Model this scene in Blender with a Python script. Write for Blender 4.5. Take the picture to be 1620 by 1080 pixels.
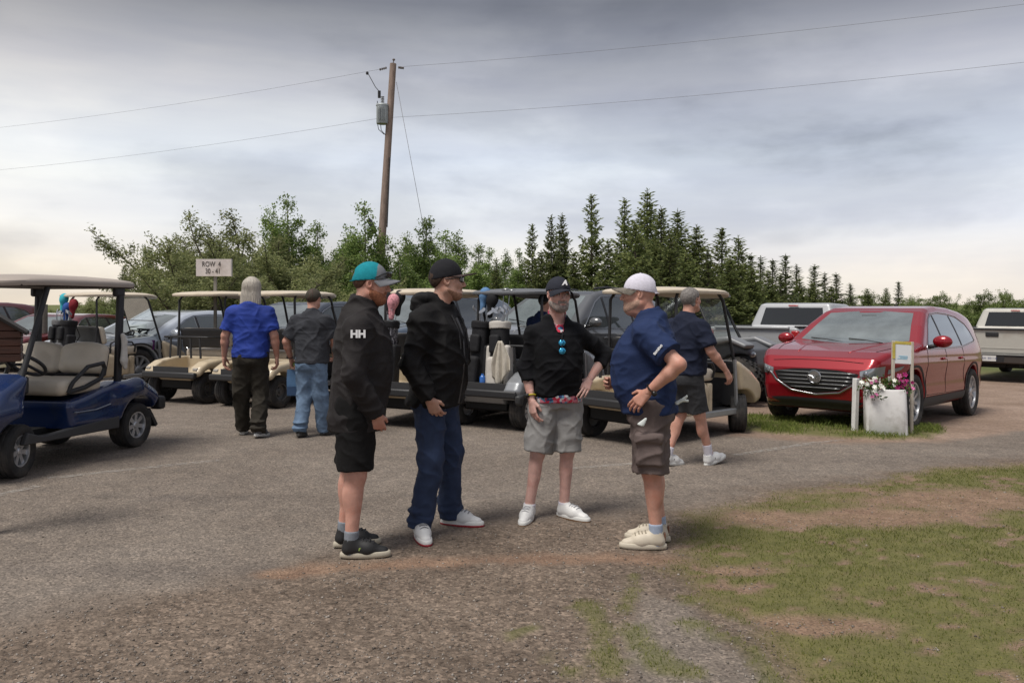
import bpy, bmesh, math, random
import numpy as np
from mathutils import Vector, Matrix, Euler

for o in list(bpy.data.objects):
    bpy.data.objects.remove(o)
SC = bpy.context.scene
COL = SC.collection
R = math.radians

# ------------------------------------------------------------------ camera, sky, sun, exposure
CAM_H, FPX, HORIZON = 1.57, 1300.0, 480.0
cam_d = bpy.data.cameras.new('camera')
cam_d.sensor_width = 36.0
cam_d.lens = 36.0 * FPX / 1620.0
cam_d.shift_y = -(540 - HORIZON) / 1620.0
cam_d.clip_start = 0.05
cam_d.clip_end = 3000
cam = bpy.data.objects.new('camera', cam_d)
COL.objects.link(cam)
cam.location = (0, 0, CAM_H)
cam.rotation_euler = (R(90), 0, 0)
SC.camera = cam

SKYX = 14.2
SUN_EL, SUN_AZ = 64.0, -132.0            # azimuth measured from +Y towards +X: the sun sits high to the left, behind the camera
w = bpy.data.worlds.new('World')
SC.world = w
w.use_nodes = True
nt = w.node_tree
nt.nodes.clear()


def N(tree, typ, **kw):
    n = tree.nodes.new(typ)
    for k, v in kw.items():
        if k == 'inp':
            for a, b in v.items():
                n.inputs[a].default_value = b
        else:
            setattr(n, k, v)
    return n


def ramp(tree, stops, interp='LINEAR'):
    n = tree.nodes.new('ShaderNodeValToRGB')
    e = n.color_ramp
    e.interpolation = interp
    while len(e.elements) < len(stops):
        e.elements.new(0.5)
    for el, (p, c) in zip(e.elements, stops):
        el.position = p
        el.color = (c[0], c[1], c[2], 1) if len(c) == 3 else c
    return n


L = nt.links.new
sky = N(nt, 'ShaderNodeTexSky', sky_type='NISHITA', sun_disc=False)
sky.sun_elevation = R(SUN_EL)
sky.sun_rotation = R(SUN_AZ)
sky.air_density = 1.4
sky.dust_density = 3.0
tc = N(nt, 'ShaderNodeTexCoord')
sep = N(nt, 'ShaderNodeSeparateXYZ')
L(tc.outputs['Generated'], sep.inputs[0])
# overcast deck: brightness over elevation, broken by long streaks of cloud
el_r = ramp(nt, [(0.0, (.68, .62, .55)), (.04, (.68, .65, .61)), (.09, (.62, .64, .685)), (.17, (.57, .615, .685)),
                 (.25, (.42, .43, .475)), (.34, (.155, .16, .185)), (.55, (.30, .305, .33)), (1.0, (.40, .41, .44))])
L(sep.outputs['Z'], el_r.inputs[0])
mp = N(nt, 'ShaderNodeMapping', inp={'Scale': (1.0, 1.0, 2.6), 'Rotation': (R(8), R(-12), 0), 'Location': (SKYX, 0, 0)})
L(tc.outputs['Generated'], mp.inputs[0])
n1 = N(nt, 'ShaderNodeTexNoise', inp={'Scale': 2.0, 'Detail': 8.0, 'Roughness': .52, 'Distortion': .15})
L(mp.outputs[0], n1.inputs['Vector'])
c1 = ramp(nt, [(.30, (.46, .47, .50)), (.45, (.84, .85, .87)), (.58, (1.10, 1.10, 1.09)), (.75, (1.30, 1.26, 1.20))], 'EASE')
L(n1.outputs['Fac'], c1.inputs[0])
mulc = N(nt, 'ShaderNodeMix', data_type='RGBA', blend_type='MULTIPLY', inp={0: 1.0})
L(el_r.outputs[0], mulc.inputs[6])
L(c1.outputs[0], mulc.inputs[7])
mp2 = N(nt, 'ShaderNodeMapping', inp={'Scale': (1.6, 1.6, 13.0)})
L(tc.outputs['Generated'], mp2.inputs[0])
n2 = N(nt, 'ShaderNodeTexNoise', inp={'Scale': 2.0, 'Detail': 4.0, 'Roughness': .55})
L(mp2.outputs[0], n2.inputs['Vector'])
c2 = ramp(nt, [(.33, (.93, .93, .95)), (.66, (1.06, 1.05, 1.02))])
L(n2.outputs['Fac'], c2.inputs[0])
mul2 = N(nt, 'ShaderNodeMix', data_type='RGBA', blend_type='MULTIPLY', inp={0: 1.0})
L(mulc.outputs[2], mul2.inputs[6])
L(c2.outputs[0], mul2.inputs[7])
# veil of thinner, brighter cloud low on the left
sd = Vector((math.sin(R(-58)), math.cos(R(-58)), 0.12)).normalized()      # thin cloud over the low western sky
dt = N(nt, 'ShaderNodeVectorMath', operation='DOT_PRODUCT', inp={1: sd})
L(tc.outputs['Generated'], dt.inputs[0])
g_r = ramp(nt, [(.0, (.94, .94, .97)), (.60, (.95, .95, .96)), (.82, (1.0, .98, .95)), (1.0, (1.28, 1.18, 1.02))])
L(dt.outputs['Value'], g_r.inputs[0])
mul3 = N(nt, 'ShaderNodeMix', data_type='RGBA', blend_type='MULTIPLY', inp={0: 1.0})
L(mul2.outputs[2], mul3.inputs[6])
L(g_r.outputs[0], mul3.inputs[7])
sc_sky = N(nt, 'ShaderNodeMix', data_type='RGBA', blend_type='MULTIPLY', inp={0: 1.0, 7: (.10, .10, .10, 1)})
L(sky.outputs[0], sc_sky.inputs[6])
mixs = N(nt, 'ShaderNodeMix', data_type='RGBA', inp={0: .92})
L(sc_sky.outputs[2], mixs.inputs[6])
L(mul3.outputs[2], mixs.inputs[7])
bg = N(nt, 'ShaderNodeBackground', inp={'Strength': 1.0})
L(mixs.outputs[2], bg.inputs[0])
wo = N(nt, 'ShaderNodeOutputWorld')
L(bg.outputs[0], wo.inputs[0])

sun_d = bpy.data.lights.new('sun', 'SUN')
sun_d.energy = 2.6
sun_d.angle = R(22)
sun_d.color = (1.0, .95, .88)
sun = bpy.data.objects.new('sun', sun_d)
COL.objects.link(sun)
sdir = Vector((math.sin(R(SUN_AZ)) * math.cos(R(SUN_EL)), math.cos(R(SUN_AZ)) * math.cos(R(SUN_EL)), math.sin(R(SUN_EL))))
sun.rotation_euler = sdir.to_track_quat('Z', 'Y').to_euler()
sun.location = sdir * 60

vs = SC.view_settings
vs.view_transform = 'Standard'
vs.look = 'None'
vs.exposure = 0.42
vs.gamma = 1.0
vs.use_curve_mapping = False
SC.cycles.use_denoising = True
SC.cycles.max_bounces = 6
SC.cycles.diffuse_bounces = 3
SC.cycles.glossy_bounces = 3
SC.cycles.transparent_max_bounces = 8
SC.cycles.caustics_reflective = False
SC.cycles.caustics_refractive = False


# ------------------------------------------------------------------ general helpers
def srgb(r, g, b):
    f = lambda c: (c / 255 / 12.92) if c / 255 <= .04045 else ((c / 255 + .055) / 1.055) ** 2.4
    return (f(r), f(g), f(b))


def hash01(i, j, k, s=0):
    n = (i * 374761393 + j * 668265263 + k * 2147483647 + s * 974711) & 0xffffffff
    n = ((n ^ (n >> 13)) * 1274126177) & 0xffffffff
    return ((n ^ (n >> 16)) & 0xffff).astype(np.float64) / 65535.0


def vnoise(x, y, z=0.0, s=0):
    x, y, z = np.broadcast_arrays(np.asarray(x, float), np.asarray(y, float), np.asarray(z, float))
    xi, yi, zi = np.floor(x).astype(np.int64), np.floor(y).astype(np.int64), np.floor(z).astype(np.int64)
    u, v, q = x - xi, y - yi, z - zi
    u, v, q = u * u * (3 - 2 * u), v * v * (3 - 2 * v), q * q * (3 - 2 * q)
    r = 0
    for a in (0, 1):
        for b in (0, 1):
            for c in (0, 1):
                r = r + hash01(xi + a, yi + b, zi + c, s) * (u if a else 1 - u) * (v if b else 1 - v) * (q if c else 1 - q)
    return r


def fbm(x, y, z=0.0, s=0, o=3):
    r, a, t = 0, 1.0, 0
    for k in range(o):
        r = r + a * vnoise(np.asarray(x) * 2 ** k, np.asarray(y) * 2 ** k, np.asarray(z) * 2 ** k, s + k)
        t += a
        a *= .5
    return r / t


def gz(x, y):
    """height of the terrain: a level lot that falls away gently towards the back right"""
    d = .6 * (np.asarray(x, float) - 2.5) + .8 * (np.asarray(y, float) - 10.0)
    d = np.maximum(d, 0)
    return -.65 * (1 - np.exp(-d / 14.0))


def gp(px, py, it=6):
    """ground point seen at a pixel of the photograph (used to measure the place)"""
    z = 0.0
    for _ in range(it):
        Y = FPX * (CAM_H - z) / (py - HORIZON)
        X = (px - 810) / FPX * Y
        z = float(gz(X, Y))
    return X, Y


def mk(name, V, F, m=None, parent=None, smooth=None, kind=None):
    me = bpy.data.meshes.new(name)
    if isinstance(F, np.ndarray):
        n, k = F.shape
        V = np.asarray(V, np.float32)
        me.vertices.add(len(V))
        me.vertices.foreach_set('co', V.ravel())
        me.loops.add(n * k)
        me.loops.foreach_set('vertex_index', F.astype(np.int32).ravel())
        me.polygons.add(n)
        me.polygons.foreach_set('loop_start', np.arange(0, n * k, k, dtype=np.int32))
        me.update(calc_edges=True)
    else:
        me.from_pydata([tuple(v) for v in V], [], [tuple(f) for f in F])
        me.update()
    me.validate()
    if smooth is not None:
        me.shade_smooth()
        if smooth < 179:
            me.set_sharp_from_angle(angle=R(smooth))
    if m is not None:
        me.materials.append(m)
    return wrap(name, me, parent, kind)


def wrap(name, me, parent=None, kind=None):
    o = bpy.data.objects.new(name, me)
    COL.objects.link(o)
    if parent is not None:
        o.parent = parent
    if kind:
        o['kind'] = kind
    return o


def tag(o, label=None, cat=None, group=None, kind=None):
    if label: o['label'] = label
    if cat: o['category'] = cat
    if group: o['group'] = group
    if kind: o['kind'] = kind
    return o


def empty(name, label=None, cat=None, loc=(0, 0, 0), rz=0.0, group=None):
    o = bpy.data.objects.new(name, None)
    COL.objects.link(o)
    o.empty_display_size = .2
    o.location = loc
    o.rotation_euler = (0, 0, rz)
    return tag(o, label, cat, group)


def copy_tree(o, parent=None):
    c = o.copy()
    COL.objects.link(c)
    c.parent = parent
    for ch in list(o.children):
        copy_tree(ch, c)
    return c


def bev(o, wd=.008, seg=2, ang=35):
    m = o.modifiers.new('bevel', 'BEVEL')
    m.width = wd
    m.segments = seg
    m.limit_method = 'ANGLE'
    m.angle_limit = R(ang)
    return o


class MB:
    """collects simple solids into one mesh"""

    def __init__(s):
        s.V, s.F = [], []

    def add(s, V, F):
        b = len(s.V)
        s.V += [tuple(v) for v in V]
        s.F += [tuple(i + b for i in f) for f in F]
        return s

    def box(s, c, size, rot=None):
        hx, hy, hz = size[0] / 2, size[1] / 2, size[2] / 2
        V = [Vector((x, y, z)) for x in (-hx, hx) for y in (-hy, hy) for z in (-hz, hz)]
        if rot is not None:
            V = [rot @ v for v in V]
        c = Vector(c)
        return s.add([v + c for v in V], [(0, 1, 3, 2), (4, 6, 7, 5), (0, 4, 5, 1), (2, 3, 7, 6), (0, 2, 6, 4), (1, 5, 7, 3)])

    def prism(s, poly, y0, y1, axis='y'):
        n = len(poly)
        a = sum(poly[i][0] * poly[(i + 1) % n][1] - poly[(i + 1) % n][0] * poly[i][1] for i in range(n))
        if a < 0:
            poly = poly[::-1]
        if axis == 'y':
            V = [(p[0], y1, p[1]) for p in poly] + [(p[0], y0, p[1]) for p in poly]
            V = V[n:] + V[:n]
        elif axis == 'x':
            V = [(y1, p[0], p[1]) for p in poly] + [(y0, p[0], p[1]) for p in poly]
        else:
            V = [(p[0], p[1], y1) for p in poly] + [(p[0], p[1], y0) for p in poly]
        F = [tuple(range(n)), tuple(range(2 * n - 1, n - 1, -1))]
        for i in range(n):
            j = (i + 1) % n
            F.append((i, i + n, j + n, j))
        return s.add(V, F)

    def tube(s, pts, r, n=8, caps=True, flat=None):
        pts = [Vector(p) for p in pts]
        rs = r if isinstance(r, (list, tuple)) else [r] * len(pts)
        V, F = [], []
        up = None
        for i, p in enumerate(pts):
            d = (pts[min(i + 1, len(pts) - 1)] - pts[max(i - 1, 0)]).normalized()
            if up is None:
                up = Vector((0, 0, 1)) if abs(d.z) < .9 else Vector((1, 0, 0))
            x = up.cross(d)
            if x.length < 1e-4:
                x = Vector((1, 0, 0)).cross(d)
            x.normalize()
            y = d.cross(x).normalized()
            up = y
            for k in range(n):
                a = 2 * math.pi * k / n
                V.append(p + (x * math.cos(a) + y * math.sin(a) * (flat or 1)) * rs[i])
        for i in range(len(pts) - 1):
            for k in range(n):
                a, b = i * n + k, i * n + (k + 1) % n
                F.append((a, b, b + n, a + n))
        if caps:
            F.append(tuple(range(n - 1, -1, -1)))
            F.append(tuple(range((len(pts) - 1) * n, len(pts) * n)))
        return s.add(V, F)

    def lathe(s, prof, n=24, axis='z', c=(0, 0, 0), closed=False):
        """prof: list of (radius, height) turned about an axis"""
        V, F = [], []
        for r, h in prof:
            for k in range(n):
                a = 2 * math.pi * k / n
                u, v = r * math.cos(a), r * math.sin(a)
                p = (u, v, h) if axis == 'z' else ((u, h, v) if axis == 'y' else (h, u, v))
                V.append((p[0] + c[0], p[1] + c[1], p[2] + c[2]))
        m = len(prof)
        rng = m if closed else m - 1
        flip = axis == 'y'
        for i in range(rng):
            for k in range(n):
                a, b = i * n + k, i * n + (k + 1) % n
                c2, d2 = ((i + 1) % m) * n + (k + 1) % n, ((i + 1) % m) * n + k
                F.append((a, d2, c2, b) if flip else (a, b, c2, d2))
        return s.add(V, F)

    def loft(s, rings, caps=True):
        n = len(rings[0])
        V = [p for r in rings for p in r]
        F = []
        for i in range(len(rings) - 1):
            for k in range(n):
                a, b = i * n + k, i * n + (k + 1) % n
                F.append((a, b, b + n, a + n))
        if caps:
            F.append(tuple(range(n - 1, -1, -1)))
            F.append(tuple(range((len(rings) - 1) * n, len(rings) * n)))
        return s.add(V, F)

    def grid(s, P):
        """P[i][j] points -> sheet"""
        a, b = len(P), len(P[0])
        V = [p for r in P for p in r]
        F = [(i * b + j, i * b + j + 1, (i + 1) * b + j + 1, (i + 1) * b + j) for i in range(a - 1) for j in range(b - 1)]
        return s.add(V, F)

    def ball(s, c, r, n=12, m=8):
        r = r if isinstance(r, (tuple, list)) else (r, r, r)
        rings = []
        for i in range(m + 1):
            t = math.pi * i / m
            t = min(max(t, .02), math.pi - .02)
            rings.append([(c[0] + r[0] * math.sin(t) * math.cos(2 * math.pi * k / n), c[1] + r[1] * math.sin(t) * math.sin(2 * math.pi * k / n),
                           c[2] - r[2] * math.cos(t)) for k in range(n)])
        return s.loft(rings)

    def xf(s, M):
        s.V = [tuple(M @ Vector(v)) for v in s.V]
        return s

    def build(s, name, m, parent=None, smooth=35, bevel=None, kind=None):
        o = mk(name, s.V, s.F, m, parent, smooth, kind)
        me = o.data
        bm = bmesh.new()
        bm.from_mesh(me)
        bmesh.ops.recalc_face_normals(bm, faces=bm.faces)
        bm.to_mesh(me)
        bm.free()
        if smooth is not None:
            me.set_sharp_from_angle(angle=R(smooth))
        if bevel:
            bev(o, bevel)
        return o


# ------------------------------------------------------------------ distance fields -> smooth skins
def smin(a, b, k):
    if k <= 0:
        return np.minimum(a, b)
    h = np.clip(.5 + .5 * (b - a) / k, 0, 1)
    return b * (1 - h) + a * h - k * h * (1 - h)


def smax(a, b, k):
    return -smin(-a, -b, k)


def poly_sd(px, pz, poly):
    d = np.full(np.broadcast(px, pz).shape, 1e9)
    s = np.ones(d.shape)
    n = len(poly)
    for i in range(n):
        ax, ay = poly[i]
        bx, by = poly[i - 1]
        ex, ey = bx - ax, by - ay
        wx, wy = px - ax, pz - ay
        t = np.clip((wx * ex + wy * ey) / (ex * ex + ey * ey + 1e-12), 0, 1)
        qx, qy = wx - ex * t, wy - ey * t
        d = np.minimum(d, qx * qx + qy * qy)
        c1, c2, c3 = pz >= ay, pz < by, ex * wy > ey * wx
        fl = (c1 & c2 & c3) | (~c1 & ~c2 & ~c3)
        s = np.where(fl, -s, s)
    return s * np.sqrt(d)


def surfnet(D, o, h):
    S = D < 0
    n0 = S[:-1, :-1, :-1].astype(np.uint8)
    c = n0.copy()
    for a in (0, 1):
        for b in (0, 1):
            for e in (0, 1):
                if a or b or e:
                    c += S[a:S.shape[0] - 1 + a, b:S.shape[1] - 1 + b, e:S.shape[2] - 1 + e]
    cells = np.argwhere((c > 0) & (c < 8))
    idx = np.full(c.shape, -1, np.int64)
    idx[tuple(cells.T)] = np.arange(len(cells))
    pos = np.zeros((len(cells), 3))
    cnt = np.zeros(len(cells))
    cor = [(a, b, e) for a in (0, 1) for b in (0, 1) for e in (0, 1)]
    vals = {q: D[cells[:, 0] + q[0], cells[:, 1] + q[1], cells[:, 2] + q[2]] for q in cor}
    for q in cor:
        for ax in range(3):
            if q[ax] == 0:
                r = list(q)
                r[ax] = 1
                va, vb = vals[q], vals[tuple(r)]
                mk_ = (va < 0) != (vb < 0)
                t = np.where(mk_, va / np.where(mk_, va - vb, 1), 0)
                p = np.tile(np.array(q, float), (len(cells), 1))
                p[:, ax] += t
                pos += p * mk_[:, None]
                cnt += mk_
    pos = (pos / cnt[:, None] + cells) * h + o
    Fs = []
    for ax in range(3):
        sl0 = [slice(None)] * 3
        sl1 = [slice(None)] * 3
        sl0[ax] = slice(0, -1)
        sl1[ax] = slice(1, None)
        A, B = S[tuple(sl0)], S[tuple(sl1)]
        e = np.argwhere(A != B)
        u, v = (ax + 1) % 3, (ax + 2) % 3
        ok = (e[:, u] > 0) & (e[:, v] > 0) & (e[:, u] < S.shape[u] - 1) & (e[:, v] < S.shape[v] - 1)
        e = e[ok]
        inside = A[tuple(e.T)]
        q = []
        for du, dv in ((-1, -1), (0, -1), (0, 0), (-1, 0)):
            f = e.copy()
            f[:, u] += du
            f[:, v] += dv
            q.append(idx[tuple(f.T)])
        q = np.stack(q, 1)
        q[~inside] = q[~inside][:, ::-1]
        Fs.append(q)
    F = np.concatenate(Fs)
    F = F[(F >= 0).all(1)]
    return pos, F


def vnormals(V, F):
    a, b, c = V[F[:, 0]], V[F[:, 1]], V[F[:, 2]]
    n = np.cross(b - a, c - a)
    out = np.zeros_like(V)
    for k in range(F.shape[1]):
        np.add.at(out, F[:, k], n)
    return out / (np.linalg.norm(out, axis=1, keepdims=True) + 1e-12)


class SDF:
    def __init__(s, lo, hi, h):
        s.lo = np.array(lo, float)
        s.h = h
        s.n = (np.ceil((np.array(hi, float) - s.lo) / h)).astype(int) + 1
        s.d = np.full(s.n, 1.0, np.float32)
        s.ax = [s.lo[i] + np.arange(s.n[i]) * h for i in range(3)]

    def put(s, fn, lo=None, hi=None, k=0.0, op='u', m=.03):
        if lo is None:
            i0, i1 = np.zeros(3, int), s.n
        else:
            lo = np.array(lo, float) - (m + k)
            hi = np.array(hi, float) + (m + k)
            i0 = np.clip(np.floor((lo - s.lo) / s.h).astype(int), 0, s.n)
            i1 = np.clip(np.ceil((hi - s.lo) / s.h).astype(int) + 1, 0, s.n)
            if (i1 <= i0).any():
                return s
        sl = tuple(slice(a, b) for a, b in zip(i0, i1))
        x = s.ax[0][sl[0]][:, None, None]
        y = s.ax[1][sl[1]][None, :, None]
        z = s.ax[2][sl[2]][None, None, :]
        v = fn(x, y, z)
        cur = s.d[sl]
        if op == 'u':
            r = smin(cur, v, k)
        elif op == 's':
            r = smax(cur, -v, k)
        else:
            r = smax(cur, v, k)
        s.d[sl] = r
        return s

    def cone(s, a, b, ra, rb, k=.02, sc=(1, 1, 1), cut=False, op='u', cuta=False):
        a, b, sc = np.array(a, float), np.array(b, float), np.array(sc, float)
        A, B = a * sc, b * sc
        e = B - A
        ee = max((e * e).sum(), 1e-9)
        dn = e / math.sqrt(ee)

        def f(x, y, z):
            X, Y, Z = x * sc[0] - A[0], y * sc[1] - A[1], z * sc[2] - A[2]
            tt = (X * e[0] + Y * e[1] + Z * e[2]) / ee
            t = np.clip(tt, 0, 1)
            d = np.sqrt((X - e[0] * t) ** 2 + (Y - e[1] * t) ** 2 + (Z - e[2] * t) ** 2) - (ra + (rb - ra) * t)
            if cut:
                d = np.maximum(d, (tt - 1) * math.sqrt(ee))
            if cuta:
                d = np.maximum(d, -tt * math.sqrt(ee))
            return d
        r = max(ra, rb) / sc
        return s.put(f, np.minimum(a, b) - r, np.maximum(a, b) + r, k, op)

    def ell(s, c, r, k=.02, rot=None, op='u'):
        c, r = np.array(c, float), np.array(r, float)
        M = np.array(rot.transposed()) if rot is not None else np.eye(3)

        def f(x, y, z):
            X, Y, Z = x - c[0], y - c[1], z - c[2]
            a = (M[0, 0] * X + M[0, 1] * Y + M[0, 2] * Z) / r[0]
            b = (M[1, 0] * X + M[1, 1] * Y + M[1, 2] * Z) / r[1]
            e = (M[2, 0] * X + M[2, 1] * Y + M[2, 2] * Z) / r[2]
            k0 = np.sqrt(a * a + b * b + e * e)
            k1 = np.sqrt((a / r[0]) ** 2 + (b / r[1]) ** 2 + (e / r[2]) ** 2) + 1e-9
            return k0 * (k0 - 1) / k1
        R_ = max(r) if rot is not None else r
        return s.put(f, c - R_, c + R_, k, op)

    def rbox(s, c, hs, r=.02, k=.0, rot=None, op='u'):
        c, hs = np.array(c, float), np.array(hs, float)
        M = np.array(rot.transposed()) if rot is not None else np.eye(3)

        def f(x, y, z):
            X, Y, Z = x - c[0], y - c[1], z - c[2]
            a = np.abs(M[0, 0] * X + M[0, 1] * Y + M[0, 2] * Z) - hs[0] + r
            b = np.abs(M[1, 0] * X + M[1, 1] * Y + M[1, 2] * Z) - hs[1] + r
            e = np.abs(M[2, 0] * X + M[2, 1] * Y + M[2, 2] * Z) - hs[2] + r
            o = np.sqrt(np.maximum(a, 0) ** 2 + np.maximum(b, 0) ** 2 + np.maximum(e, 0) ** 2)
            return o + np.minimum(np.maximum(np.maximum(a, b), e), 0) - r
        R_ = np.linalg.norm(hs) if rot is not None else hs
        return s.put(f, c - R_, c + R_, k, op)

    def lev(s, levels, n=2.3, k=.02, op='u', grow=0.0, cap=.0):
        L_ = np.array(levels, float)
        zs = L_[:, 0]

        def f(x, y, z):
            zz = np.clip(z, zs[0], zs[-1])
            hw = np.interp(zz, zs, L_[:, 1]) + grow
            hd = np.interp(zz, zs, L_[:, 2]) + grow
            cx = np.interp(zz, zs, L_[:, 3])
            cy = np.interp(zz, zs, L_[:, 4])
            r = (np.abs((x - cx) / hw) ** n + np.abs((y - cy) / hd) ** n) ** (1 / n)
            d = (r - 1) * np.minimum(hw, hd)
            return smax(smax(d, zs[0] - z, cap), z - zs[-1], .03)
        m1, m2 = L_[:, 1].max() + grow + .15, L_[:, 2].max() + grow + .15
        return s.put(f, (-m1, -m2, zs[0]), (m1, m2, zs[-1]), k, op)

    def poly(s, poly, y0, y1, r=.03, k=0.0, op='u'):
        """side outline (x,z) pulled across y with rounded edges"""
        yc, hw = (y0 + y1) / 2, (y1 - y0) / 2
        P = np.array(poly)

        def f(x, y, z):
            d2 = poly_sd(x[:, 0, :], z[0, 0, :][None, :] if z.ndim == 3 else z, poly)[:, None, :]
            return smax(d2, np.abs(y - yc) - hw, r)
        return s.put(f, (P[:, 0].min(), y0, P[:, 1].min()), (P[:, 0].max(), y1, P[:, 1].max()), k, op)

    def cyl(s, c, r, y0, y1, k=.01, op='u'):
        def f(x, y, z):
            return np.maximum(np.sqrt((x - c[0]) ** 2 + (z - c[1]) ** 2) - r, np.abs(y - (y0 + y1) / 2) - (y1 - y0) / 2)
        return s.put(f, (c[0] - r, y0, c[1] - r), (c[0] + r, y1, c[1] + r), k, op)

    def half(s, p, n, k=.0):
        """keep the side the normal points away from"""
        n = np.array(n, float) / np.linalg.norm(n)
        return s.put(lambda x, y, z: (x - p[0]) * n[0] + (y - p[1]) * n[1] + (z - p[2]) * n[2], k=k, op='i')

    def mesh(s):
        d = s.d.copy()
        for ax in range(3):
            sl = [slice(None)] * 3
            for e in (0, -1):
                sl[ax] = e
                d[tuple(sl)] = np.maximum(d[tuple(sl)], .001)
        return surfnet(d.astype(np.float64), s.lo, s.h)

    def build(s, name, m, parent=None, kind=None):
        V, F = s.mesh()
        return mk(name, V, F, m, parent, 180, kind)


# ------------------------------------------------------------------ materials
_M = {}


def M(name, col=(.5, .5, .5), rough=.6, metal=0.0, spec=.5, var=0.0, vscale=8.0, bump=0.0, bscale=60.0, coat=0.0, dirt=None, dscale=3.0,
      bdist=.004, sheen=0.0, stretch=None):
    if name in _M:
        return _M[name]
    m = bpy.data.materials.new(name)
    m.use_nodes = True
    t = m.node_tree
    b = t.nodes['Principled BSDF']
    b.inputs['Base Color'].default_value = (*col, 1)
    b.inputs['Roughness'].default_value = rough
    b.inputs['Metallic'].default_value = metal
    b.inputs['Specular IOR Level'].default_value = spec
    b.inputs['Coat Weight'].default_value = coat
    b.inputs['Coat Roughness'].default_value = .04
    b.inputs['Sheen Weight'].default_value = sheen
    tcn = t.nodes.new('ShaderNodeTexCoord')
    src = tcn.outputs['Object']
    if stretch:
        mpn = N(t, 'ShaderNodeMapping', inp={'Scale': stretch})
        t.links.new(src, mpn.inputs[0])
        src = mpn.outputs[0]
    out = None
    if var > 0:
        nz = N(t, 'ShaderNodeTexNoise', inp={'Scale': vscale, 'Detail': 5.0, 'Roughness': .6})
        t.links.new(src, nz.inputs['Vector'])
        rp = ramp(t, [(.3, tuple(c * (1 - var) for c in col)), (.7, tuple(min(c * (1 + var), 1) for c in col))])
        t.links.new(nz.outputs['Fac'], rp.inputs[0])
        out = rp.outputs[0]
    if dirt:
        nz = N(t, 'ShaderNodeTexNoise', inp={'Scale': dscale, 'Detail': 7.0, 'Roughness': .65})
        t.links.new(src, nz.inputs['Vector'])
        rp = ramp(t, [(.5, (0, 0, 0)), (.72, (.75, .75, .75))])
        t.links.new(nz.outputs['Fac'], rp.inputs[0])
        mx = N(t, 'ShaderNodeMix', data_type='RGBA', inp={6: (*col, 1), 7: (*dirt, 1)})
        t.links.new(rp.outputs[0], mx.inputs[0])
        if out is not None:
            t.links.new(out, mx.inputs[6])
        out = mx.outputs[2]
    if out is not None:
        t.links.new(out, b.inputs['Base Color'])
    if bump > 0:
        nz = N(t, 'ShaderNodeTexNoise', inp={'Scale': bscale, 'Detail': 4.0})
        t.links.new(src, nz.inputs['Vector'])
        bp = N(t, 'ShaderNodeBump', inp={'Strength': bump, 'Distance': bdist})
        t.links.new(nz.outputs['Fac'], bp.inputs['Height'])
        t.links.new(bp.outputs[0], b.inputs['Normal'])
    _M[name] = m
    return m


def text_mesh(name, txt, size, m, parent, Mx, bold=0.0, shear=0.0, align='CENTER', depth=.0015):
    c = bpy.data.curves.new(name, 'FONT')
    c.body = txt
    c.size = size
    c.align_x = align
    c.align_y = 'CENTER'
    c.extrude = depth
    c.offset = bold
    c.shear = shear
    o = bpy.data.objects.new('tmp', c)
    COL.objects.link(o)
    dg = bpy.context.evaluated_depsgraph_get()
    me = bpy.data.meshes.new_from_object(o.evaluated_get(dg))
    bpy.data.objects.remove(o)
    me.materials.clear()
    me.materials.append(m)
    me.transform(Mx)
    me.name = name
    return wrap(name, me, parent)


def frame(origin, right, up):
    """matrix whose X is right and Y is up (for lettering)"""
    r = Vector(right).normalized()
    u = Vector(up)
    u = (u - r * u.dot(r)).normalized()
    n = r.cross(u)
    m = Matrix((r, u, n)).transposed().to_4x4()
    m.translation = Vector(origin)
    return m


BLACK = M('black_plastic', (.016, .016, .018), .55)
RUBBER = M('tyre_rubber', (.022, .021, .021), .85, var=.35, vscale=14, dirt=(.10, .085, .07), dscale=6)
CHROME = M('chrome', (.42, .43, .45), .24, 1.0)
ALLOY = M('alloy', (.55, .56, .58), .36, .7, var=.15, vscale=30)
DARKMETAL = M('dark_metal', (.035, .035, .037), .45, .3)
WHITEP = M('white_paint', (.72, .72, .70), .5)
UNDER = M('underbody', (.012, .012, .012), .9)

# ------------------------------------------------------------------ ground: one sheet out to the horizon
def W(pts):
    return [gp(*p) for p in pts]


EDGE = np.array(sorted(W([(-900, 1120), (0, 985), (400, 905), (620, 852), (820, 815), (1060, 803), (1300, 763), (1620, 719), (2300, 640)])))
ROADTOP = np.array(sorted(W([(1120, 690), (1180, 693), (1340, 702), (1490, 700), (1620, 683), (2200, 640)])))
GRASS_P = W([(1062, 808), (1200, 790), (1330, 764), (1480, 740), (1620, 730), (2300, 690), (2600, 1500), (1300, 1500), (1235, 1085), (1150, 990),
             (1085, 940), (1040, 900), (1085, 880), (1055, 840)])
STRIP_P = W([(1172, 655), (1330, 660), (1430, 668), (1495, 676), (1485, 692), (1420, 697), (1340, 694), (1250, 688), (1172, 683)])
TONGUE_P = W([(1015, 935), (1085, 955), (1180, 1040), (1240, 1095), (1010, 1095), (985, 1000)])
BARE = [(gp(1250, 818), .75, .30), (gp(1400, 815), .9, .35), (gp(1530, 790), 1.1, .5), (gp(1180, 900), .3, .12), (gp(1290, 985), .5, .15)]
MOSS = [W([(1005, 915), (990, 960), (1005, 1010), (1045, 1050), (1090, 1062)]), W([(1095, 985), (1160, 1010), (1200, 1040), (1225, 1075)]),
        W([(930, 960), (950, 990), (960, 1060)]), W([(815, 1000), (850, 995)]), W([(1080, 945), (1120, 950), (1180, 985)]), W([(870, 1045), (900, 1060)])]
DIRT_L = W([(430, 905), (560, 893), (700, 888), (820, 884), (950, 880), (1090, 886)])


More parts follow.
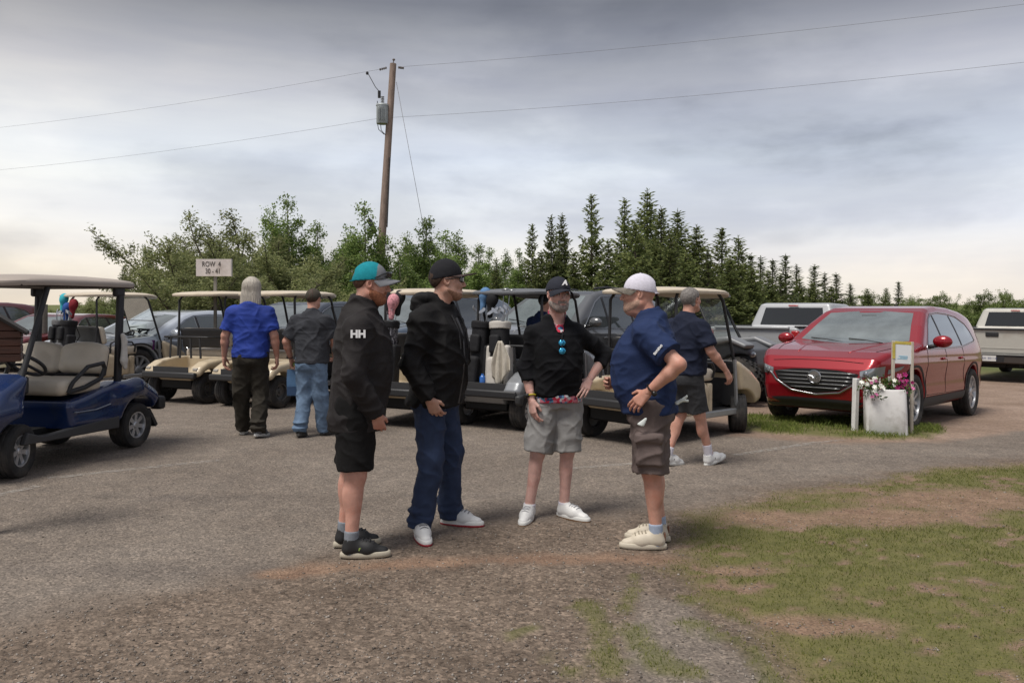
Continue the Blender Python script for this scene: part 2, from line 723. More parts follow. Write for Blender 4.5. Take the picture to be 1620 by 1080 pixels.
def line_d(x, y, pts):
    d = np.full(np.shape(x), 1e9)
    for (ax, ay), (bx, by) in zip(pts[:-1], pts[1:]):
        ex, ey = bx - ax, by - ay
        t = np.clip(((x - ax) * ex + (y - ay) * ey) / (ex * ex + ey * ey), 0, 1)
        d = np.minimum(d, np.hypot(x - ax - ex * t, y - ay - ey * t))
    return d


def sstep(a, b, x):
    t = np.clip((x - a) / (b - a), 0, 1)
    return t * t * (3 - 2 * t)


def masks(x, y):
    nz1 = fbm(x * 1.3, y * 1.3, s=3, o=4) - .5
    nz2 = fbm(x * 5, y * 5, s=9, o=4) - .5
    nz3 = fbm(x * 11, y * 16, s=17, o=3) - .5
    e = y - np.interp(x, EDGE[:, 0], EDGE[:, 1]) + nz1 * .35 + nz2 * .2
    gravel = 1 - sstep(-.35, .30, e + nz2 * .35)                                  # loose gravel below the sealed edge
    rt = y - np.interp(x, ROADTOP[:, 0], ROADTOP[:, 1]) + nz1 * .3 + nz2 * .25
    yard = sstep(-.1, .25, rt) * sstep(2.35, 2.7, x + nz1 * .3)       # the brown yard the red car stands on
    far = sstep(19, 23, y + nz1 * 4)
    far = np.maximum(far, sstep(30, 40, np.abs(x) + nz1 * 6)) * (1 - sstep(2, 6, x) * (1 - sstep(20, 26, y)))
    sd = poly_sd(x, y, GRASS_P) + nz1 * .35 + nz2 * .22
    g = sstep(.06, -.30, sd)
    bare = np.zeros(np.shape(x))
    for (bx, by), rx, ry in BARE:
        bare = np.maximum(bare, 1 - sstep(.5, 1.15, np.hypot((x - bx) / rx, (y - by) / ry) + nz1 * .7 + nz2 * .6))
    g = g * (1 - .92 * bare) * sstep(-.16, .08, nz2 + nz3 * .9 + .17)
    moss = np.zeros(np.shape(x))
    for ln in MOSS:
        moss = np.maximum(moss, sstep(.085, .01, line_d(x, y, ln) + nz2 * .16 + nz3 * .10))
    strip = sstep(.04, -.08, poly_sd(x, y, STRIP_P) + nz2 * .25)
    ton = sstep(.05, -.05, poly_sd(x, y, TONGUE_P) + nz2 * .12)
    dirt = np.maximum(sstep(.16, .0, line_d(x, y, DIRT_L) + nz2 * .22), bare * sstep(.1, -.3, sd)) * (1 - ton)
    dirt = np.maximum(dirt, sstep(.05, -.25, sd) * .8)
    return gravel, np.maximum(g, np.maximum(moss * .75, strip)), np.clip(dirt, 0, 1), yard, far, strip, ton


def spaced(a, b, st, lo, hi):
    c = list(np.arange(a, b + 1e-6, st))
    q, d = st, c[-1]
    while d < hi:
        q *= 1.09
        d += q
        c.append(d)
    q, d = st, c[0]
    while d > lo:
        q *= 1.09
        d -= q
        c.insert(0, d)
    return np.array(c)


gx = spaced(-6.5, 8.5, .05, -700, 700)
gy = spaced(2.6, 11.0, .05, -120, 1400)
GX, GY = np.meshgrid(gx, gy, indexing='ij')
mg, ms, md, my_, mf, mstrip, mton = masks(GX, GY)
near = sstep(14, 9, GY)
Z = gz(GX, GY) + near * ((fbm(GX * 9, GY * 9, s=5, o=3) - .5) * (.004 + .014 * mg) + (fbm(GX * .8, GY * .8, s=6, o=2) - .5) * .02 + mstrip * .03
                        - md * mg * .012 + ms * .006)
a_, b_ = GX.shape
Vg = np.stack([GX, GY, Z], -1).reshape(-1, 3)
I = np.arange(a_ * b_).reshape(a_, b_)
Fg = np.stack([I[:-1, :-1], I[1:, :-1], I[1:, 1:], I[:-1, 1:]], -1).reshape(-1, 4)
gm = bpy.data.materials.new('ground')
gm.use_nodes = True
t = gm.node_tree
bs = t.nodes['Principled BSDF']
bs.inputs['Roughness'].default_value = .93
bs.inputs['Specular IOR Level'].default_value = .25
tcn = N(t, 'ShaderNodeTexCoord')
SRC = tcn.outputs['Object']


def noise_ramp(scale, stops, detail=4.0, rough=.6, vor=False, mp=None):
    src = SRC
    if mp:
        mpn = N(t, 'ShaderNodeMapping', inp={'Scale': mp})
        t.links.new(SRC, mpn.inputs[0])
        src = mpn.outputs[0]
    if vor:
        nz = N(t, 'ShaderNodeTexVoronoi', inp={'Scale': scale})
        o = nz.outputs['Color']
        sp = N(t, 'ShaderNodeSeparateColor')
        t.links.new(o, sp.inputs[0])
        o = sp.outputs[0]
    else:
        nz = N(t, 'ShaderNodeTexNoise', inp={'Scale': scale, 'Detail': detail, 'Roughness': rough})
        o = nz.outputs['Fac']
    t.links.new(src, nz.inputs['Vector'])
    rp = ramp(t, stops)
    t.links.new(o, rp.inputs[0])
    return rp.outputs[0]


def mixc(a, b, f, mode='MIX'):
    mx = N(t, 'ShaderNodeMix', data_type='RGBA', blend_type=mode)
    for i, v in ((6, a), (7, b), (0, f)):
        if hasattr(v, 'links'):
            t.links.new(v, mx.inputs[i])
        else:
            mx.inputs[i].default_value = v if i == 0 else (*v, 1)
    return mx.outputs[2]


def attr(nm):
    return N(t, 'ShaderNodeAttribute', attribute_name=nm).outputs['Fac']


asph = noise_ramp(.7, [(.3, (.148, .124, .105)), (.7, (.212, .182, .156))], 5)
asph = mixc(asph, noise_ramp(75, [(.0, (.30, .28, .27)), (.25, (.80, .80, .80)), (.75, (1.12, 1.1, 1.08)), (1.0, (1.9, 1.85, 1.8))], vor=True), .62, 'MULTIPLY')
asph = mixc(asph, noise_ramp(5, [(.3, (.85, .85, .85)), (.7, (1.15, 1.13, 1.1))], 6), 1.0, 'MULTIPLY')
asph = mixc(asph, noise_ramp(1.0, [(.56, (1, 1, 1)), (.74, (.76, .77, .80))], 5, mp=(.25, 1.4, 1)), 1.0, 'MULTIPLY')
grav = noise_ramp(1.6, [(.3, (.112, .088, .070)), (.7, (.196, .158, .128))], 6)  # gravel brown, with the foreground's vignette darkness put into its colour
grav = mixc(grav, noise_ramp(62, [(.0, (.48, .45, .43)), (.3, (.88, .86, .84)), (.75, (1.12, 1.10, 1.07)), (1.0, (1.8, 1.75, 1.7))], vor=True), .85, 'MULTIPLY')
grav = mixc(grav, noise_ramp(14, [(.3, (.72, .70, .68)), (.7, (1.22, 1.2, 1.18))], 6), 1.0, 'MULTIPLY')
dirt = noise_ramp(6, [(.3, (.17, .108, .075)), (.7, (.265, .178, .124))], 8)
dirt = mixc(dirt, noise_ramp(90, [(.0, (.55, .52, .5)), (.7, (1.1, 1.1, 1.1)), (1.0, (1.5, 1.5, 1.5))], vor=True), .6, 'MULTIPLY')
yard = noise_ramp(1.2, [(.3, (.20, .14, .102)), (.7, (.31, .228, .178))], 7)
yard = mixc(yard, noise_ramp(40, [(.2, (.7, .7, .7)), (.9, (1.3, 1.3, 1.3))], vor=True), .6, 'MULTIPLY')
gras = noise_ramp(9, [(.3, (.082, .092, .024)), (.7, (.150, .148, .048))], 8)
farg = noise_ramp(.25, [(.3, (.08, .10, .03)), (.7, (.15, .155, .055))], 8)
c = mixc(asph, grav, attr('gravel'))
c = mixc(c, yard, attr('yard'))
c = mixc(c, dirt, attr('dirt'))
c = mixc(c, asph, attr('tongue'))
c = mixc(c, gras, attr('grass'))
c = mixc(c, farg, attr('far'))
t.links.new(c, bs.inputs['Base Color'])
bz = N(t, 'ShaderNodeTexVoronoi', inp={'Scale': 70.0})
t.links.new(SRC, bz.inputs['Vector'])
bz2 = N(t, 'ShaderNodeTexNoise', inp={'Scale': 28.0, 'Detail': 6.0})
t.links.new(SRC, bz2.inputs['Vector'])
ad = N(t, 'ShaderNodeMath', operation='ADD')
t.links.new(bz.outputs['Distance'], ad.inputs[0])
t.links.new(bz2.outputs['Fac'], ad.inputs[1])
bp = N(t, 'ShaderNodeBump', inp={'Strength': .7, 'Distance': .010})
t.links.new(ad.outputs[0], bp.inputs['Height'])
t.links.new(bp.outputs[0], bs.inputs['Normal'])
ground = mk('ground', Vg, Fg, gm, None, 180, 'structure')
tag(ground, 'worn gravelly parking lot running into dirt and patchy grass', 'ground')
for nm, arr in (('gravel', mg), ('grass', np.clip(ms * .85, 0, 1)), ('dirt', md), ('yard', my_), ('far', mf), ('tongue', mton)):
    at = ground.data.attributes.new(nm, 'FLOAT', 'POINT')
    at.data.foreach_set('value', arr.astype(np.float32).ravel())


def zfine(x, y):
    """height of the built ground sheet"""
    i = np.clip(np.searchsorted(gx, x) - 1, 0, len(gx) - 2)
    j = np.clip(np.searchsorted(gy, y) - 1, 0, len(gy) - 2)
    u = (x - gx[i]) / (gx[i + 1] - gx[i])
    v = (y - gy[j]) / (gy[j + 1] - gy[j])
    return Z[i, j] * (1 - u) * (1 - v) + Z[i + 1, j] * u * (1 - v) + Z[i, j + 1] * (1 - u) * v + Z[i + 1, j + 1] * u * v


# worn painted bay lines
pm = bpy.data.materials.new('worn_line_paint')
pm.use_nodes = True
t = pm.node_tree
pb = t.nodes['Principled BSDF']
pb.inputs['Base Color'].default_value = (.42, .40, .37, 1)
pb.inputs['Roughness'].default_value = .9
tr = N(t, 'ShaderNodeBsdfTransparent')
ms_ = N(t, 'ShaderNodeMixShader')
tcn = N(t, 'ShaderNodeTexCoord')
nz = N(t, 'ShaderNodeTexNoise', inp={'Scale': 16.0, 'Detail': 8.0, 'Roughness': .75})
t.links.new(tcn.outputs['Object'], nz.inputs['Vector'])
rp = ramp(t, [(.43, (0, 0, 0)), (.64, (.55, .55, .55))])
t.links.new(nz.outputs['Fac'], rp.inputs[0])
t.links.new(rp.outputs[0], ms_.inputs[0])
t.links.new(tr.outputs[0], ms_.inputs[1])
t.links.new(pb.outputs[0], ms_.inputs[2])
t.links.new(ms_.outputs[0], t.nodes['Material Output'].inputs['Surface'])
for k, (p, q, wd) in enumerate([((1160, 720), (1335, 696), .05), ((75, 758), (345, 728), .05), ((905, 742), (1005, 733), .045), ((-40, 792), (60, 770), .05),
                                ((60, 715), (250, 692), .045)]):
    (x0, y0), (x1, y1) = gp(*p), gp(*q)
    d = np.array([x1 - x0, y1 - y0])
    nn = np.array([-d[1], d[0]]) / np.linalg.norm(d) * wd
    P = []
    for s in np.linspace(0, 1, 40):
        row = []
        for e in (-1, 0, 1):
            x, y = x0 + d[0] * s + nn[0] * e, y0 + d[1] * s + nn[1] * e
            row.append((x, y, float(zfine(x, y)) + .006))
        P.append(row)
    o = MB().grid(P).build('painted_line', pm, None, 180, kind='structure')

# grass blades, pebbles
rng = np.random.default_rng(4)


def scatter_grass(n, box, dens, hmin, hmax, wmin, wmax, name, mat_, label):
    x = rng.uniform(box[0], box[1], n)
    y = rng.uniform(box[2], box[3], n)
    k = rng.uniform(0, 1, n) < dens(x, y)
    x, y = x[k], y[k]
    n = len(x)
    h = rng.uniform(hmin, hmax, n) * (.6 + .8 * fbm(x * 3, y * 3, s=31))
    wd = rng.uniform(wmin, wmax, n)
    a = rng.uniform(0, 2 * np.pi, n)
    ln = rng.uniform(.15, .9, n) * h
    b = rng.uniform(0, 2 * np.pi, n)
    z = zfine(x, y) - .003
    V = np.empty((n, 4, 3))
    V[:, 0] = np.stack([x - np.cos(a) * wd, y - np.sin(a) * wd, z], 1)
    V[:, 1] = np.stack([x + np.cos(a) * wd, y + np.sin(a) * wd, z], 1)
    V[:, 2] = np.stack([x + np.cos(a) * wd * .6 + np.cos(b) * ln * .4, y + np.sin(a) * wd * .6 + np.sin(b) * ln * .4, z + h * .6], 1)
    V[:, 3] = np.stack([x + np.cos(b) * ln, y + np.sin(b) * ln, z + h], 1)
    F = np.arange(n * 4).reshape(n, 4)[:, [0, 1, 2, 3]]
    o = mk(name, V.reshape(-1, 3), F, mat_, None, None, 'stuff')
    return tag(o, label, 'grass')


def leafmat(name, c1, c2, rough=.65, trans=0.0):
    m = bpy.data.materials.new(name)
    m.use_nodes = True
    t = m.node_tree
    b = t.nodes['Principled BSDF']
    b.inputs['Roughness'].default_value = rough
    b.inputs['Specular IOR Level'].default_value = .3
    g = N(t, 'ShaderNodeNewGeometry')
    oi = N(t, 'ShaderNodeObjectInfo')
    rp = ramp(t, [(0.0, c1), (.65, tuple((p + q) / 2 for p, q in zip(c1, c2))), (1.0, c2)])
    t.links.new(g.outputs['Random Per Island'], rp.inputs[0])
    hs = N(t, 'ShaderNodeHueSaturation')
    mr = N(t, 'ShaderNodeMapRange', inp={3: .88, 4: 1.40})
    t.links.new(oi.outputs['Random'], mr.inputs[0])
    t.links.new(mr.outputs[0], hs.inputs['Value'])
    t.links.new(rp.outputs[0], hs.inputs['Color'])
    t.links.new(hs.outputs[0], b.inputs['Base Color'])
    if trans:
        tl = N(t, 'ShaderNodeBsdfTranslucent')
        t.links.new(hs.outputs[0], tl.inputs[0])
        mx = N(t, 'ShaderNodeMixShader', inp={0: trans})
        t.links.new(b.outputs[0], mx.inputs[1])
        t.links.new(tl.outputs[0], mx.inputs[2])
        t.links.new(mx.outputs[0], t.nodes['Material Output'].inputs['Surface'])
    return m


GRASS_M = leafmat('grass_blades', (.075, .100, .020), (.225, .220, .062), trans=.35)
STRIP_M = leafmat('lush_grass', (.12, .17, .035), (.30, .34, .09), trans=.35)
mk_m = lambda x, y: masks(x, y)
scatter_grass(300000, (.2, 8.0, 3.3, 8.6), lambda x, y: (lambda m: m[1] * (1 - m[5]) * (.55 + .45 * fbm(x * 2, y * 2, s=40)))(masks(x, y)), .005, .022, .0011, .0028, 'grass', GRASS_M,
              'short patchy grass growing over the dirt at the lower right')
scatter_grass(30000, (2.4, 5.8, 8.8, 12.2), lambda x, y: masks(x, y)[5] * sstep(.34, .62, fbm(x * 4, y * 4, s=55)), .012, .075, .0015, .0042, 'grass_strip', STRIP_M,
              'lush green grass strip round the white planter')
# tufts standing higher in the patchy lawn
scatter_grass(30000, (1.2, 8.0, 3.4, 8.4), lambda x, y: sstep(.66, .74, fbm(x * 1.7, y * 1.7, s=77, o=3)) * masks(x, y)[1] * .8, .015, .045, .0014, .0035, 'grass_tufts', STRIP_M,
              'darker green grass tufts standing in the patchy lawn')


def pebbles(n):
    y = 3.3 + rng.uniform(0, 1, n) ** 1.6 * 4.6
    x = rng.uniform(-1, 1, n) * y * .66
    m = masks(x, y)
    k = rng.uniform(0, 1, n) < np.clip(.10 + m[0] * .75 - m[1] * 1.2 - m[6] * .5, 0, 1)
    x, y = x[k], y[k]
    n = len(x)
    r = .0028 + .0075 * rng.uniform(0, 1, n) ** 4
    z = zfine(x, y)
    oc = np.array([(1, 0, 0), (0, 1, 0), (-1, 0, 0), (0, -1, 0), (0, 0, .7), (.1, .1, -.4)])
    V = np.empty((n, 6, 3))
    an = rng.uniform(0, 6.28, n)
    for i in range(6):
        q = oc[i] * rng.uniform(.6, 1.3, (n, 1)) + rng.normal(0, .12, (n, 3))
        V[:, i, 0] = x + (q[:, 0] * np.cos(an) - q[:, 1] * np.sin(an)) * r
        V[:, i, 1] = y + (q[:, 0] * np.sin(an) + q[:, 1] * np.cos(an)) * r
        V[:, i, 2] = z + q[:, 2] * r + r * .15
    f = np.array([(0, 1, 4), (1, 2, 4), (2, 3, 4), (3, 0, 4), (1, 0, 5), (2, 1, 5), (3, 2, 5), (0, 3, 5)])
    F = (np.arange(n)[:, None, None] * 6 + f[None]).reshape(-1, 3)
    o = mk('gravel', V.reshape(-1, 3), F, leafmat('gravel_stones', (.075, .062, .052), (.36, .32, .28), .9), None, None, 'stuff')
    tag(o, 'loose gravel stones strewn over the lot in front of the men', 'gravel')


pebbles(26000)


# ------------------------------------------------------------------ trees
NEEDLE = leafmat('spruce_needles', (.075, .105, .036), (.225, .250, .085), .7, .38)
NEEDLE2 = leafmat('dark_spruce_needles', (.062, .086, .042), (.175, .198, .090), .7, .35)
ASPEN = leafmat('aspen_leaves', (.090, .145, .040), (.260, .330, .100), .6, .45)
WILLOW = leafmat('willow_leaves', (.110, .135, .052), (.315, .325, .145), .6, .45)
FARL = leafmat('far_leaves', (.080, .120, .036), (.215, .260, .080), .7, .38)
BARK = M('bark', (.085, .068, .052), .95, var=.4, vscale=20)
BARKA = M('pale_bark', (.22, .20, .165), .9, var=.4, vscale=14)


def leaf_cards(P, D, ln, wd, r):
    """diamond leaves at P along D"""
    n = len(P)
    D = D / (np.linalg.norm(D, axis=1, keepdims=True) + 1e-9)
    q = r.normal(0, 1, (n, 3))
    S = np.cross(D, q)
    S /= np.linalg.norm(S, axis=1, keepdims=True) + 1e-9
    ln, wd = np.asarray(ln)[:, None], np.asarray(wd)[:, None]
    V = np.empty((n, 4, 3))
    V[:, 0] = P
    V[:, 1] = P + D * ln * .5 + S * wd
    V[:, 2] = P + D * ln
    V[:, 3] = P + D * ln * .5 - S * wd
    return V.reshape(-1, 3), np.arange(n * 4).reshape(n, 4)


def spruce_mesh(seed, H=6.0, R0=1.25, sparse=1.0):
    r = np.random.default_rng(seed)
    P, D, Ln, Wd = [], [], [], []
    tr_ = MB()
    tr_.tube([(0, 0, -.3), (0, 0, H * .5), (0, 0, H)], [.10, .06, .01], 7)
    z = .2
    br = MB()
    while z < H - .12:
        f = z / H
        rad = R0 * (1 - f) ** .95 + .035
        nb = int(6 + 3 * (1 - f))
        a0 = r.uniform(0, 6.28)
        for b in range(nb):
            if r.uniform() > sparse:
                continue
            a = a0 + 6.283 * b / nb + r.normal(0, .22)
            L_ = rad * r.uniform(.62, 1.18)
            u = np.array([math.cos(a), math.sin(a), 0])
            sd_ = np.array([-math.sin(a), math.cos(a), 0])
            dz = -.25 + .75 * f + r.normal(0, .16)
            ax = lambda s: np.array([0, 0, z]) + u * L_ * s + np.array([0, 0, 1]) * (dz * L_ * s + .22 * L_ * s * s)
            br.tube([ax(0), ax(.5), ax(1)], [.014, .009, .004], 3, False)
            m = max(4, int(L_ / .036))
            for s in np.linspace(.12, 1, m):
                p = ax(s)
                for sg in (-1, 1):
                    if r.uniform() < .26:
                        continue
                    d = u * r.uniform(.3, 1.0) + sd_ * sg * r.uniform(.3, 1.0) + np.array([0, 0, r.uniform(-.75, .35)])
                    P.append(p)
                    D.append(d)
                    Ln.append(min(.38, .055 + .13 * min(L_, .5) + .27 * L_ * (1.05 - s)) * r.uniform(.6, 1.35))
                    Wd.append(r.uniform(.020, .044))
            P.append(ax(.92)); D.append(u + np.array([0, 0, .25])); Ln.append(.20 * r.uniform(.7, 1.2)); Wd.append(.025)
        z += r.uniform(.06, .14)
    for q in range(22):
        a = r.uniform(0, 6.28)
        P.append(np.array([0, 0, H - r.uniform(0, .5)]))
        D.append(np.array([math.cos(a) * .5, math.sin(a) * .5, r.uniform(.3, 1)]))
        Ln.append(r.uniform(.08, .18)); Wd.append(.014)
    V, F = leaf_cards(np.array(P), np.array(D), Ln, Wd, r)
    tr_.add(br.V, br.F)
    return (V, F), tr_


def leafy_mesh(seed, style, H=5.0):
    r = np.random.default_rng(seed)
    tk = MB()
    segs = []
    if style == 'aspen':
        stems = [(0, 0, H, r.normal(0, .06), r.normal(0, .06))] + [(r.normal(0, .25), r.normal(0, .25), H * r.uniform(.6, .85), r.normal(0, .10), r.normal(0, .10)) for _ in range(2)]
        nb, rad = 30, .95
    elif style == 'willow':
        stems = [(r.normal(0, .3), r.normal(0, .3), H * r.uniform(.62, 1.0), r.normal(0, .26), r.normal(0, .26)) for _ in range(8)]
        nb, rad = 14, .85
    else:
        stems = [(r.normal(0, .45), r.normal(0, .45), H * r.uniform(.6, 1.0), r.normal(0, .22), r.normal(0, .22)) for _ in range(9)]
        nb, rad = 12, .8
    for (x0, y0, h, lx, ly) in stems:
        pts = [np.array([x0 + lx * h * s ** 1.4 + r.normal(0, .03) * s, y0 + ly * h * s ** 1.4 + r.normal(0, .03) * s, -.3 + (h + .3) * s]) for s in np.linspace(0, 1, 7)]
        tk.tube(pts, [.07 * (h / H) * (1 - .93 * s) + .006 for s in np.linspace(0, 1, 7)], 6)
        for b in range(nb):
            f = r.uniform(.12, .98)
            i = min(int(f * 6), 5)
            p = pts[i] + (pts[i + 1] - pts[i]) * (f * 6 - i)
            prof = (1 - f) ** .75 * (.55 + .9 * min(f * 3, 1)) if style == 'aspen' else (1 - f * f) ** .6
            ln = rad * prof * r.uniform(.5, 1.2) + .10
            a = r.uniform(0, 6.28)
            d = np.array([math.cos(a), math.sin(a), r.uniform(.25, 1.1)])
            e = p + d * ln
            e[2] = max(e[2], .1)
            tk.tube([p, (p + e) / 2 + r.normal(0, .03, 3), e], [.016, .010, .004], 3, False)
            segs.append((p, e, ln))
        segs.append((pts[-2], pts[-1] + np.array([0, 0, .1]), .35))
    n = {'aspen': 22000, 'willow': 26000, 'bush': 20000}[style]
    wts = np.array([s[2] for s in segs])
    idx = r.choice(len(segs), n, p=wts / wts.sum())
    tt = r.uniform(.1, 1.02, n)
    A = np.array([s[0] for s in segs])[idx]
    B = np.array([s[1] for s in segs])[idx]
    P = A + (B - A) * tt[:, None] + r.normal(0, .125, (n, 3)) * (1.25 - tt[:, None] * .6)
    D = r.normal(0, 1, (n, 3)) * np.array([1, 1, .8]) + (B - A) * .6
    ln = r.uniform(.045, .105, n) * (1.25 if style == 'willow' else 1.0)
    wd = ln * (r.uniform(.16, .26, n) if style == 'willow' else r.uniform(.28, .42, n))
    return leaf_cards(P, D, ln, wd, r), tk


TREE = {}


def tree_proto(key, gen, crown_m, bark_m, H):
    (V, F), tk = gen
    a = mk('crown', V, F, crown_m, None, None)
    b = tk.build('trunk', bark_m, None, 60)
    TREE[key] = (a.data, b.data, H)
    bpy.data.objects.remove(a)
    bpy.data.objects.remove(b)


for i in range(5):
    tree_proto('spruce%d' % i, spruce_mesh(10 + i, 6.0, (1.30, 1.55, 1.75, 1.4, 1.65)[i], (.86, .92, .8, .74, .95)[i]), NEEDLE, BARK, 6.0)
tree_proto('thin0', spruce_mesh(31, 6.0, .85, .72), NEEDLE2, BARK, 6.0)
tree_proto('thin1', spruce_mesh(32, 6.0, .72, .62), NEEDLE2, BARK, 6.0)
for i in range(3):
    tree_proto('aspen%d' % i, leafy_mesh(50 + i, 'aspen'), ASPEN, BARKA, 5.1)
for i in range(2):
    tree_proto('willow%d' % i, leafy_mesh(60 + i, 'willow'), WILLOW, BARK, 5.0)
for i in range(2):
    tree_proto('bush%d' % i, leafy_mesh(70 + i, 'bush'), FARL, BARK, 5.0)
random.seed(8)
ORD = ['first', 'second', 'third', 'fourth', 'fifth', 'sixth', 'seventh', 'eighth', 'ninth', 'tenth', 'eleventh', 'twelfth', 'thirteenth', 'fourteenth', 'fifteenth',
       'sixteenth', 'seventeenth', 'eighteenth', 'nineteenth', 'twentieth', 'twenty-first', 'twenty-second', 'twenty-third', 'twenty-fourth', 'twenty-fifth', 'twenty-sixth']


def tree_row(name, cat, phrase, group, rows):
    rows = sorted(rows)
    for i, (px, top, Y, key, wid) in enumerate(rows):
        X = (px - 810) / FPX * Y
        g = float(gz(X, Y))
        cr, tk, H0 = TREE[key]
        H = (HORIZON - top) * Y / FPX + CAM_H - g
        e = empty(name, phrase % ORD[i], cat, (X, Y, g), random.uniform(0, 6.28), group)
        s = H / H0
        e.scale = (s * wid, s * wid, s)
        wrap('trunk', tk, e)
        wrap('crown', cr, e)


tree_row('willow_tree', 'tree', 'grey-green bushy willow, %s from the left in the clump by the row sign', 'willows in the clump at the left', [
    (272, 392, 26, 'willow0', .9), (318, 352, 25, 'willow1', 1.2), (372, 338, 26, 'willow0', 1.25), (425, 372, 23, 'willow1', 1.3), (478, 392, 22, 'willow0', 1.4),
    (520, 420, 21, 'willow1', 1.2), (345, 398, 21.5, 'willow1', 1.5), (420, 348, 29, 'willow0', 1.2),
    (282, 408, 24, 'willow1', 1.0), (300, 372, 27, 'willow0', 1.1), (345, 340, 29, 'willow1', 1.25), (300, 405, 20.5, 'willow0', 1.5), (395, 392, 20.5, 'willow1', 1.5), (455, 378, 25, 'willow1', 1.4)])
tree_row('aspen_tree', 'tree', 'green aspen, %s from the left along the middle of the tree line', 'aspens behind the lot', [
    (240, 392, 30, 'aspen2', .9), (425, 326, 28, 'aspen0', .85), (463, 310, 29, 'aspen1', .8), (505, 352, 30, 'aspen2', .9), (548, 372, 27, 'aspen0', 1.1), (581, 322, 26, 'aspen1', .95), (612, 372, 27, 'aspen2', 1.1), (640, 372, 31, 'aspen0', 1.1),
    (665, 343, 28, 'aspen2', 1.05), (695, 366, 32, 'aspen1', 1.1), (722, 368, 30, 'aspen0', .95), (752, 386, 33, 'aspen2', 1.05), (774, 392, 31, 'aspen1', .9),
    (800, 398, 36, 'aspen0', .8), (822, 394, 34, 'aspen1', .75), (570, 400, 24, 'aspen2', 1.3), (640, 408, 25, 'aspen1', 1.6), (705, 402, 26, 'aspen2', 1.6), (760, 418, 28, 'aspen0', 1.7), (810, 424, 30, 'aspen2', 1.6), (530, 395, 26, 'aspen1', 1.2)])
tree_row('spruce_tree', 'tree', 'pointed green spruce, %s from the left in the row behind the vehicles', 'spruces behind the lot', [
    (196, 420, 38, 'spruce1', .9), (785, 408, 27, 'spruce0', .9), (842, 354, 30, 'spruce3', .8), (872, 340, 29, 'spruce0', .75), (889, 338, 31, 'spruce4', .7), (936, 307, 27, 'spruce3', .85), (988, 313, 28, 'spruce0', .9),
    (1024, 300, 29, 'spruce4', 1.0), (1046, 328, 27, 'spruce2', 1.05), (1072, 333, 31, 'spruce1', 1.15), (1102, 356, 29, 'spruce4', 1.2), (1142, 360, 30, 'spruce3', 1.2), (1168, 375, 28, 'spruce2', 1.2),
    (1085, 398, 25, 'spruce4', 1.4), (1155, 410, 25, 'spruce1', 1.4), (1190, 425, 27, 'spruce4', 1.4),
    (1005, 352, 24, 'spruce2', 1.2), (1060, 372, 24, 'spruce1', 1.25), (962, 378, 25, 'spruce0', 1.1), (908, 398, 26, 'spruce1', 1.1), (1120, 392, 24, 'spruce0', 1.2), (856, 398, 27, 'spruce2', 1.0)])
tree_row('slim_spruce_tree', 'tree', 'slim dark spruce, %s from the left in the row receding rightwards', 'slim spruces receding to the right', [
    (1188, 402, 34, 'thin0', 1.6), (1203, 404, 36, 'thin1', 1.7), (1222, 410, 37, 'thin0', 1.6), (1243, 402, 36, 'thin0', 1.5), (1260, 418, 40, 'thin1', 1.8), (1288, 419, 40, 'thin0', 1.7), (1235, 434, 34, 'spruce3', 1.4), (1285, 446, 38, 'spruce4', 1.4), (1315, 452, 41, 'spruce1', 1.5), (1345, 448, 47, 'thin1', 1.9),
    (1305, 430, 43, 'thin1', 1.8), (1323, 432, 43, 'thin0', 1.7), (1175, 405, 32, 'spruce0', 1.1), (1215, 428, 33, 'spruce2', 1.15), (1265, 440, 37, 'spruce1', 1.2), (1421, 445, 52, 'thin0', 1.5), (1402, 455, 54, 'spruce0', 1.3),
    (1372, 456, 50, 'spruce1', 1.3)])
tree_row('far_bushy_tree', 'tree', 'rounded far green tree, %s from the left in the low tree line at the right', 'low far trees at the right', [
    (1340, 458, 52, 'bush0', 1.6), (1390, 460, 54, 'bush1', 1.6), (1450, 462, 55, 'bush0', 1.5), (1485, 461, 56, 'bush1', 1.5), (1520, 466, 52, 'bush0', 1.5), (1556, 458, 50, 'bush1', 1.4), (1590, 464, 48, 'bush0', 1.5),
    (1612, 457, 46, 'bush1', 1.3), (1650, 455, 45, 'bush0', 1.3), (1465, 474, 44, 'bush1', 1.9), (1540, 474, 42, 'bush0', 1.9),
    (1355, 472, 46, 'bush0', 1.9), (1410, 474, 46, 'bush0', 1.9), (1500, 476, 44, 'bush1', 1.9), (1580, 476, 40, 'bush1', 1.9), (1430, 466, 60, 'bush1', 1.6), (1630, 470, 38, 'bush0', 1.7), (1310, 474, 44, 'bush1', 1.9)])
tree_row('far_scrub_tree', 'tree', 'far scrubby tree, %s from the left seen under the blue cart roof', 'far scrub at the left edge', [
    (-12, 480, 62, 'willow1', 1.7), (14, 477, 58, 'willow0', 1.5), (38, 478, 60, 'bush0', 1.6), (62, 482, 62, 'willow1', 1.6), (92, 480, 58, 'bush1', 1.6), (120, 470, 52, 'willow0', 1.6), (150, 462, 50, 'willow1', 1.6), (178, 468, 46, 'bush1', 1.5), (212, 452, 42, 'willow0', 1.5)])

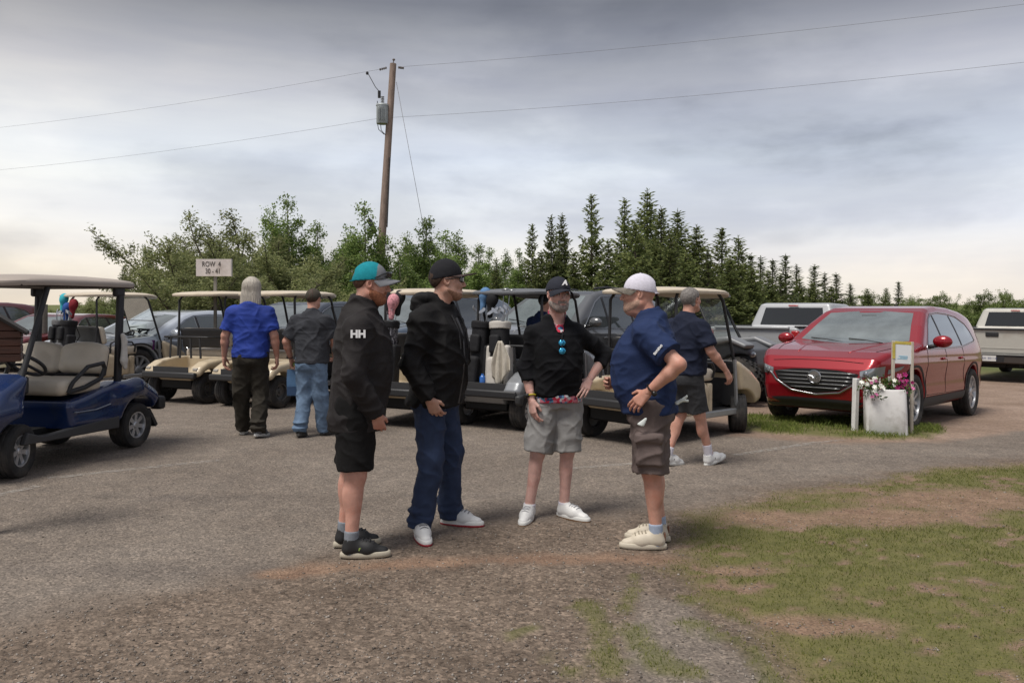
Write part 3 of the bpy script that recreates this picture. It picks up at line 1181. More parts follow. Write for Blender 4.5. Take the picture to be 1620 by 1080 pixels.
# ------------------------------------------------------------------ utility pole, wires, row sign
PY = 27.0
WOOD = M('weathered_pole_wood', (.27, .20, .165), .9, var=.35, vscale=6, stretch=(6, 6, .5), bump=.4, bscale=12)
pole = empty('utility_pole', 'tall leaning wooden utility pole carrying a grey transformer', 'pole', ((592 - 810) / FPX * PY, PY, float(gz(-4.5, PY))))
pb_x, pb_z = pole.location.x, pole.location.z
P3 = lambda px, py, Y=PY: Vector(((px - 810) / FPX * Y, Y, CAM_H + (HORIZON - py) * Y / FPX))
loc = lambda v: v - pole.location
top_ = loc(P3(622, 101))
MB().tube([(-.04, 0, -.4), tuple(top_ * .5), tuple(top_)], [.145, .125, .105], 14).build('shaft', WOOD, pole, 50)
MB().tube([tuple(loc(P3(608.5, 360)) + Vector((.10, -.14, 0))), tuple(loc(P3(612, 250)) + Vector((.12, -.12, 0)))], .022, 6).build('conduit', DARKMETAL, pole)
GREY = M('transformer_grey', (.36, .39, .40), .5, .2, var=.12, vscale=3)
tcx = loc(P3(605.5, 181))
tb = MB()
tb.lathe([(.02, .33), (.20, .31), (.215, .26), (.20, .25), (.20, -.30), (.19, -.33), (.02, -.33)], 20, 'z', tuple(tcx + Vector((0, -.06, 0))))
tcan = tb.build('transformer', GREY, pole, 40)
fb = MB()
for q in range(5):
    fb.box(tuple(tcx + Vector((-.12 + .06 * q, -.28, -.02))), (.012, .05, .46))
fb.build('cooling_fin', GREY, tcan)
ins = MB()
for zz in range(5):
    ins.lathe([(.02, -.02), (.06, -.01), (.06, .01), (.02, .02)], 10, 'z', tuple(tcx + Vector((0, -.05, .36 + .05 * zz))))
ins.build('bushing', M('porcelain', (.35, .36, .38), .3), tcan)
for q in ((612, 168), (611, 192)):
    MB().box(tuple(loc(P3(*q))), (.25, .05, .06)).build('bracket', DARKMETAL, pole)
ar = MB()
ar.tube([loc(P3(600, 144)), loc(P3(600, 155))], .05, 8)
ar.build('lightning_arrester', BLACK, pole)
IN = M('insulator', (.14, .12, .11), .35)
for px_ in ((600, 110.5, 612, 107.5), (630, 107, 639, 108)):
    b = MB()
    a0, a1 = loc(P3(px_[0], px_[1])), loc(P3(px_[2], px_[3]))
    for k in range(4):
        p = a0.lerp(a1, (k + .5) / 4)
        b.ball(tuple(p), (.03, .045, .045), 8, 5)
    b.tube([a0, a1], .012, 5)
    b.build('insulator', IN, pole)
b = MB()
b.tube([top_, top_ + Vector((.02, 0, .12))], .018, 6)
b.ball(tuple(top_ + Vector((.02, 0, .13))), (.05, .05, .04), 8, 5)
b.build('top_pin', IN, pole)
b = MB()
b.tube([loc(P3(580, 114)), loc(P3(583, 118)), loc(P3(594, 138)), loc(P3(600, 145))], .012, 5)
b.ball(tuple(loc(P3(581, 116))), (.05, .05, .06), 8, 5)
b.build('jumper_cable', DARKMETAL, pole)
b = MB()
b.tube([loc(P3(597, 160)), loc(P3(596, 190)), loc(P3(599, 205)), loc(P3(608, 213))], .012, 5)
b.tube([loc(P3(602, 195)), loc(P3(603, 206)), loc(P3(610, 214))], .012, 5)
b.build('drop_cable', DARKMETAL, pole)
b = MB()
b.box(tuple(loc(P3(589, 357)) + Vector((0, -.1, 0))), (.14, .30, .44), Matrix.Rotation(R(-28), 3, 'Y'))
b.tube([loc(P3(597, 375)), loc(P3(590, 362))], .03, 6)
b.tube([loc(P3(596.5, 392)), loc(P3(597, 372))], .03, 6)
b.build('flood_lamp', BLACK, pole, bevel=.02)


def wire(name, label, pts, r=.0042):
    b = MB()
    b.tube(pts, r, 5)
    o = b.build(name, M('wire', (.16, .16, .17), .6), None, 180)
    tag(o, label, 'wire', 'overhead wires')
    return o


def span(a, c, sag, n=14):
    return [a.lerp(c, s) - Vector((0, 0, sag * 4 * s * (1 - s))) for s in np.linspace(0, 1, n)]


A_ = P3(0, 190, 36)
T1 = P3(600, 110)
dirL = A_ - T1
wire('power_line', 'upper wire running from the pole top out of the picture at the left', span(T1, T1 + dirL * 1.6, .35))
T2 = P3(639, 105.5)
dirR = P3(1557, 1, 21) - T2
wire('power_line', 'upper wire running from the pole top towards the upper right corner', span(T2, T2 + dirR * 1.5, .25))
T3 = P3(596, 188)
wire('power_line', 'lower wire running from beside the transformer out at the left', span(T3, T3 + (P3(0, 257, 36) - T3) * 1.6, .35))
T4 = P3(620, 186)
wire('power_line', 'lower wire running from beside the transformer out at the right edge', span(T4, T4 + (P3(1620, 82, 20.5) - T4) * 1.5, .3))
G0, G1 = P3(627, 130), P3(666, 338)
gd = G1 - G0
kk = (G0.z - float(gz(-3, 27))) / -gd.z
wire('guy_wire', 'thin guy wire slanting down from the pole top to the ground', [G0, G0 + gd * kk], .008)

sg = empty('row_sign', 'white board sign on a post above the carts reading row 4', 'sign', ((338 - 810) / FPX * 14.2, 14.2, 0))
s3 = lambda px, py: P3(px, py, 14.2) - sg.location
SIGNM = M('sign_white', (.58, .53, .51), .75, var=.12, vscale=5, dirt=(.33, .28, .25), dscale=4)
p0, p1 = s3(310.5, 437), s3(366, 410)
bd = MB().box(((p0.x + p1.x) / 2, 0, (p0.z + p1.z) / 2), (p1.x - p0.x, .03, p1.z - p0.z)).build('board', SIGNM, sg, bevel=.004)
MB().box(((s3(339, 440).x), .05, s3(339, 430).z / 2 - .1), (.045, .045, s3(339, 430).z + .2)).build('post', M('grey_post', (.20, .19, .17), .9), sg)
MB().box((p1.x + .006, 0, (p0.z + p1.z) / 2), (.014, .04, p1.z - p0.z + .008)).build('edge_trim', M('grey_trim', (.34, .33, .32), .8), sg)
LET = M('letter_black', (.035, .03, .028), .8)
cx_ = (p0.x + p1.x) / 2
for txt, cx2, cz2, sz in (('ROW  4', cx_ - .035, p0.z + .205, .125), ('30 - 41', cx_ - .01, p0.z + .085, .125)):
    Mx = frame((cx_ + (cx2 - cx_), -.0185, cz2), (1, 0, 0), (0, 0, 1)) @ Matrix.Diagonal((.74, 1, 1, 1))
    text_mesh('lettering', txt, sz, LET, sg, Mx)

# ------------------------------------------------------------------ planter, post, notice frame
PLX, PLY = gp(1401, 692)
PLY += .26
PLX = (1401 - 810) / FPX * PLY
pl = empty('planter', 'white painted box planter with flaking paint in the grass strip', 'planter', (PLX, PLY, float(zfine(PLX, PLY)) - .01))
pl.rotation_euler = (R(-1.0), R(-1.5), R(-20))
WH = M('flaking_white', (.70, .69, .68), .75, var=.05, vscale=6, dirt=(.34, .32, .28), dscale=4.0, bump=.3, bscale=30)


def sq(a_, z_, n_=7.0):
    return [(a_ * math.copysign(abs(math.cos(q)) ** (2 / n_), math.cos(q)), a_ * math.copysign(abs(math.sin(q)) ** (2 / n_), math.sin(q)), z_) for q in np.linspace(0, 2 * math.pi, 48, endpoint=False)]


MB().loft([sq(.02, 0), sq(.236, 0), sq(.243, .01), sq(.240, .30), sq(.236, .535), sq(.230, .555), sq(.212, .560), sq(.208, .44), sq(.02, .44)]).build('box', WH, pl, 40)
MB().lathe([(.01, .455), (.12, .46), (.212, .45)], 20, 'z').build('soil', M('potting_soil', (.03, .022, .016), .95, bump=.8, bscale=40, bdist=.02), pl, 60)
PETW = leafmat('white_petals', (.62, .62, .56), (.80, .80, .74), .6, .2)
PETM = leafmat('magenta_petals', (.16, .008, .05), (.36, .02, .16), .6, .2)
PETP = leafmat('pink_petals', (.45, .10, .26), (.58, .2, .36), .6, .2)
FLEAF = leafmat('flower_leaves', (.04, .075, .02), (.13, .19, .05), .5, .2)
bl = MB()
for q in range(5):
    a = 2 * math.pi * q / 5
    c, s = math.cos(a), math.sin(a)
    u, v = (-s, c)
    pts = [(0, 0, 0), (c * .014 + u * .012, s * .014 + v * .012, .008), (c * .030 + u * .009, s * .030 + v * .009, .005), (c * .033, s * .033, .002),
           (c * .030 - u * .009, s * .030 - v * .009, .005), (c * .014 - u * .012, s * .014 - v * .012, .008)]
    bl.add(pts, [(0, 1, 2, 3), (0, 3, 4, 5)])
_b = bl.build('blossom', PETW, None, None)
BLOS = {}
for nm, mm in (('w', PETW), ('m', PETM), ('p', PETP)):
    me = _b.data.copy()
    me.materials.clear()
    me.materials.append(mm)
    BLOS[nm] = me
bpy.data.objects.remove(_b)


def flower(name, label, cx, cy, cz, rx, rz, kinds, n, seed):
    r = random.Random(seed)
    e = empty(name, label, 'flower', (PLX, PLY, pl.location.z), 0, 'flowers in the white planter')
    rg = np.random.default_rng(seed)
    m = 260
    P = np.stack([cx + rg.normal(0, rx * .55, m), cy + rg.normal(0, .07, m), cz + rg.normal(0, rz * .5, m) - .03], 1)
    P[:, 2] = np.maximum(P[:, 2], .47)
    V, F = leaf_cards(P, rg.normal(0, 1, (m, 3)) + np.array([0, -.2, .4]), rg.uniform(.03, .065, m), rg.uniform(.008, .016, m), rg)
    mk('foliage', V, F, FLEAF, e)
    st = MB()
    for k in range(n):
        x, y, z = cx + r.gauss(0, rx * .52), cy - .03 + r.gauss(0, .07), cz + r.gauss(0, rz * .5)
        z = max(z, .50 - abs(x) * .2)
        o = wrap('blossom', BLOS[r.choice(kinds)], e)
        o.location = (x, y, z)
        o.rotation_euler = (R(r.uniform(30, 100)), R(r.uniform(-40, 40)), R(r.uniform(-40, 40)))
        s = r.uniform(.7, 1.1)
        o.scale = (s, s, s)
        st.tube([(cx * .6 + x * .4, cy, .45), ((cx + x) / 2, (cy + y) / 2, z - .08), (x, y + .01, z - .005)], .003, 4)
    st.build('stems', FLEAF, e)


flower('white_flower', 'white flowering plant at the left rim of the box planter', -.20, -.09, .60, .13, .10, 'wwwwwp', 40, 1)
flower('white_flower', 'few pale blossoms in the middle of the box planter', .06, .02, .645, .05, .06, 'wwp', 7, 2)
flower('magenta_flower', 'deep magenta flowering plant at the right rim of the planter', .15, -.09, .60, .09, .085, 'mmmmp', 46, 3)

PX_, PY_ = gp(1352, 684)
o = MB().box((0, 0, .29), (.062, .062, .74)).build('marker_post', WH, None, bevel=.006)
o.location = (PX_, PY_, float(zfine(PX_, PY_)))
o.rotation_euler = (R(1), R(1.2), R(25))
tag(o, 'short white marker post left of the planter', 'post')
FX_, FY_ = (1427 - 810) / FPX * 10.15, 10.15
ns = empty('notice_frame', 'slim wooden frame with a white notice behind the planter', 'sign', (FX_, FY_, float(zfine(FX_, FY_))))
ns.rotation_euler = (R(-5), R(3.5), R(6))
FW = M('pale_frame_wood', (.45, .40, .33), .8, var=.2, vscale=8, stretch=(6, 6, 1))
FYW = M('yellow_frame', (.50, .40, .08), .7, var=.2, vscale=10)
for s in (-1, 1):
    MB().box((s * .125, 0, .56), (.034, .03, 1.16)).build('leg', FW, ns, bevel=.004)
MB().box((0, 0, 1.118), (.22, .026, .036)).build('top_rail', FYW, ns, bevel=.004)
MB().box((-.125, -.0175, 1.02), (.036, .004, .20)).build('yellow_strip', FYW, ns)
pn = MB().box((0, -.006, .98), (.214, .01, .236)).build('notice', M('paper_white', (.70, .71, .72), .6), ns)
PRB = M('print_blue', (.28, .52, .66), .7)
b = MB()
for q, (x, wd) in enumerate([(0, .12), (.01, .10), (-.01, .13)]):
    b.box((x, -.0125, .955 - .016 * q), (wd, .002, .009))
b.build('printed_lines', PRB, pn)

# ------------------------------------------------------------------ wheels
_WC = {}


def wheel_meshes(r, w, rim, style, n=34):
    key = (r, w, rim, style)
    if key in _WC:
        return _WC[key]
    h = w / 2
    b = MB()
    prof = [(rim, -h * .80), (rim + .25 * (r - rim), -h * .98), (rim + .65 * (r - rim), -h * 1.0), (r * .965, -h * .90), (r * .992, -h * .72)]
    if style == 'knob':
        prof += [(r * .95, -h * .6), (r * .95, h * .6)]
    else:
        for k in range(4):
            y = -h * .60 + h * .4 * k
            prof += [(r, y - h * .12), (r, y + h * .10), (r * .978, y + h * .13), (r * .978, y + h * .25)]
    prof += [(r * .992, h * .72), (r * .965, h * .90), (rim + .65 * (r - rim), h * 1.0), (rim + .25 * (r - rim), h * .98), (rim, h * .80)]
    b.lathe(prof, n, 'y')
    if style == 'knob':
        for k in range(22):
            a = 2 * math.pi * k / 22
            for yy in ((-.62, .0), (.0, .5), (.62, .0)):
                aa = a + yy[1] * 2 * math.pi / 22
                rot = Matrix.Rotation(-aa, 3, 'Y')
                p = rot @ Vector((r * .97, yy[0] * h, 0))
                b.box(tuple(p), (r * .11, h * .50, r * .15), rot)
    t_o = b.build('wheel', RUBBER, None, 40)
    c = MB()
    c.lathe([(rim * 1.02, -h * .78), (rim * .98, -h * .4), (rim * .55, -h * .2), (.01, -h * .2)], n, 'y')
    c.lathe([(rim * 1.03, h * .82), (rim * .93, h * .80), (rim * .90, h * .55), (rim * .88, h * .30)], n, 'y')
    if style in ('steel', 'knob'):
        c.lathe([(rim * .90, h * .30), (rim * .62, h * .18), (rim * .45, h * .42), (rim * .22, h * .45), (rim * .2, h * .62), (.004, h * .64)], n, 'y')
    elif style == 'disc':
        c.lathe([(rim * .90, h * .55), (rim * .7, h * .75), (rim * .3, h * .88), (.004, h * .9)], n, 'y')
    else:
        ns = {'spoke': 10, 'cap': 7, 'truck': 6}[style]
        for k in range(ns):
            a = 2 * math.pi * k / ns
            rot = Matrix.Rotation(-a, 3, 'Y')
            wd = rim * (.17 if style == 'spoke' else (.34 if style == 'cap' else .3))
            pts = [(rim * .12, h * .62, wd * .42), (rim * .92, h * .66, wd * .5), (rim * .92, h * .66, -wd * .5), (rim * .12, h * .62, -wd * .42),
                   (rim * .12, h * .40, wd * .42), (rim * .92, h * .36, wd * .5), (rim * .92, h * .36, -wd * .5), (rim * .12, h * .40, -wd * .42)]
            c.add([rot @ Vector(p) for p in pts], [(0, 1, 2, 3), (7, 6, 5, 4), (0, 4, 5, 1), (1, 5, 6, 2), (2, 6, 7, 3), (3, 7, 4, 0)])
        c.lathe([(rim * .26, h * .4), (rim * .26, h * .68), (rim * .2, h * .74), (.004, h * .75)], 18, 'y')
    r_o = c.build('rim', ALLOY, None, 30)
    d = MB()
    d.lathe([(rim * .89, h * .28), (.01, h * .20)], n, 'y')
    d_o = d.build('spoke_shade_disc', M('wheel_shadow', (.03, .03, .032), .6, .4), None, 30)  # dark disc standing in for the shade behind the spokes
    _WC[key] = (t_o.data, r_o.data, d_o.data)
    for o in (t_o, r_o, d_o):
        bpy.data.objects.remove(o)
    return _WC[key]


def wheel(parent, x, y, r, w, rim, style, steer=0.0, rim_mat=None, roll=0.0):
    a, b, d = wheel_meshes(r, w, rim, style)
    if rim_mat is not None:
        k = ('m', r, style, rim_mat.name)
        if k not in _WC:
            me = b.copy()
            me.materials.clear()
            me.materials.append(rim_mat)
            _WC[k] = me
        b = _WC[k]
    o = wrap('wheel', a, parent)
    o.location = (x, y, r)
    o.rotation_euler = Euler((0, roll, (math.pi if y < 0 else 0) + steer), 'XYZ')
    wrap('rim', b, o)
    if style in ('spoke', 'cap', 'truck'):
        wrap('spoke_shade_disc', d, o)
    return o


def sit(root, x, y, head, wb, tr):
    """stand a vehicle on the terrain, heading in degrees from +X"""
    f = np.array([math.cos(R(head)), math.sin(R(head))])
    l = np.array([-f[1], f[0]])
    zf = float(gz(*(np.array([x, y]) + f * wb / 2)))
    zb = float(gz(*(np.array([x, y]) - f * wb / 2)))
    zl = float(gz(*(np.array([x, y]) + l * tr / 2)))
    zr = float(gz(*(np.array([x, y]) - l * tr / 2)))
    X = Vector((f[0], f[1], (zf - zb) / wb)).normalized()
    Y = Vector((l[0], l[1], (zl - zr) / tr))
    Z_ = X.cross(Y).normalized()
    Y = Z_.cross(X)
    m = Matrix((X, Y, Z_)).transposed().to_4x4()
    m.translation = Vector((x, y, (zf + zb) / 2 + .004))
    root.matrix_world = m
    return root


# ------------------------------------------------------------------ car bodies: a side outline and a half-width, meshed, with parts draped on the skin
GLASS = M('car_glass', (.10, .115, .12), .05, .4, spec=.9, coat=.6)
WSHIELD = M('windscreen_glass', (.22, .25, .25), .06, .5, spec=.9, coat=.6, var=.30, vscale=2.2)
TINT = M('tinted_glass', (.018, .02, .021), .05, .1, spec=.7, coat=.4)
SEAM = M('panel_gap', (.008, .008, .008), .9)
CLAD = M('grey_cladding', (.045, .045, .047), .7)
LAMP = M('headlamp', (.28, .30, .32), .06, .45, spec=.8, coat=.8)
TAILR = M('tail_lamp_red', (.38, .012, .015), .15, 0, coat=.8)
PLATE = M('plate_white', (.62, .62, .60), .5)


class Veh:
    def __init__(s, name, label, cat, side, width, h, paint, wheels, arch, flare=.0, group=None):
        s.root = empty(name, label, cat, group=group)
        P = np.array(side)
        lo = (P[:, 0].min() - .06, -width(0, .8)[()] - .12 if False else -1.12, P[:, 1].min() - .06)
        hi = (P[:, 0].max() + .06, 1.12, P[:, 1].max() + .06)
        s.f = SDF(lo, hi, h)
        x, y, z = s.f.ax[0], s.f.ax[1], s.f.ax[2]
        XX, ZZ = np.meshgrid(x, z, indexing='ij')
        d2 = poly_sd(XX, ZZ, side)
        Wd = width(XX, ZZ)
        s.f.d[:] = smax(d2[:, None, :], np.abs(y)[None, :, None] - Wd[:, None, :], .07)
        for (wx, wr) in wheels:
            for sg in (-1, 1):
                a, b = sorted((sg * .55, sg * 1.3))
                s.f.cyl((wx, wr), arch, a, b, .015, 's')
        s.paint = paint
        s.h = h

    def body(s, name='body'):
        return s.f.build(name, s.paint, s.root)

    def hit(s, axis, u, v, sg):
        """skin coordinate along an axis for the two other coordinates"""
        ai = 'xyz'.index(axis)
        o = [i for i in range(3) if i != ai]
        q = [(np.clip((c - s.f.lo[i]) / s.h, 0, s.f.n[i] - 1.001)) for c, i in zip((u, v), o)]
        i0, j0 = int(q[0]), int(q[1])
        fu, fv = q[0] - i0, q[1] - j0

        def colm(a, b):
            ix = [0, 0, 0]
            ix[o[0]], ix[o[1]] = a, b
            ix[ai] = slice(None)
            return s.f.d[tuple(ix)].astype(float)
        c = colm(i0, j0) * (1 - fu) * (1 - fv) + colm(i0 + 1, j0) * fu * (1 - fv) + colm(i0, j0 + 1) * (1 - fu) * fv + colm(i0 + 1, j0 + 1) * fu * fv
        ins = np.nonzero(c < 0)[0]
        if len(ins) == 0:
            k = int(np.argmin(c))
            return s.f.ax[ai][k]
        if sg > 0:
            k = ins[-1]
            k2 = min(k + 1, len(c) - 1)
        else:
            k = ins[0]
            k2 = max(k - 1, 0)
        tt = c[k] / (c[k] - c[k2]) if c[k] != c[k2] else 0
        return s.f.ax[ai][k] + (s.f.ax[ai][k2] - s.f.ax[ai][k]) * tt

    def pt(s, axis, u, v, sg, off):
        w_ = s.hit(axis, u, v, sg) + sg * off
        return {'x': (w_, u, v), 'y': (u, w_, v), 'z': (u, v, w_)}[axis]

    def patch(s, name, lower, upper, axis, sg, m, n=14, k=7, off=.004, parent=None, smooth=180):
        def rs(pl, n):
            pl = np.array(pl, float)
            d = np.r_[0, np.cumsum(np.hypot(*np.diff(pl, axis=0).T))]
            q = np.linspace(0, d[-1], n + 1)
            return np.stack([np.interp(q, d, pl[:, 0]), np.interp(q, d, pl[:, 1])], 1)
        a, b = rs(lower, n), rs(upper, n)
        P = []
        for i in range(k + 1):
            row = a + (b - a) * i / k
            P.append([s.pt(axis, u, v, sg, off) for u, v in row])
        return MB().grid(P).build(name, m, parent or s.root, smooth)

    def ring(s, name, cx, cz, r0, r1, a0, a1, sg, m, off=.008, n=22, parent=None):
        P = []
        for i in range(n + 1):
            a = R(a0 + (a1 - a0) * i / n)
            P.append([s.pt('y', cx + q * math.cos(a), cz + q * math.sin(a), sg, off) for q in (r0, (r0 + r1) / 2, r1)])
        return MB().grid(P).build(name, m, parent or s.root, 180)

    def seam(s, name, pts, axis, sg, r=.004, m=None, parent=None, sub=5, off=0.0):
        Q = []
        for (a, b) in zip(pts[:-1], pts[1:]):
            for i in range(sub):
                Q.append((a[0] + (b[0] - a[0]) * i / sub, a[1] + (b[1] - a[1]) * i / sub))
        Q.append(pts[-1])
        return MB().tube([s.pt(axis, u, v, sg, off) for u, v in Q], r, 5).build(name, m or SEAM, parent or s.root, 180)


def car_width(fw, rw, xf, xr, mx, roof, zb=.98, zt=1.70, roc=.05, zlow=.3):
    def f(x, z):
        x, z = np.asarray(x, float), np.asarray(z, float)
        u = np.clip((x - (xf - 1.25)) / 1.25, 0, 1)
        v = np.clip(((xr + 1.3) - x) / 1.3, 0, 1)
        pl = mx - (mx - fw) * u ** 2.6 - (mx - rw) * v ** 2.6
        tb = np.clip((z - zb) / (zt - zb), 0, 1)
        k = pl * (1 - (1 - roof) * tb ** 1.25)
        lowr = np.clip((zlow + .30 - z) / .30, 0, 1)
        k = k - roc * lowr ** 2
        k = k + .014 * np.exp(-((z - .86) / .07) ** 2) - .016 * np.exp(-((z - .62) / .10) ** 2)
        return k
    return f


def suv(name, label, paint, x, y, head, h=.022, wheel_style='spoke', detail=1, scale=1.0, glass=None, group='vehicles parked behind the carts', cat='car', tall=1.0):
    T = lambda pts: [(a, b * tall) for a, b in pts]
    side = T([(2.22, .24), (2.38, .34), (2.43, .55), (2.42, .78), (2.33, .935), (2.10, 1.015), (1.70, 1.075), (1.22, 1.125), (1.10, 1.145), (.70, 1.39), (.30, 1.595), (.10, 1.65), (-.4, 1.695),
              (-1.1, 1.69), (-1.7, 1.645), (-2.12, 1.575), (-2.28, 1.50), (-2.50, 1.16), (-2.60, 1.02), (-2.63, .70), (-2.60, .42), (-2.45, .28)])
    v = Veh(name, label, cat, side, car_width(.70, .80, 2.43, -2.63, .965, .70, .98 * tall, 1.70 * tall), h, paint, [(1.465, .37), (-1.465, .37)], .425, group=group)
    r = v.root
    v.body()
    g = glass or GLASS
    for sg in (1, -1):
        win = v.patch('window', T([(.86, 1.075), (.10, 1.085)]), T([(.60, 1.285), (.30, 1.475), (.14, 1.535), (.10, 1.545)]), 'y', sg, g, 16, 8)
        v.patch('window', T([(.02, 1.085), (-.84, 1.105)]), T([(.02, 1.552), (-.30, 1.572), (-.78, 1.562)]), 'y', sg, g, 14, 8)
        v.patch('window', T([(-.92, 1.108), (-1.72, 1.19)]), T([(-.86, 1.558), (-1.2, 1.53), (-1.55, 1.43), (-1.74, 1.25)]), 'y', sg, g, 14, 8)
        v.seam('window_trim', T([(.93, 1.062), (.1, 1.068), (-.88, 1.088), (-1.76, 1.18), (-1.70, 1.33), (-1.55, 1.455), (-1.2, 1.555), (-.8, 1.585), (-.3, 1.595), (.10, 1.568), (.35, 1.47), (.93, 1.062)]), 'y', sg, .008, CHROME, sub=6, off=.004)
        v.patch('door_pillar', T([(.09, 1.09), (.03, 1.09)]), T([(.09, 1.55), (.03, 1.555)]), 'y', sg, BLACK, 2, 6, .007)
        v.patch('door_pillar', T([(-.85, 1.11), (-.91, 1.11)]), T([(-.79, 1.56), (-.85, 1.56)]), 'y', sg, BLACK, 2, 6, .007)
        v.patch('rocker_cladding', T([(1.02, .262), (-1.02, .262)]), T([(1.03, .40), (-1.03, .42)]), 'y', sg, CLAD, 16, 4, .010)
        v.ring('arch_cladding', 1.465, .37, .42, .485, -18, 198, sg, CLAD, .008)
        v.ring('arch_cladding', -1.465, .37, .42, .485, -18, 198, sg, CLAD, .008)
        if detail:
            for dx in ([(1.00, .44), (.99, .80), (.93, 1.06)], [(.06, .44), (.05, .8), (.06, 1.07)], [(-.98, .50), (-.88, .75), (-.88, 1.09)], [(1.00, .43), (-.95, .43)]):
                v.seam('door_gap', T(dx), 'y', sg, .0045)
            for hx in (.22, -.72):
                p = v.pt('y', hx, .925 * tall, sg, .018)
                MB().ball(p, (.10, .020, .020), 10, 6).build('door_handle', paint, r, 180)
            # wing mirror
            my = v.pt('y', .80, 1.10 * tall, sg, .0)
            f = SDF((my[0] - .2, min(my[1], my[1] + sg * .34) - .05, my[2] - .15), (my[0] + .2, max(my[1], my[1] + sg * .34) + .05, my[2] + .25), .012)
            f.ell((my[0] + .02, my[1] + sg * .18, my[2] + .07), (.075, .125, .085), .02)
            f.half((my[0] - .045, 0, 0), (-1, 0, 0), .02)
            mo = f.build('wing_mirror', paint, r)
            MB().tube([(my[0] + .02, my[1] - sg * .03, my[2] - .02), (my[0] + .02, my[1] + sg * .13, my[2] + .02)], .028, 8).build('mirror_arm', BLACK, mo, 180)
        for wx in (1.465, -1.465):
            wheel(r, wx, sg * .845, .37, .245, .255, wheel_style, roll=.3 * wx)
    v.patch('windscreen', T([(-.76, 1.165), (-.4, 1.13), (0, 1.115), (.4, 1.13), (.76, 1.165)]), T([(-.60, 1.57), (0, 1.61), (.60, 1.57)]), 'x', 1, WSHIELD, 20, 12, .004)
    wz = v.pt('x', .0, 1.50 * tall, 1, -.06)
    MB().box(wz, (.03, .22, .07)).build('rear_view_mirror', BLACK, r, bevel=.01) if detail else None
    for wy in (-.10, .45):
        MB().tube([v.pt('x', wy, 1.13 * tall, 1, .012), v.pt('x', wy - .28, 1.165 * tall, 1, .014), v.pt('x', wy - .52, 1.185 * tall, 1, .012)], .008, 5).build('wiper', BLACK, r, 60)
    v.patch('rear_window', T([(-.66, 1.20), (.66, 1.20)]), T([(-.55, 1.48), (.55, 1.48)]), 'x', -1, TINT, 14, 6, .004)
    for sg in (1, -1):
        v.patch('tail_lamp', T([(sg * .45, .95), (sg * .82, .97)]), T([(sg * .45, 1.06), (sg * .80, 1.10)]), 'x', -1, TAILR, 8, 4, .006)
    # nose
    gr = v.patch('grille', T([(-.50, .62), (-.30, .505), (0, .465), (.30, .505), (.50, .62)]), T([(-.56, .735), (-.3, .775), (0, .785), (.3, .775), (.56, .735)]), 'x', 1, M('grille_black', (.012, .012, .013), .4), 20, 6, .006)
    for k in range(5):
        zz = .535 + .050 * k
        hw = np.interp(zz, [.48, .60, .76], [.20, .475, .53])
        v.seam('grille_bar', T([(-hw, zz), (hw, zz)]), 'x', 1, .0080, M('dark_chrome', (.27, .275, .28), .3, .9), gr, 10, .010)
    v.seam('grille_surround', T([(-.64, .735), (-.585, .69), (-.535, .62), (-.32, .485), (0, .445), (.32, .485), (.535, .62), (.585, .69), (.64, .735)]), 'x', 1, .016, CHROME, gr, 6, .002)
    em = v.pt('x', 0, .675 * tall, 1, .02)
    eo = MB().lathe([(.088, .0), (.092, .012), (.078, .014), (.074, .004), (.004, .004)], 28, 'x', em).build('badge', CHROME, gr, 40)
    b = MB()
    wing = [(-.066, .020), (-.030, .012), (0, -.018), (.030, .012), (.066, .020)]
    b.tube([(em[0] + .018, a, em[2] + c) for a, c in wing], .008, 6)
    b.build('badge_wings', CHROME, gr, 60)
    v.patch('lower_intake', T([(-.50, .300), (.50, .300)]), T([(-.62, .375), (-.4, .395), (.4, .395), (.62, .375)]), 'x', 1, BLACK, 18, 4, .006)
    v.patch('bumper_cladding', T([(-.74, .250), (.74, .250)]), T([(-.76, .300), (.76, .300)]), 'x', 1, CLAD, 22, 3, .010)
    for sg in (1, -1):
        v.patch('headlight', T([(sg * .575, .715), (sg * .66, .695), (sg * .80, .715)]), T([(sg * .575, .775), (sg * .70, .815), (sg * .82, .845)]), 'x', 1, LAMP, 10, 5, .006)
        lp = v.pt('x', sg * .65, .735 * tall, 1, .012)
        MB().lathe([(.036, 0), (.034, .010), (.02, .014), (.003, .015)], 16, 'x', lp).build('lamp_lens', CHROME, r, 60)
        v.patch('headlight', T([(2.16, .74), (1.90, .80)]), T([(2.16, .80), (1.84, .85)]), 'y', sg, LAMP, 6, 4, .006)
        v.patch('fog_recess', T([(sg * .68, .36), (sg * .79, .38)]), T([(sg * .70, .52), (sg * .80, .54)]), 'x', 1, BLACK, 6, 5, .006)
    v.seam('hood_gap', T([(-.60, .875), (-.3, .895), (0, .90), (.3, .895), (.60, .875)]), 'x', 1, .005)
    for sg in (1, -1):
        v.seam('hood_gap', [(2.08, sg * .66), (1.7, sg * .76), (1.2, sg * .80)], 'z', 1, .005)
        v.seam('hood_crease', [(2.15, sg * .34), (1.7, sg * .44), (1.2, sg * .50)], 'z', 1, .016, paint, off=-.006)
    fl = MB()
    fl.box((0, 0, .27), (4.2, 1.5, .10))
    fl.build('underbody', UNDER, r)
    sit(r, x, y, head, 2.93, 1.66)
    r.scale = (scale,) * 3
    return v


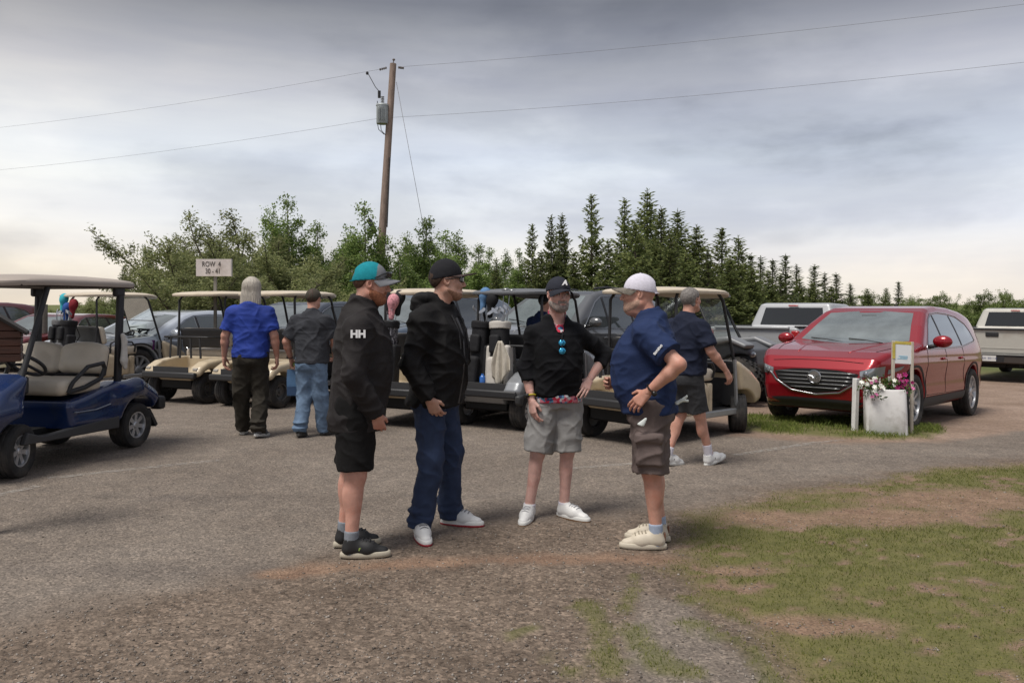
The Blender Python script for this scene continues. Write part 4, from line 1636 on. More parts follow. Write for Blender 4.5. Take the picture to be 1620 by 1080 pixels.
RED = M('red_metallic_paint', (.27, .006, .014), .26, .30, spec=.4, coat=.7)
red = suv('red_car', 'red crossover with large chrome-barred grille parked beyond the planter', RED, 5.61, 12.59, -132.4, .016)
red.root['group'] = 'vehicles parked in the yard at the right'
SILB = M('silver_blue_paint', (.50, .54, .60), .3, .3, coat=.8)
NAVY = M('navy_paint', (.035, .045, .065), .25, .3, coat=1.0)
BLUG = M('blue_grey_paint', (.115, .15, .20), .28, .4, coat=1.0)
GRYP = M('grey_suv_paint', (.12, .122, .125), .3, .5, coat=1.0)
suv('silver_blue_car', 'silver-blue car behind the tan cart nearest the row sign', SILB, -6.9, 16.6, -118, tall=.86)
suv('navy_car', 'dark navy sport utility behind the walking men in blue and grey shirts', NAVY, -4.3, 16.9, -118, tall=1.0)
suv('blue_grey_car', 'blue-grey sport utility seen between the two men in black jackets', BLUG, -1.75, 15.9, -118, tall=1.12)
gs = suv('grey_car', 'large grey sport utility with roof rails behind the grey golf cart', GRYP, 1.05, 15.6, -128, tall=1.17)
for sg in (1, -1):
    gs.seam('roof_rail', [(.0, sg * .56), (-.6, sg * .58), (-1.5, sg * .58)], 'z', 1, .022, DARKMETAL, off=.05)
MAR = M('maroon_paint', (.13, .012, .018), .28, .3, coat=1.0)
suv('maroon_car', 'maroon car at the far left under the blue cart roof', MAR, -14.6, 21.5, -100, h=.035, tall=.95, detail=0)
suv('crimson_car', 'low red car behind the blue cart seat', M('crimson_paint', (.12, .012, .016), .3, .2, coat=.7), -11.6, 21.0, -95, h=.035, tall=.8, detail=0)


def pickup(name, label, paint, x, y, head, bump_m, lamp_style, plate_txt):
    side = [(2.75, .45), (2.86, .60), (2.84, 1.02), (2.70, 1.16), (1.55, 1.24), (1.30, 1.28), (.62, 1.82), (.40, 1.88), (-.55, 1.89), (-.72, 1.86), (-.90, 1.36), (-.92, 1.345), (-2.88, 1.345), (-2.93, 1.33),
            (-2.93, .66), (-2.86, .52)]
    v = Veh(name, label, 'pickup truck', side, car_width(.86, .985, 2.86, -2.93, .985, .80, 1.25, 1.9, .03, .5), .024, paint, [(1.75, .42), (-1.80, .42)], .50, group='vehicles parked in the yard at the right')
    v.f.rbox((-1.93, 0, 1.35), (.93, .80, .45), .03, .01, op='s')
    r = v.root
    v.body()
    v.patch('rear_window', [(-.70, 1.42), (.70, 1.42)], [(-.66, 1.76), (.66, 1.76)], 'x', -1, TINT, 14, 6, .006) if False else None
    # the cab back is hidden from a straight hit by the tailgate, so its glass is set on the slope itself
    P = []
    for i in range(7):
        s = i / 6
        zz = 1.40 + .38 * s
        xx = -.90 + (zz - 1.36) / .50 * .18 - .012
        hw = .72 - .07 * s
        P.append([(xx, -hw + 2 * hw * j / 12, zz) for j in range(13)])
    MB().grid(P).build('rear_window', TINT, r, 180)
    MB().box((-.775, 0, 1.825), (.03, .22, .030)).build('brake_lamp', TAILR, r, bevel=.006)
    for sg in (1, -1):
        v.patch('window', [(1.12, 1.31), (.20, 1.32)], [(.66, 1.70), (.40, 1.76), (.20, 1.77)], 'y', sg, GLASS, 12, 6, .006)
        v.patch('window', [(.10, 1.32), (-.72, 1.34)], [(.10, 1.77), (-.56, 1.76)], 'y', sg, GLASS, 12, 6, .006)
        for dx in ([(1.22, .55), (1.20, 1.28)], [(.15, .55), (.15, 1.30)], [(-.86, .58), (-.86, 1.33)]):
            v.seam('door_gap', dx, 'y', sg, .006)
        v.ring('arch_trim', 1.75, .42, .495, .55, -5, 185, sg, CLAD if lamp_style else paint, .010)
        v.ring('arch_trim', -1.80, .42, .495, .55, -5, 185, sg, CLAD if lamp_style else paint, .010)
        for wx in (1.75, -1.80):
            wheel(r, wx, sg * .86, .42, .27, .24, 'truck', roll=wx)
        lt = MB().box((-2.90, sg * .915, 1.06), (.12, .15, .44)).build('tail_lamp', TAILR, r, bevel=.02)
        MB().box((-2.964, sg * .915, .965), (.01, .10, .09)).build('reverse_lamp', PLATE, lt)
        MB().box((-1.93, sg * .93, 1.362), (1.92, .10, .035)).build('bed_rail', CLAD if lamp_style == 0 else BLACK, r, bevel=.01)
    tg = v.patch('tailgate', [(-.79, .74), (.79, .74)], [(-.79, 1.315), (.79, 1.315)], 'x', -1, paint, 10, 6, .012)
    MB().box((-2.945, 0, 1.335), (.09, 1.60, .05)).build('tailgate_cap', BLACK if lamp_style else paint, tg, bevel=.012)
    if lamp_style:
        MB().box((-2.95, 0, 1.20), (.03, .30, .11)).build('handle', BLACK, tg, bevel=.02)
        MB().box((-2.945, 0, .86), (.012, 1.5, .02)).build('crease', paint, tg)
    else:
        MB().lathe([(.10, -2.955), (.10, -2.967), (.004, -2.967)], 24, 'x', (0, 0, 1.10)).xf(Matrix.Translation((0, 0, 1.10)) @ Matrix.Diagonal((1, 1, .5, 1)) @ Matrix.Translation((0, 0, -1.10))).build('badge', BLACK, tg)
        MB().box((-2.968, 0, 1.10), (.006, .12, .035)).build('badge_band', CHROME, tg)
    bm_ = MB()
    bm_.box((-3.0, 0, .58), (.20, 1.92, .20))
    bmp = bm_.build('bumper', bump_m, r, bevel=.03)
    MB().box((-3.03, 0, .685), (.18, 1.5, .02)).build('bumper_step', BLACK, bmp, bevel=.006)
    MB().box((-3.103, 0, .60), (.012, .62, .17)).build('plate_recess', BLACK, bmp)
    MB().box((-3.112, .02, .61), (.008, .31, .155)).build('number_plate', PLATE, bmp)
    text_mesh('plate_number', plate_txt, .085, M('plate_text', (.08, .10, .22), .6), bmp, frame((-3.118, .02, .60), (0, -1, 0), (0, 0, 1)))
    u = MB()
    u.box((-.1, 0, .46), (5.2, 1.1, .16)).box((-2.0, 0, .40), (.25, 1.5, .16)).box((-2.6, 0, .44), (.4, .5, .14))
    u.build('underbody', UNDER, r)
    sit(r, x, y, head, 3.55, 1.72)
    return v


SILV = M('silver_paint', (.40, .41, .42), .42, .2, coat=.4)
CREAMP = M('cream_paint', (.46, .445, .40), .4, .1, coat=.5, var=.05, vscale=2, dirt=(.30, .25, .2), dscale=1.5)
pickup('silver_pickup', 'silver pickup truck with tailgate to the camera behind the red car', SILV, 6.8, 19.0, 49, M('grey_bumper', (.25, .26, .27), .4, .4), 0, 'LKZ 375')
pickup('cream_pickup', 'cream white pickup truck at the right edge, tailgate handle and plate showing', CREAMP, 14.3, 23.0, 45, M('brown_bumper', (.06, .05, .045), .5, .3), 1, 'BX 30114')

# ------------------------------------------------------------------ off-road buggy
ub = empty('utility_buggy', 'dark off-road buggy with big knobby tyres behind the tan cart', 'buggy')
UG = M('buggy_grey', (.10, .105, .115), .45, .2)
UL = M('buggy_silver', (.36, .37, .39), .4, .3)
f = SDF((-1.5, -.85, .25), (1.65, .85, 1.25), .025)
f.poly([(-1.4, .45), (-1.4, .95), (-.6, .98), (-.5, .55), (.45, .50), (.55, 1.02), (.95, 1.08), (1.22, .95), (1.26, .66), (1.1, .42), (-1.2, .38)], -.62, .62, .08)
f.cyl((1.05, .40), .47, .34, .9, .03, 's').cyl((1.05, .40), .47, -.9, -.34, .03, 's').cyl((-1.05, .40), .47, .34, .9, .03, 's').cyl((-1.05, .40), .47, -.9, -.34, .03, 's')
f.build('body', UG, ub)
for sg in (1, -1):
    f = SDF((.3, min(sg * .3, sg * .95), .7), (1.8, max(sg * .3, sg * .95), 1.4), .02)
    f.poly([(.45, .97), (.52, 1.13), (.92, 1.17), (1.26, 1.03), (1.22, .96), (.92, 1.07)], *sorted((sg * .40, sg * .80)), .05)
    f.build('front_fender', M('buggy_mid_grey', (.20, .205, .215), .45, .2), ub)
    f = SDF((-1.7, min(sg * .3, sg * .95), .7), (-.4, max(sg * .3, sg * .95), 1.4), .02)
    f.poly([(-.55, .92), (-.62, 1.1), (-1.10, 1.14), (-1.55, 1.0), (-1.5, .93), (-1.1, 1.02)], *sorted((sg * .40, sg * .80)), .05)
    f.build('rear_fender', UG, ub)
    for pth in ([(.62, .60, 1.02), (.20, .55, 1.86), (-.55, .55, 1.90)], [(-.62, .58, .95), (-.55, .55, 1.90)]):
        MB().tube([(a, b * sg, c) for a, b, c in pth], .028, 8).build('cage_bar', BLACK, ub, 60)
    for wx in (1.05, -1.05):
        wheel(ub, wx, sg * .66, .405, .30, .18, 'knob', rim_mat=DARKMETAL)
    MB().ball((1.20, sg * .42, .86), (.06, .14, .06), 10, 6).build('headlight', LAMP, ub, 180)
    f = SDF((-.5, min(sg * .05, sg * .55), .5), (.3, max(sg * .05, sg * .55), 1.5), .02)
    f.rbox((-.05, sg * .29, .72), (.25, .22, .09), .06).rbox((-.33, sg * .29, 1.05), (.07, .22, .32), .06, .04)
    f.build('seat', BLACK, ub)
rf = MB()
rings = []
for s, z in ((.9, 1.87), (1, 1.885), (1, 1.915), (.92, 1.94), (.5, 1.965), (.02, 1.97)):
    rings.append([(-.15 + s * .58 * abs(math.cos(a)) ** .35 * (1 if math.cos(a) > 0 else -1), s * .66 * abs(math.sin(a)) ** .35 * (1 if math.sin(a) > 0 else -1), z) for a in np.linspace(0, 2 * math.pi, 40, endpoint=False)])
rf.loft(rings).build('roof', M('buggy_roof', (.15, .16, .18), .5), ub, 60)
P = [[(.60 - .40 * i / 5, -.52 + 1.04 * j / 6, 1.06 + .80 * i / 5) for j in range(7)] for i in range(6)]
gm2 = bpy.data.materials.new('clear_screen')
gm2.use_nodes = True
t = gm2.node_tree
pb = t.nodes['Principled BSDF']
pb.inputs['Base Color'].default_value = (.75, .78, .76, 1)
pb.inputs['Roughness'].default_value = .08
pb.inputs['Specular IOR Level'].default_value = .7
tr = N(t, 'ShaderNodeBsdfTransparent', inp={0: (.90, .93, .91, 1)})
gl = N(t, 'ShaderNodeBsdfGlossy', inp={'Roughness': .06, 'Color': (.8, .85, .85, 1)})
fz = N(t, 'ShaderNodeFresnel', inp={'IOR': 1.5})
mx = N(t, 'ShaderNodeMixShader')
sc_ = N(t, 'ShaderNodeTexNoise', inp={'Scale': 9.0, 'Detail': 6.0})
tcn = N(t, 'ShaderNodeTexCoord')
t.links.new(tcn.outputs['Object'], sc_.inputs['Vector'])
rp = ramp(t, [(.42, (.0, .0, .0)), (.75, (.11, .11, .11))])
t.links.new(sc_.outputs['Fac'], rp.inputs[0])
df = N(t, 'ShaderNodeBsdfDiffuse', inp={'Color': (.55, .57, .55, 1)})
mx2 = N(t, 'ShaderNodeMixShader')
t.links.new(rp.outputs[0], mx2.inputs[0])
t.links.new(tr.outputs[0], mx2.inputs[1])
t.links.new(df.outputs[0], mx2.inputs[2])
t.links.new(fz.outputs[0], mx.inputs[0])
t.links.new(mx2.outputs[0], mx.inputs[1])
t.links.new(gl.outputs[0], mx.inputs[2])
t.links.new(mx.outputs[0], t.nodes['Material Output'].inputs['Surface'])
CLEAR = gm2
MB().grid(P).build('windscreen', CLEAR, ub, 180)
MB().box((0, 0, .45), (2.4, .9, .12)).build('underbody', UNDER, ub)
sit(ub, 3.40, 15.1, -38, 2.1, 1.3)

# ------------------------------------------------------------------ golf carts
CREAM = M('cart_cream', (.52, .43, .30), .38, coat=.25, var=.07, vscale=3, dirt=(.30, .23, .15), dscale=3.2)
CREAMR = M('cart_roof_cream', (.58, .50, .39), .45, var=.05, vscale=2, dirt=(.40, .33, .25), dscale=2.0)
SEATC = M('cart_seat_vinyl', (.50, .44, .36), .45, var=.06, vscale=5)
SEATW = M('cart_seat_pale', (.52, .46, .37), .45, var=.06, vscale=5)
ALU = M('aluminium_sill', (.34, .35, .36), .4, .7, var=.1, vscale=10)
MAT_ = M('floor_mat', (.03, .03, .032), .85)
PAPER = M('notice_paper', (.45, .40, .39), .7)


def roof_slab(name, m, parent, x0, x1, hw, z, th=.06, n=4.0, nose=0.0):
    rings = []
    cx, a = (x0 + x1) / 2, (x1 - x0) / 2
    for s, dz in ((.02, .012), (.86, .012), (.93, -.008), (.985, -.012), (1.0, .006), (.995, .022), (.95, .036), (.80, .050), (.5, .064), (.02, .070)):
        ring = []
        for q in np.linspace(0, 2 * math.pi, 56, endpoint=False):
            c, s2 = math.cos(q), math.sin(q)
            u = math.copysign(abs(c) ** (2 / n), c) * s
            v_ = math.copysign(abs(s2) ** (2 / n), s2) * s
            drop = nose * max(0, u - .55) ** 1.6 + .35 * nose * max(0, -u - .7) ** 1.6
            ring.append((cx + a * u, hw * v_, z + dz * th / .07 - drop))
        rings.append(ring)
    return MB().loft(rings).build(name, m, parent, 50)


def cart(name, label, body_m, style='ds', x=0, y=0, head=0, roof_m=None, seat_m=None, screen=True, paper=False, group='golf carts parked in the row', rack=True, steer=0.0, h=.018, frame_up=True):
    r = empty(name, label, 'golf cart', group=group)
    roof_m = roof_m or CREAMR
    seat_m = seat_m or SEATC
    # rear body with fenders and bag well
    f = SDF((-1.28, -.64, .20), (.20, .64, .92), h)
    if style == 'ds':
        f.poly([(-1.10, .44), (-1.12, .50), (-1.06, .585), (-.92, .655), (-.70, .685), (-.40, .70), (.02, .66), (.10, .58), (.10, .30), (-.40, .27), (-1.02, .36)], -.585, .585, .07)
    else:
        f.poly([(-1.14, .40), (-1.18, .50), (-1.12, .60), (-.95, .70), (-.70, .755), (-.40, .77), (.06, .70), (.14, .58), (.12, .30), (-.40, .27), (-1.06, .32)], -.60, .60, .09)
    f.rbox((-.80, 0, .82), (.42, .37, .34), .04, .02, op='s')
    for sg in (1, -1):
        f.cyl((-.83, .235), .305, *sorted((sg * .33, sg * .8)), k=.03, op='s')
    f.build('rear_body', body_m, r)
    if style != 'ds':
        for sg in (1, -1):
            lb = SDF((-1.3, min(sg * .45, sg * .68), .15), (.2, max(sg * .45, sg * .68), .60), h)
            lb.poly([(-1.17, .34), (-1.19, .44), (-.95, .52), (-.40, .53), (.10, .50), (.12, .26), (-.40, .24), (-1.08, .28)], *sorted((sg * .52, sg * .615)), .04)
            lb.cyl((-.83, .235), .300, *sorted((sg * .33, sg * .8)), k=.01, op='s')
            lb.build('lower_panel', M('dark_lower_panel', (.035, .036, .038), .55), r)
    MB().box((-.80, 0, .462), (.70, .72, .02)).build('bag_well_floor', MAT_, r)
    MB().box((-1.15, 0, .45), (.075, 1.10, .095)).build('bumper', DARKMETAL if style == 'ds' else BLACK, r, bevel=.02)
    MB().box((-1.117, 0, .535), (.012, .74, .085)).build('rear_panel', MAT_, r, bevel=.004)
    for sg in (1, -1):
        MB().box((-1.085, sg * .49, .545), (.05, .09, .045)).build('tail_lamp', M('reflector_pale', (.40, .37, .33), .4) if style == 'ds' else BLACK, r, bevel=.012)
    # seat
    f = SDF((-.45, -.62, .55), (.40, .62, .85), h)
    f.rbox((-.02, 0, .735), (.27, .54, .075), .055)
    f.put(lambda x_, y_, z_: np.abs(y_) - .004 + 0 * x_ + np.maximum(0, .79 - z_), (-.3, -.02, .78), (.3, .02, .83), .02, 's')
    f.build('seat_cushion', seat_m, r)
    rot = Matrix.Rotation(R(-12), 3, 'Y')
    f = SDF((-.62, -.60, .78), (-.15, .60, 1.28), h)
    f.rbox((-.345, 0, 1.01), (.055, .51, .155), .05, 0, rot)
    f.build('seat_back', seat_m, r)
    f = SDF((-.66, -.60, .78), (-.20, .60, 1.28), h)
    f.rbox((-.405, 0, 1.0), (.022, .49, .165), .02, 0, rot)
    f.build('seat_back_shell', BLACK, r)
    for sg in (1, -1):
        MB().tube([(-.25, sg * .55, .70), (-.26, sg * .575, .86), (-.20, sg * .58, .90), (.12, sg * .58, .88), (.18, sg * .575, .80), (.18, sg * .55, .70)], .016, 7).build('arm_rail', BLACK, r, 60)
    # floor and sills
    MB().box((.46, 0, .285), (.86, 1.02, .03)).build('floor_mat', MAT_, r)
    for sg in (1, -1):
        MB().box((.43, sg * .545, .275), (.92, .07, .075)).build('sill', ALU if style == 'ds' else BLACK, r, bevel=.012)
        MB().box((.14, sg * .50, .46), (.10, .10, .36)).build('seat_pod_side', body_m, r, bevel=.02)
    # front cowl
    f = SDF((.50, -.64, .22), (1.40, .64, 1.0), h)
    if style == 'ds':
        f.poly([(.80, .30), (.73, .62), (.70, .86), (.76, .885), (1.0, .77), (1.22, .61), (1.27, .50), (1.24, .38), (1.1, .32)], -.57, .57, .09)
    else:
        f.poly([(.80, .28), (.72, .62), (.68, .90), (.74, .93), (1.0, .84), (1.24, .66), (1.31, .50), (1.27, .36), (1.1, .30)], -.59, .59, .11)
    for sg in (1, -1):
        f.cyl((.84, .235), .29, *sorted((sg * .33, sg * .8)), k=.03, op='s')
    f.build('front_cowl', body_m, r)
    MB().box((.70, 0, .80), (.07, 1.04, .15)).build('dashboard', BLACK, r, bevel=.02)
    MB().box((.735, 0, .54), (.02, 1.02, .42)).build('firewall', MAT_, r)
    for sg in (1, -1):
        MB().prism([(.66, .32), (.70, .32), (.655, .90), (.615, .90)], sg * .555 - .012, sg * .555 + .012).build('cowl_trim', ALU, r)
        MB().ball((1.225, sg * .36, .585), (.05, .10, .045), 10, 6).build('headlight', LAMP, r, 180)
    MB().box((1.265, 0, .39), (.06, 1.0, .075)).build('front_bumper', BLACK, r, bevel=.02)
    # steering
    b = MB()
    b.tube([(.72, .28, .62), (.46, .28, .93)], .022, 8)
    b.build('steering_column', BLACK, r)
    b = MB()
    Rm = Matrix.Rotation(R(-40), 3, 'Y')
    b.tube([Vector((.45, .28, .94)) + Rm @ Vector((.165 * math.cos(a), .165 * math.sin(a), 0)) for a in np.linspace(0, 2 * math.pi, 25)], .015, 7, False)
    for a in (.5, 2.64, 4.71):
        b.tube([Vector((.45, .28, .94)), Vector((.45, .28, .94)) + Rm @ Vector((.16 * math.cos(a), .16 * math.sin(a), 0))], .012, 5)
    b.build('steering_wheel', BLACK, r, 60)
    # roof and its supports
    zt = 1.70
    roof_slab('roof', roof_m, r, -.74, .74, .565, zt, .075, 4.2, .16)
    for sg in (1, -1):
        MB().tube([(.71, sg * .50, .84), (.66, sg * .50, 1.0), (.47, sg * .49, 1.62), (.40, sg * .47, 1.70)], .019, 8).build('front_strut', BLACK, r, 60)
        MB().tube([(-.48, sg * .50, .70), (-.46, sg * .50, 1.2), (-.46, sg * .49, 1.62), (-.40, sg * .47, 1.70)], .019, 8).build('rear_strut', BLACK, r, 60)
    if screen:
        P = [[(.685 - .24 * i / 6, -.47 + .94 * j / 8, .90 + .76 * i / 6) for j in range(9)] for i in range(7)]
        ws = MB().grid(P).build('windscreen', CLEAR, r, 180)
        MB().tube([(.575, -.48, 1.25), (.575, .48, 1.25)], .009, 6).build('screen_hinge', PLATE, ws)
        if paper:
            MB().grid([[(.70 - .06 * i, -.16 + .20 * j, 1.02 + .19 * i) for j in range(2)] for i in range(2)]).build('notice', PAPER, ws)
    if rack:
        b = MB()
        b.tube([(-.50, -.46, 1.02), (-.80, -.46, 1.03), (-.80, .46, 1.03), (-.50, .46, 1.02)], .015, 7)
        b.tube([(-.80, 0, 1.03), (-.50, 0, 1.02)], .013, 7)
        b.build('bag_rack', BLACK, r, 60)
        for yy in (-.30, -.10, .12, .33):
            MB().box((-.80, yy, .86), (.012, .035, .34), Matrix.Rotation(R(4 * (1 if yy > 0 else -1)), 3, 'X')).build('strap', BLACK, r)
    MB().box((0, 0, .30), (2.0, .62, .12)).build('chassis', UNDER, r)
    MB().tube([(-.83, -.42, .235), (-.83, .42, .235)], .04, 8).build('rear_axle', UNDER, r)
    MB().tube([(.84, -.42, .235), (.84, .42, .235)], .03, 8).build('front_axle', UNDER, r)
    for wx in (-.83, .84):
        for sg in (1, -1):
            wheel(r, wx, sg * .465, .235, .20, .125, 'steel' if style == 'ds' else 'cap', steer if wx > 0 else 0, rim_mat=None if style != 'ds' else M('dull_steel', (.13, .13, .13), .5, .6))
    sit(r, x, y, head, 1.66, .93)
    return r


cartC = cart('golf_cart', 'tan golf cart with an empty bag rack under the row sign', CREAM, x=-4.9, y=13.9, head=66, screen=False)


def cart_copy(label, x, y, head, skip=()):
    c = cartC.copy()
    COL.objects.link(c)
    for ch in cartC.children:
        if ch.name.split('.')[0] in skip:
            continue
        copy_tree(ch, c)
    c['label'] = label
    return sit(c, x, y, head, 1.66, .93)


cart_copy('tan golf cart partly hidden by the two men walking away', -3.62, 13.32, 66, ('bag_rack', 'strap'))
cart_copy('tan golf cart behind the man in the black hooded jacket', -1.08, 11.42, 62, ('bag_rack', 'strap'))
cartA = cart('golf_cart', 'tan golf cart with a purple cup in its dash, behind the blue cart', CREAM, x=-7.3, y=14.9, head=52, screen=True, paper=True, seat_m=SEATW, rack=False)
cartE = cart('golf_cart', 'tan golf cart with a folding clear windscreen right of the talking group', CREAM, x=1.86, y=9.98, head=42, screen=True, rack=True, steer=R(38))
GREYB = M('cart_silver_grey', (.24, .25, .265), .35, .3, coat=.5)
GREYR = M('cart_roof_grey', (.12, .125, .135), .5, var=.06, vscale=3)
cartG = cart('golf_cart', 'grey golf cart marked 59 with golf bags strapped on its back', GREYB, style='pd', x=.20, y=11.2, head=58, screen=True, roof_m=GREYR, rack=True, seat_m=BLACK)
text_mesh('number', 'y59', .10, LET, cartG, frame((-.985, -.602, .60), (1, 0, 0), (0, .10, 1)), shear=.15, depth=.006)

# cup in the dash of the tan cart at the left, blue towel
o = MB().lathe([(.004, 0), (.034, 0), (.040, .15), (.041, .17), (.036, .175), (.004, .176)], 18, 'z').build('travel_cup', M('purple_cup', (.13, .02, .16), .35, .3, coat=.4), None, 50)
o.matrix_world = cartA.matrix_world @ Matrix.Translation((.60, -.40, .72))
tag(o, 'purple travel cup standing in the tan cart dashboard', 'cup')

# ------------------------------------------------------------------ blue cart at the left
BLUE = M('cart_blue', (.008, .024, .092), .25, .15, coat=.6, dirt=(.03, .04, .07), dscale=5)
bc = empty('golf_cart', 'blue golf cart with cream seats and spoked hubcaps at the left edge', 'golf cart', group='golf carts parked in the row')
f = SDF((-1.32, -.68, .18), (.35, .68, .95), .014)
f.poly([(-1.12, .40), (-1.17, .50), (-1.12, .60), (-.98, .69), (-.78, .735), (-.50, .75), (-.20, .70), (.05, .645), (.24, .62), (.26, .56), (.22, .34), (-.40, .30), (-1.05, .34)], -.60, .60, .09)
for sg in (1, -1):
    f.cone((-1.10, sg * .545, .52), (-.80, sg * .565, .66), .05, .075, .07)
    f.cone((-.80, sg * .565, .66), (-.42, sg * .56, .57), .075, .045, .07)
    f.cyl((-.82, .24), .315, *sorted((sg * .30, sg * .9)), k=.025, op='s')
    f.cone((-.45, sg * .66, .50), (.2, sg * .66, .47), .05, .05, .05, op='s')
f.rbox((-.78, 0, .86), (.40, .38, .30), .05, .02, op='s')
f.build('rear_body', BLUE, bc)
for sg in (1, -1):
    MB().prism([(-.47, .26), (-.47, .39), (.26, .36), (.60, .34), (.78, .40), (.83, .29)], sg * .575 - .03, sg * .575 + .03).build('rocker_trim', CLAD, bc, bevel=.012)
    MB().tube([(-.32, sg * .607, .53), (-.10, sg * .61, .50), (.20, sg * .607, .505)], .010, 6, flat=.6).build('trim_line', M('trim_silver', (.30, .32, .36), .4, .5), bc, 60)
    f = SDF((-1.3, min(sg * .42, sg * .70), .30), (-1.0, max(sg * .42, sg * .70), .62), .014)
    f.rbox((-1.20, sg * .55, .44), (.055, .075, .075), .03)
    f.build('bumper_corner', BLACK, bc)
    MB().prism([(-1.02, .40), (-1.16, .20), (-1.12, .18), (-.98, .38)], sg * .50 - .10, sg * .50 + .08).build('mud_flap', BLACK, bc)
    # arm rest
    MB().tube([(.22, sg * .545, .70), (.18, sg * .575, .80), (-.02, sg * .58, .935), (-.24, sg * .58, .955), (-.28, sg * .57, .90), (-.22, sg * .57, .80), (.0, sg * .56, .73), (.22, sg * .545, .70)], .026, 8, flat=.8).build('arm_rest', BLACK, bc, 60)
MB().box((-1.19, 0, .44), (.07, .98, .09)).build('bumper', BLACK, bc, bevel=.02)
f = SDF((-.36, -.60, .60), (.40, .60, .86), .014)
f.rbox((.02, 0, .745), (.30, .55, .075), .06)
f.cone((-.25, 0, .835), (.35, 0, .835), .012, .012, .03, op='s')
f.build('seat_cushion', SEATW, bc)
rot = Matrix.Rotation(R(-14), 3, 'Y')
f = SDF((-.68, -.62, .72), (-.10, .62, 1.30), .014)
for sg in (1, -1):
    f.rbox((-.36, sg * .265, .985), (.062, .265, .150), .06, .03, rot)
    f.ell((-.375, sg * .27, 1.085), (.065, .22, .080), .05, rot)
    f.ell((-.30, sg * .27, .96), (.06, .17, .11), .05, rot)
f.build('seat_back', SEATW, bc)
f = SDF((-.70, -.60, .80), (-.20, .60, 1.30), .016)
f.rbox((-.43, 0, .95), (.025, .49, .16), .02, 0, rot)
f.build('seat_back_shell', BLACK, bc)
MB().box((.55, 0, .285), (.75, 1.04, .03)).build('floor_mat', MAT_, bc)
f = SDF((.55, -.68, .20), (1.45, .68, 1.05), .014)
f.poly([(.84, .28), (.76, .62), (.70, .90), (.77, .93), (1.02, .80), (1.24, .66), (1.32, .50), (1.27, .36), (1.1, .30)], -.58, .58, .11)
for sg in (1, -1):
    f.cone((.90, sg * .54, .60), (1.15, sg * .53, .58), .05, .07, .12)
    f.cyl((.83, .24), .30, *sorted((sg * .30, sg * .9)), k=.025, op='s')
f.build('front_cowl', BLUE, bc)
MB().box((.72, 0, .82), (.08, 1.06, .16)).build('dashboard', BLACK, bc, bevel=.02)
for sg in (1, -1):
    MB().ball((1.22, sg * .38, .62), (.06, .11, .05), 10, 6).build('headlight', LAMP, bc, 180)
MB().tube([(.78, .28, .55), (.46, .28, .97)], .026, 8).build('steering_column', BLACK, bc)
b = MB()
Rm = Matrix.Rotation(R(-38), 3, 'Y')
b.tube([Vector((.44, .28, .985)) + Rm @ Vector((.175 * math.cos(a), .175 * math.sin(a), 0)) for a in np.linspace(0, 2 * math.pi, 29)], .017, 8, False)
for a in (.5, 2.64, 4.71):
    b.tube([Vector((.44, .28, .985)), Vector((.44, .28, .985)) + Rm @ Vector((.17 * math.cos(a), .17 * math.sin(a), 0))], .016, 6)
b.build('steering_wheel', BLACK, bc, 60)
roof_slab('roof', M('cart_roof_pale', (.36, .31, .27), .55, var=.06, vscale=2), bc, -.95, .92, .60, 1.755, .10, 5.0, .06)
MB().box((-.02, 0, 1.742), (1.6, 1.06, .035)).build('roof_liner', M('roof_liner_brown', (.05, .038, .032), .7), bc, bevel=.01)
for sg in (1, -1):
    MB().box((-.60, sg * .50, 1.24), (.085, .05, 1.04), Matrix.Rotation(R(-3), 3, 'Y')).build('rear_strut', BLACK, bc, bevel=.014)
    MB().box((-.595, sg * .50, 1.69), (.15, .06, .10)).build('strut_bracket', BLACK, bc, bevel=.02)
    MB().tube([(.80, sg * .52, .80), (.42, sg * .50, 1.74)], .026, 8).build('front_strut', BLACK, bc, 60)
for wx in (-.82, .83):
    for sg in (1, -1):
        wheel(bc, wx, sg * .475, .24, .215, .140, 'cap', R(14) if wx > 0 else 0, roll=.2)
MB().box((0, 0, .30), (2.0, .62, .12)).build('chassis', UNDER, bc)
MB().tube([(-.82, -.42, .24), (-.82, .42, .24)], .04, 8).build('rear_axle', UNDER, bc)
MB().tube([(.83, -.42, .24), (.83, .42, .24)], .03, 8).build('front_axle', UNDER, bc)
# little pale glove-shaped ball towel hung by the strut
sit(bc, -4.81, 8.30, -101, 1.65, .95)

f = SDF((-.10, -.08, 0), (.10, .08, .42), .01)
f.cone((0, 0, .30), (.01, 0, .10), .035, .05, .02, (1, 1.6, 1))
f.cone((.0, 0, .30), (.03, 0, .37), .03, .022, .02).cone((.01, 0, .10), (-.01, 0, .03), .045, .03, .02, (1, 1.6, 1))
o = f.build('hand_towel', M('pale_towel', (.56, .54, .50), .9, var=.1, vscale=20), None)
o.matrix_world = bc.matrix_world @ Matrix.Translation((-.60, .565, .86))
tag(o, 'small pale towel hung behind the blue cart seat', 'towel')

